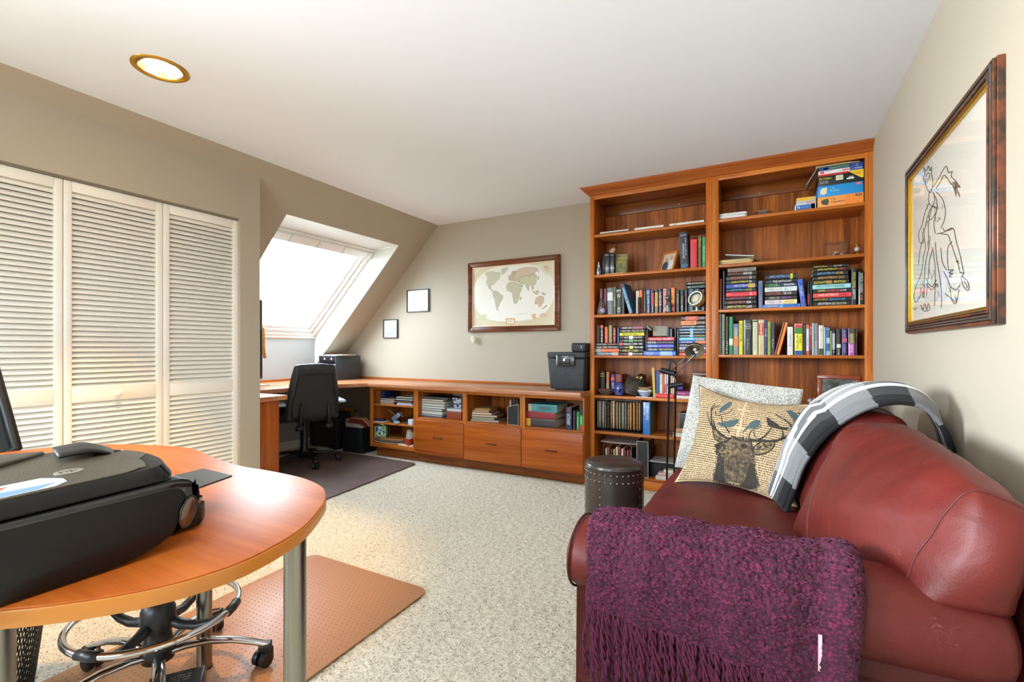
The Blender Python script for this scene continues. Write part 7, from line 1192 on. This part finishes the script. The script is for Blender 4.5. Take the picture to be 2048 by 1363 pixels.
for pts, c_ in (([(-.996, .21), (-.998, .30), (-1.02, .325), (-1.03, .21)], '#5c8cd0'), ([(-1.045, .21), (-1.045, .27), (-1.06, .28), (-1.065, .21)], '#c8442c')):
    m = MB(); m.extr([on_lid(a, b, .0008) for a, b in pts], (0, 0, .0003)); m.build('sticker_print', mat(c_, .3, coat=.5), t)
# document feeder behind the lid and its curved flap
MB().extr([(-1.375, .09, .878), (-1.375, .33, .882), (-1.30, .40, .886), (-1.22, .30, .884), (-1.22, .09, .880)], (0, 0, .014)).build('document_feeder', PT_, t, bevel=.004)
MB().grid(lambda a, b: (-1.175-.125*b, .38+.05*b+.10*a-.02*b, .905-.030*max(0, a-.45)**1.3*1.4+.003*math.sin(a*3)), 14, 3).build('feeder_flap', PB, t, smooth=True).modifiers.new('s', 'SOLIDIFY').thickness = .004
MB().tube([(-1.21, .475, .882), (-1.20, .468, .892), (-1.19, .475, .897), (-1.19, .49, .893)], .0022, 8).build('flap_hinge', PG, t, smooth=True)
# tray parts
MB().extr([(-1.04, .515, .740), (-1.33, .515, .740), (-1.33, .565, .740), (-1.25, .60, .740), (-1.08, .592, .740), (-1.045, .565, .740)], (0, 0, .040)).build('paper_tray', PB, t, bevel=.006)
MB().extr([(-1.046, .52, .781), (-1.33, .52, .781), (-1.33, .563, .781), (-1.25, .597, .781), (-1.082, .589, .781), (-1.05, .563, .781)], (0, 0, .010)).build('tray_cover', PG, t, bevel=.003)
MB().add([(-1.055, .515, .812), (-1.145, .690, .802), (-1.285, .700, .800), (-1.215, .515, .812)], [(0, 1, 2, 3)]).build('output_tray', mat('#3a352b', .55, bump=(500, .5, .001)), t).modifiers.new('s', 'SOLIDIFY').thickness = .004
MB().ball((x1+.003, .500, .800), (.004, .013, .028), 20, 12, Matrix.Rotation(-.30, 4, 'X')).build('release_button', mat('#5c3c2a', .15, .3, coat=.8), t, smooth=True)
MB().tube([(x1+.0035, .500+.0135*math.cos(q)*math.cos(.30)-.029*math.sin(q)*math.sin(-.30), .800+.0135*math.cos(q)*math.sin(-.30)+.029*math.sin(q)*math.cos(.30)) for q in [i*2*math.pi/30 for i in range(30)]], .0014, 6, True).build('button_ring', PG, t, smooth=True)
# ---------------------------------------------------------------- chair mats
def roundpoly(P_, r): return [(x, y) for x, y in rnd(P_, r, 6)]
def floormat(lab, P_, m, z1, r=.05):
    t = thing('chair_mat', lab, 'chair mat', (P_[0][0], P_[0][1], 0)); MB().prism(roundpoly(P_, r), .004, z1).build('sheet', m, t, bevel=.001); return t
MM = bpy.data.materials.new('brown_vinyl'); MM.use_nodes = True; n1 = MM.node_tree.nodes; L1 = MM.node_tree.links.new; b1_ = n1['Principled BSDF']; b1_.inputs['Base Color'].default_value = lin('#a87650'); b1_.inputs['Roughness'].default_value = .42
MAT2 = mat('#62504f', .55, mix=('#6c5a52', 5, .2), bump=(60, .1))
P1 = [(-1.372, 1.735), (-2.165, 1.745), (-2.115, .55), (-1.345, .55)]
t = floormat('tan vinyl chair mat with small dimples under the table', P1, MM, .009, .06)
tcn = n1.new('ShaderNodeTexCoord'); nzn = n1.new('ShaderNodeTexNoise'); nzn.inputs['Scale'].default_value = 300; bpn = n1.new('ShaderNodeBump'); bpn.inputs['Strength'].default_value = .2; bpn.inputs['Distance'].default_value = .0008; L1(tcn.outputs['Object'], nzn.inputs['Vector']); L1(nzn.outputs['Fac'], bpn.inputs['Height']); L1(bpn.outputs[0], b1_.inputs['Normal'])
dm = MB(); y = .58; j = 0
while y < 1.73:
    x = -2.10+(.012 if j % 2 else 0)
    while x < -1.37:
        if not (x > -1.40 and y > 1.70): dm.add([(x-.0021, y-.0021, .0094), (x+.0021, y-.0021, .0094), (x+.0021, y+.0021, .0094), (x-.0021, y+.0021, .0094), (x, y, .0101)], [(0, 1, 4), (1, 2, 4), (2, 3, 4), (3, 0, 4)])
        x += .024
    y += .021; j += 1
dm.build('dimples', mat('#80583c', .6), t)['kind'] = 'stuff'
floormat('dark grey-brown mat under the office chair by the worktop', [(-3.00, 3.60), (-4.25, 3.62), (-4.30, 2.52), (-2.86, 2.32)], MAT2, .010, .05)
# ---------------------------------------------------------------- chairs
BP = mat('#141516', .42, bump=(400, .15, .0006)); CHR = mat('#c8c8cc', .12, 1)
def caster(parent, c, ang, r=.026, wm=None):
    """twin-wheel caster, axle height r, turned by ang"""
    M_ = Matrix.Translation((c[0], c[1], c[2])) @ Matrix.Rotation(ang, 4, 'Z'); m = MB()
    for s in (-1, 1): m.tube([M_ @ Vector((s*.006, 0, r)), M_ @ Vector((s*.010, 0, r)), M_ @ Vector((s*.023, 0, r)), M_ @ Vector((s*.026, 0, r))], [r*.93, r, r, r*.8], 24)
    w = m.build('caster', BP, parent, smooth=True); smooth_by_angle(w, .5)
    MB().box(-.021, .021, -.004, .030, r+.004, r*2+.008, M_).build('fork', BP, w, bevel=.006); MB().cyl(M_ @ Vector((0, .02, r*2)), M_ @ Vector((0, .02, r*2+.022)), .006, n=12).build('stem', CHR, w); return w
# drafting chair
cx, cy = -1.755, .815; zf = .0095; t = thing('drafting_chair', 'drafting chair with chrome foot ring and star base under the table', 'chair', (cx, cy, 0))
a0 = math.atan2(1.096-cy, -1.915-cx)
for i in range(5):
    a = a0+i*2*math.pi/5; d = Vector((math.cos(a), math.sin(a), 0)); C0 = Vector((cx, cy, 0))
    pts = [C0+d*r_+Vector((0, 0, z_)) for r_, z_ in ((.03, .118), (.08, .128), (.15, .130), (.22, .118), (.28, .098), (.325, .080))]
    lg = MB().tube(pts, [.019, .018, .017, .016, .015, .0145], 14, sq=.62).build('base_leg', CHR, t, smooth=True); smooth_by_angle(lg)
    p = C0+d*.305; caster(t, (p.x, p.y, zf), a+1.1*(1 if i % 2 else -1)+.4, .026)
    MB().box(-.02, .02, -.02, .02, .066, .088, Matrix.Translation((p.x+d.x*.008, p.y+d.y*.008, 0)) @ Matrix.Rotation(a, 4, 'Z')).build('leg_cap', BP, t, bevel=.005)
MB().lathe([(.001, .10), (.045, .10), (.048, .14), (.040, .16), (.036, .19), (.042, .20), (.050, .225), (.048, .262), (.038, .285), (.030, .29), (.001, .291)], (cx, cy, 0), 32).build('hub', BP, t, smooth=True)
MB().cyl((cx, cy, .28), (cx, cy, .56), .030, n=28).build('gas_column', BP, t, smooth=True)
zr = .252; RG = .228; ring = MB().tube([(cx+RG*math.cos(q), cy+RG*math.sin(q), zr) for q in [i*2*math.pi/72 for i in range(72)]], .0105, 14, True).build('foot_ring', CHR, t, smooth=True)
for px, py in ((-1.876, 1.037), (-1.97, .763), (-1.587, .936), (-1.684, .629)):
    a = math.atan2(py-cy, px-cx); d = Vector((math.cos(a), math.sin(a), 0)); C0 = Vector((cx, cy, 0)); sp_ = MB().tube([C0+d*r_+Vector((0, 0, z_)) for r_, z_ in ((.03, .225), (.07, .208), (.115, .200), (.16, .207), (.20, .228), (.226, .248))], [.021, .019, .017, .015, .013, .012], 12, sq=.8).build('ring_spoke', BP, t, smooth=True)
    e = Vector((-d.y, d.x, 0)); c_ = C0+d*RG+Vector((0, 0, zr)); MB().tube([c_-e*.034-d*.0025, c_, c_+e*.034-d*.0025], .0145, 14).build('spoke_clamp', BP, sp_, smooth=True)
MB().box(cx-.01, cx+.02, cy-.045, cy-.02, .235, .262).build('release_lever', BP, t, bevel=.004)
sd = Matrix.Translation((-1.90, .74, 0)) @ Matrix.Rotation(math.radians(14), 4, 'Z')
MB().box(-.24, .20, -.23, .23, .575, .64, sd).build('seat', mat('#17181a', .7, bump=(300, .3)), t, bevel=.03, seg=4); MB().box(-.10, .12, -.08, .08, .545, .575, sd).build('seat_plate', BP, t, bevel=.008)
MB().tube([sd @ Vector((-.05, 0, .56)), sd @ Vector((-.32, 0, .56)), sd @ Vector((-.60, 0, .60))+Vector((-.10, -.06, 0)), sd @ Vector((-.60, 0, .80))+Vector((-.19, -.10, 0))], .014, 10, sq=.6).build('back_bar', BP, t, smooth=True)
# backrest: frame with mesh, right edge seen behind the printer
def bk(a, b): y_ = -.23+.46*a; return sd @ Vector((-.565-.17*b+.06*(2*a-1)**2-.02, y_*(1-.14*b), .68+.56*b))+Vector((-.19, -.10, 0))
fr_p = [bk(a, 0) for a in (.1, .3, .5, .7, .9)]+[bk(1, b) for b in (.05, .25, .5, .75, .95)]+[bk(a, 1) for a in (.9, .7, .5, .3, .1)]+[bk(0, b) for b in (.95, .75, .5, .25, .05)]
MB().tube(fr_p, .019, 12, True).build('back_frame', BP, t, smooth=True); MSH = bpy.data.materials.new('black_mesh'); MSH.use_nodes = True; n1 = MSH.node_tree.nodes; L1 = MSH.node_tree.links.new
b1_ = n1['Principled BSDF']; b1_.inputs['Base Color'].default_value = lin('#1c1e1f'); b1_.inputs['Roughness'].default_value = .6
MB().grid(lambda a, b: bk(.03+.94*a, .03+.94*b)+Vector((.0, 0, 0)), 16, 16, uv=True).build('back_mesh', MSH, t, smooth=True)
# woven wire waste basket under the left end of the table
c = (-2.085, .50, 0); t = thing('waste_basket', 'black wire-mesh waste basket under the left end of the table', 'basket', c); WM = mat('#2a2926', .4, .6); m = MB(); nn2 = 84; rb, rt, hb = .105, .142, .33
for j in range(nn2):
    for s in (1, -1): m.tube([(c[0]+(rb+(rt-rb)*q/4)*math.cos(2*math.pi*j/nn2+s*q*.16), c[1]+(rb+(rt-rb)*q/4)*math.sin(2*math.pi*j/nn2+s*q*.16), .012+(hb-.012)*q/4) for q in range(5)], .0013, 4, cap=False)
m.build('wire_mesh', WM, t)['kind'] = 'stuff'; MB().tube([(c[0]+rt*math.cos(q), c[1]+rt*math.sin(q), hb) for q in [i*2*math.pi/48 for i in range(48)]], .006, 8, True).build('rim', BP, t, smooth=True)
MB().lathe([(.001, .004), (rb+.003, .004), (rb+.003, .016), (.001, .014)], c, 40).build('base', BP, t)
# power adapter box on the mat
R0 = Matrix.Translation((-1.582, .795, .0095)) @ Matrix.Rotation(.95, 4, 'Z'); t = thing('power_box', 'black power supply box with printed label by the chair base', 'box', (-1.545, .765, .0095))
MB().box(-.085, .062, -.052, .042, 0, .095, R0).build('body', mat('#1a1a1b', .45), t, bevel=.004); MB().box(-.035, .055, -.045, .028, .095, .0956, R0).build('label_panel', mat('#121213', .3), t); m = MB()
for k_, tx_ in enumerate(('LISTED 41', 'I.T.E. POWER', 'INPUT 120V')): text_on(m, tx_, R0 @ Vector((-.028, .010-.013*k_, .0960)), R0.to_3x3() @ Vector((1, 0, 0)), R0.to_3x3() @ Vector((0, 1, 0)), .055, .006)
m.build('lettering', mat('#a8a8a8', .5), t); MB().box(-.11, -.085, -.048, .038, .0, .08, R0).build('end_cap', mat('#0c0c0d', .3), t, bevel=.004)
# office chair at the worktop (its back to the room)
cx, cy = -3.945, 3.075; t = thing('office_chair', 'black leather office chair with its back to the room', 'chair', (cx, cy, 0)); C0 = Vector((cx, cy, 0)); BL = mat('#2b2e33', .38, coat=.15, bump=(90, .25, .002), mix=('#2e3135', 10, .2)); GR = mat('#a4b4c0', .35)
a0 = math.atan2(2.96-cy, -3.63-cx)
for i in range(5):
    a = a0+i*2*math.pi/5; d = Vector((math.cos(a), math.sin(a), 0)); lg = MB().tube([C0+d*r_+Vector((0, 0, z_)) for r_, z_ in ((.03, .115), (.10, .112), (.18, .105), (.26, .092), (.33, .075))], [.026, .023, .020, .017, .015], 12, sq=.7).build('base_leg', BP, t, smooth=True); p = C0+d*.312; caster(t, (p.x, p.y, .0105), a+.9+i, .027)
MB().lathe([(.001, .07), (.045, .07), (.05, .10), (.046, .14), (.036, .15), (.034, .40), (.028, .42), (.001, .42)], C0, 28).build('gas_column', BP, t, smooth=True)
fa = math.atan2(.3575, -.934); F3 = Matrix.Translation((cx, cy, 0)) @ Matrix.Rotation(fa, 4, 'Z')   # local +x = forward
def loc8(p): return [F3 @ Vector(q) for q in p]
MB().box(-.12, .12, -.09, .09, .415, .445, F3).build('seat_plate', BP, t, bevel=.008)
sm_s = puff(loc8(bx8(-.22, .25, -.245, .245, .445, .535)), (.01, .015, .02), 16, .3, .002); sm_s.build('seat', BL, t, smooth=True)
back8 = [(-.275, -.235, .455), (-.195, -.235, .455), (-.275, .235, .455), (-.195, .235, .455), (-.345, -.175, .965), (-.285, -.175, .965), (-.345, .175, .965), (-.285, .175, .965)]
bkm = puff(loc8(back8), (.012, .02, .012), 20, .32, .0015).build('backrest', BL, t, smooth=True)
sh8 = [(-.292, -.20, .48), (-.275, -.20, .48), (-.292, .20, .48), (-.275, .20, .48), (-.345, -.148, .875), (-.335, -.148, .875), (-.345, .148, .875), (-.335, .148, .875)]
puff(loc8(sh8), (.012, .014, .01), 14, .35, 0).build('back_shell', mat('#1e2022', .5, bump=(500, .3, .0008)), t, smooth=True)
MB().tube([F3 @ Vector(p) for p in ((-.300, -.205, .50), (-.318, -.20, .62), (-.336, -.165, .76), (-.352, -.150, .875), (-.356, 0, .885), (-.352, .150, .875), (-.336, .165, .76), (-.318, .20, .62), (-.300, .205, .50))], .004, 6).build('seam', mat('#0c0c0d', .5), t, smooth=True)
for s in (-1, 1):
    MB().tube([F3 @ Vector(p) for p in ((-.315, s*.12, .62), (-.318, s*.125, .52), (-.31, s*.13, .42), (-.27, s*.13, .385), (-.20, s*.10, .40))], [.010, .017, .019, .019, .016], 10).build('back_bracket', BP, t, smooth=True); MB().cyl(F3 @ Vector((-.30, s*.13-.03, .395)), F3 @ Vector((-.30, s*.13+.03, .395)), .024, n=16).build('pivot', BP, t, smooth=True)
    MB().tube([F3 @ Vector(p) for p in ((-.08, s*.15, .43), (-.10, s*.24, .44), (-.12, s*.265, .50), (-.12, s*.268, .60))], .015, 10, sq=.6).build('arm_post', BP, t, smooth=True)
    puff(loc8([(-.27, s*.27-.038, .595), (.02, s*.27-.038, .615), (-.27, s*.27+.038, .595), (.02, s*.27+.038, .615), (-.27, s*.27-.038, .622), (.02, s*.27-.038, .645), (-.27, s*.27+.038, .622), (.02, s*.27+.038, .645)]), (.0, .0, .004), 8, .4, 0).build('armrest', GR, t, smooth=True)
MB().tube([F3 @ Vector(p) for p in ((.0, .1, .43), (.04, .26, .43), (.05, .30, .415))], .006, 8).build('tilt_lever', BP, t, smooth=True)
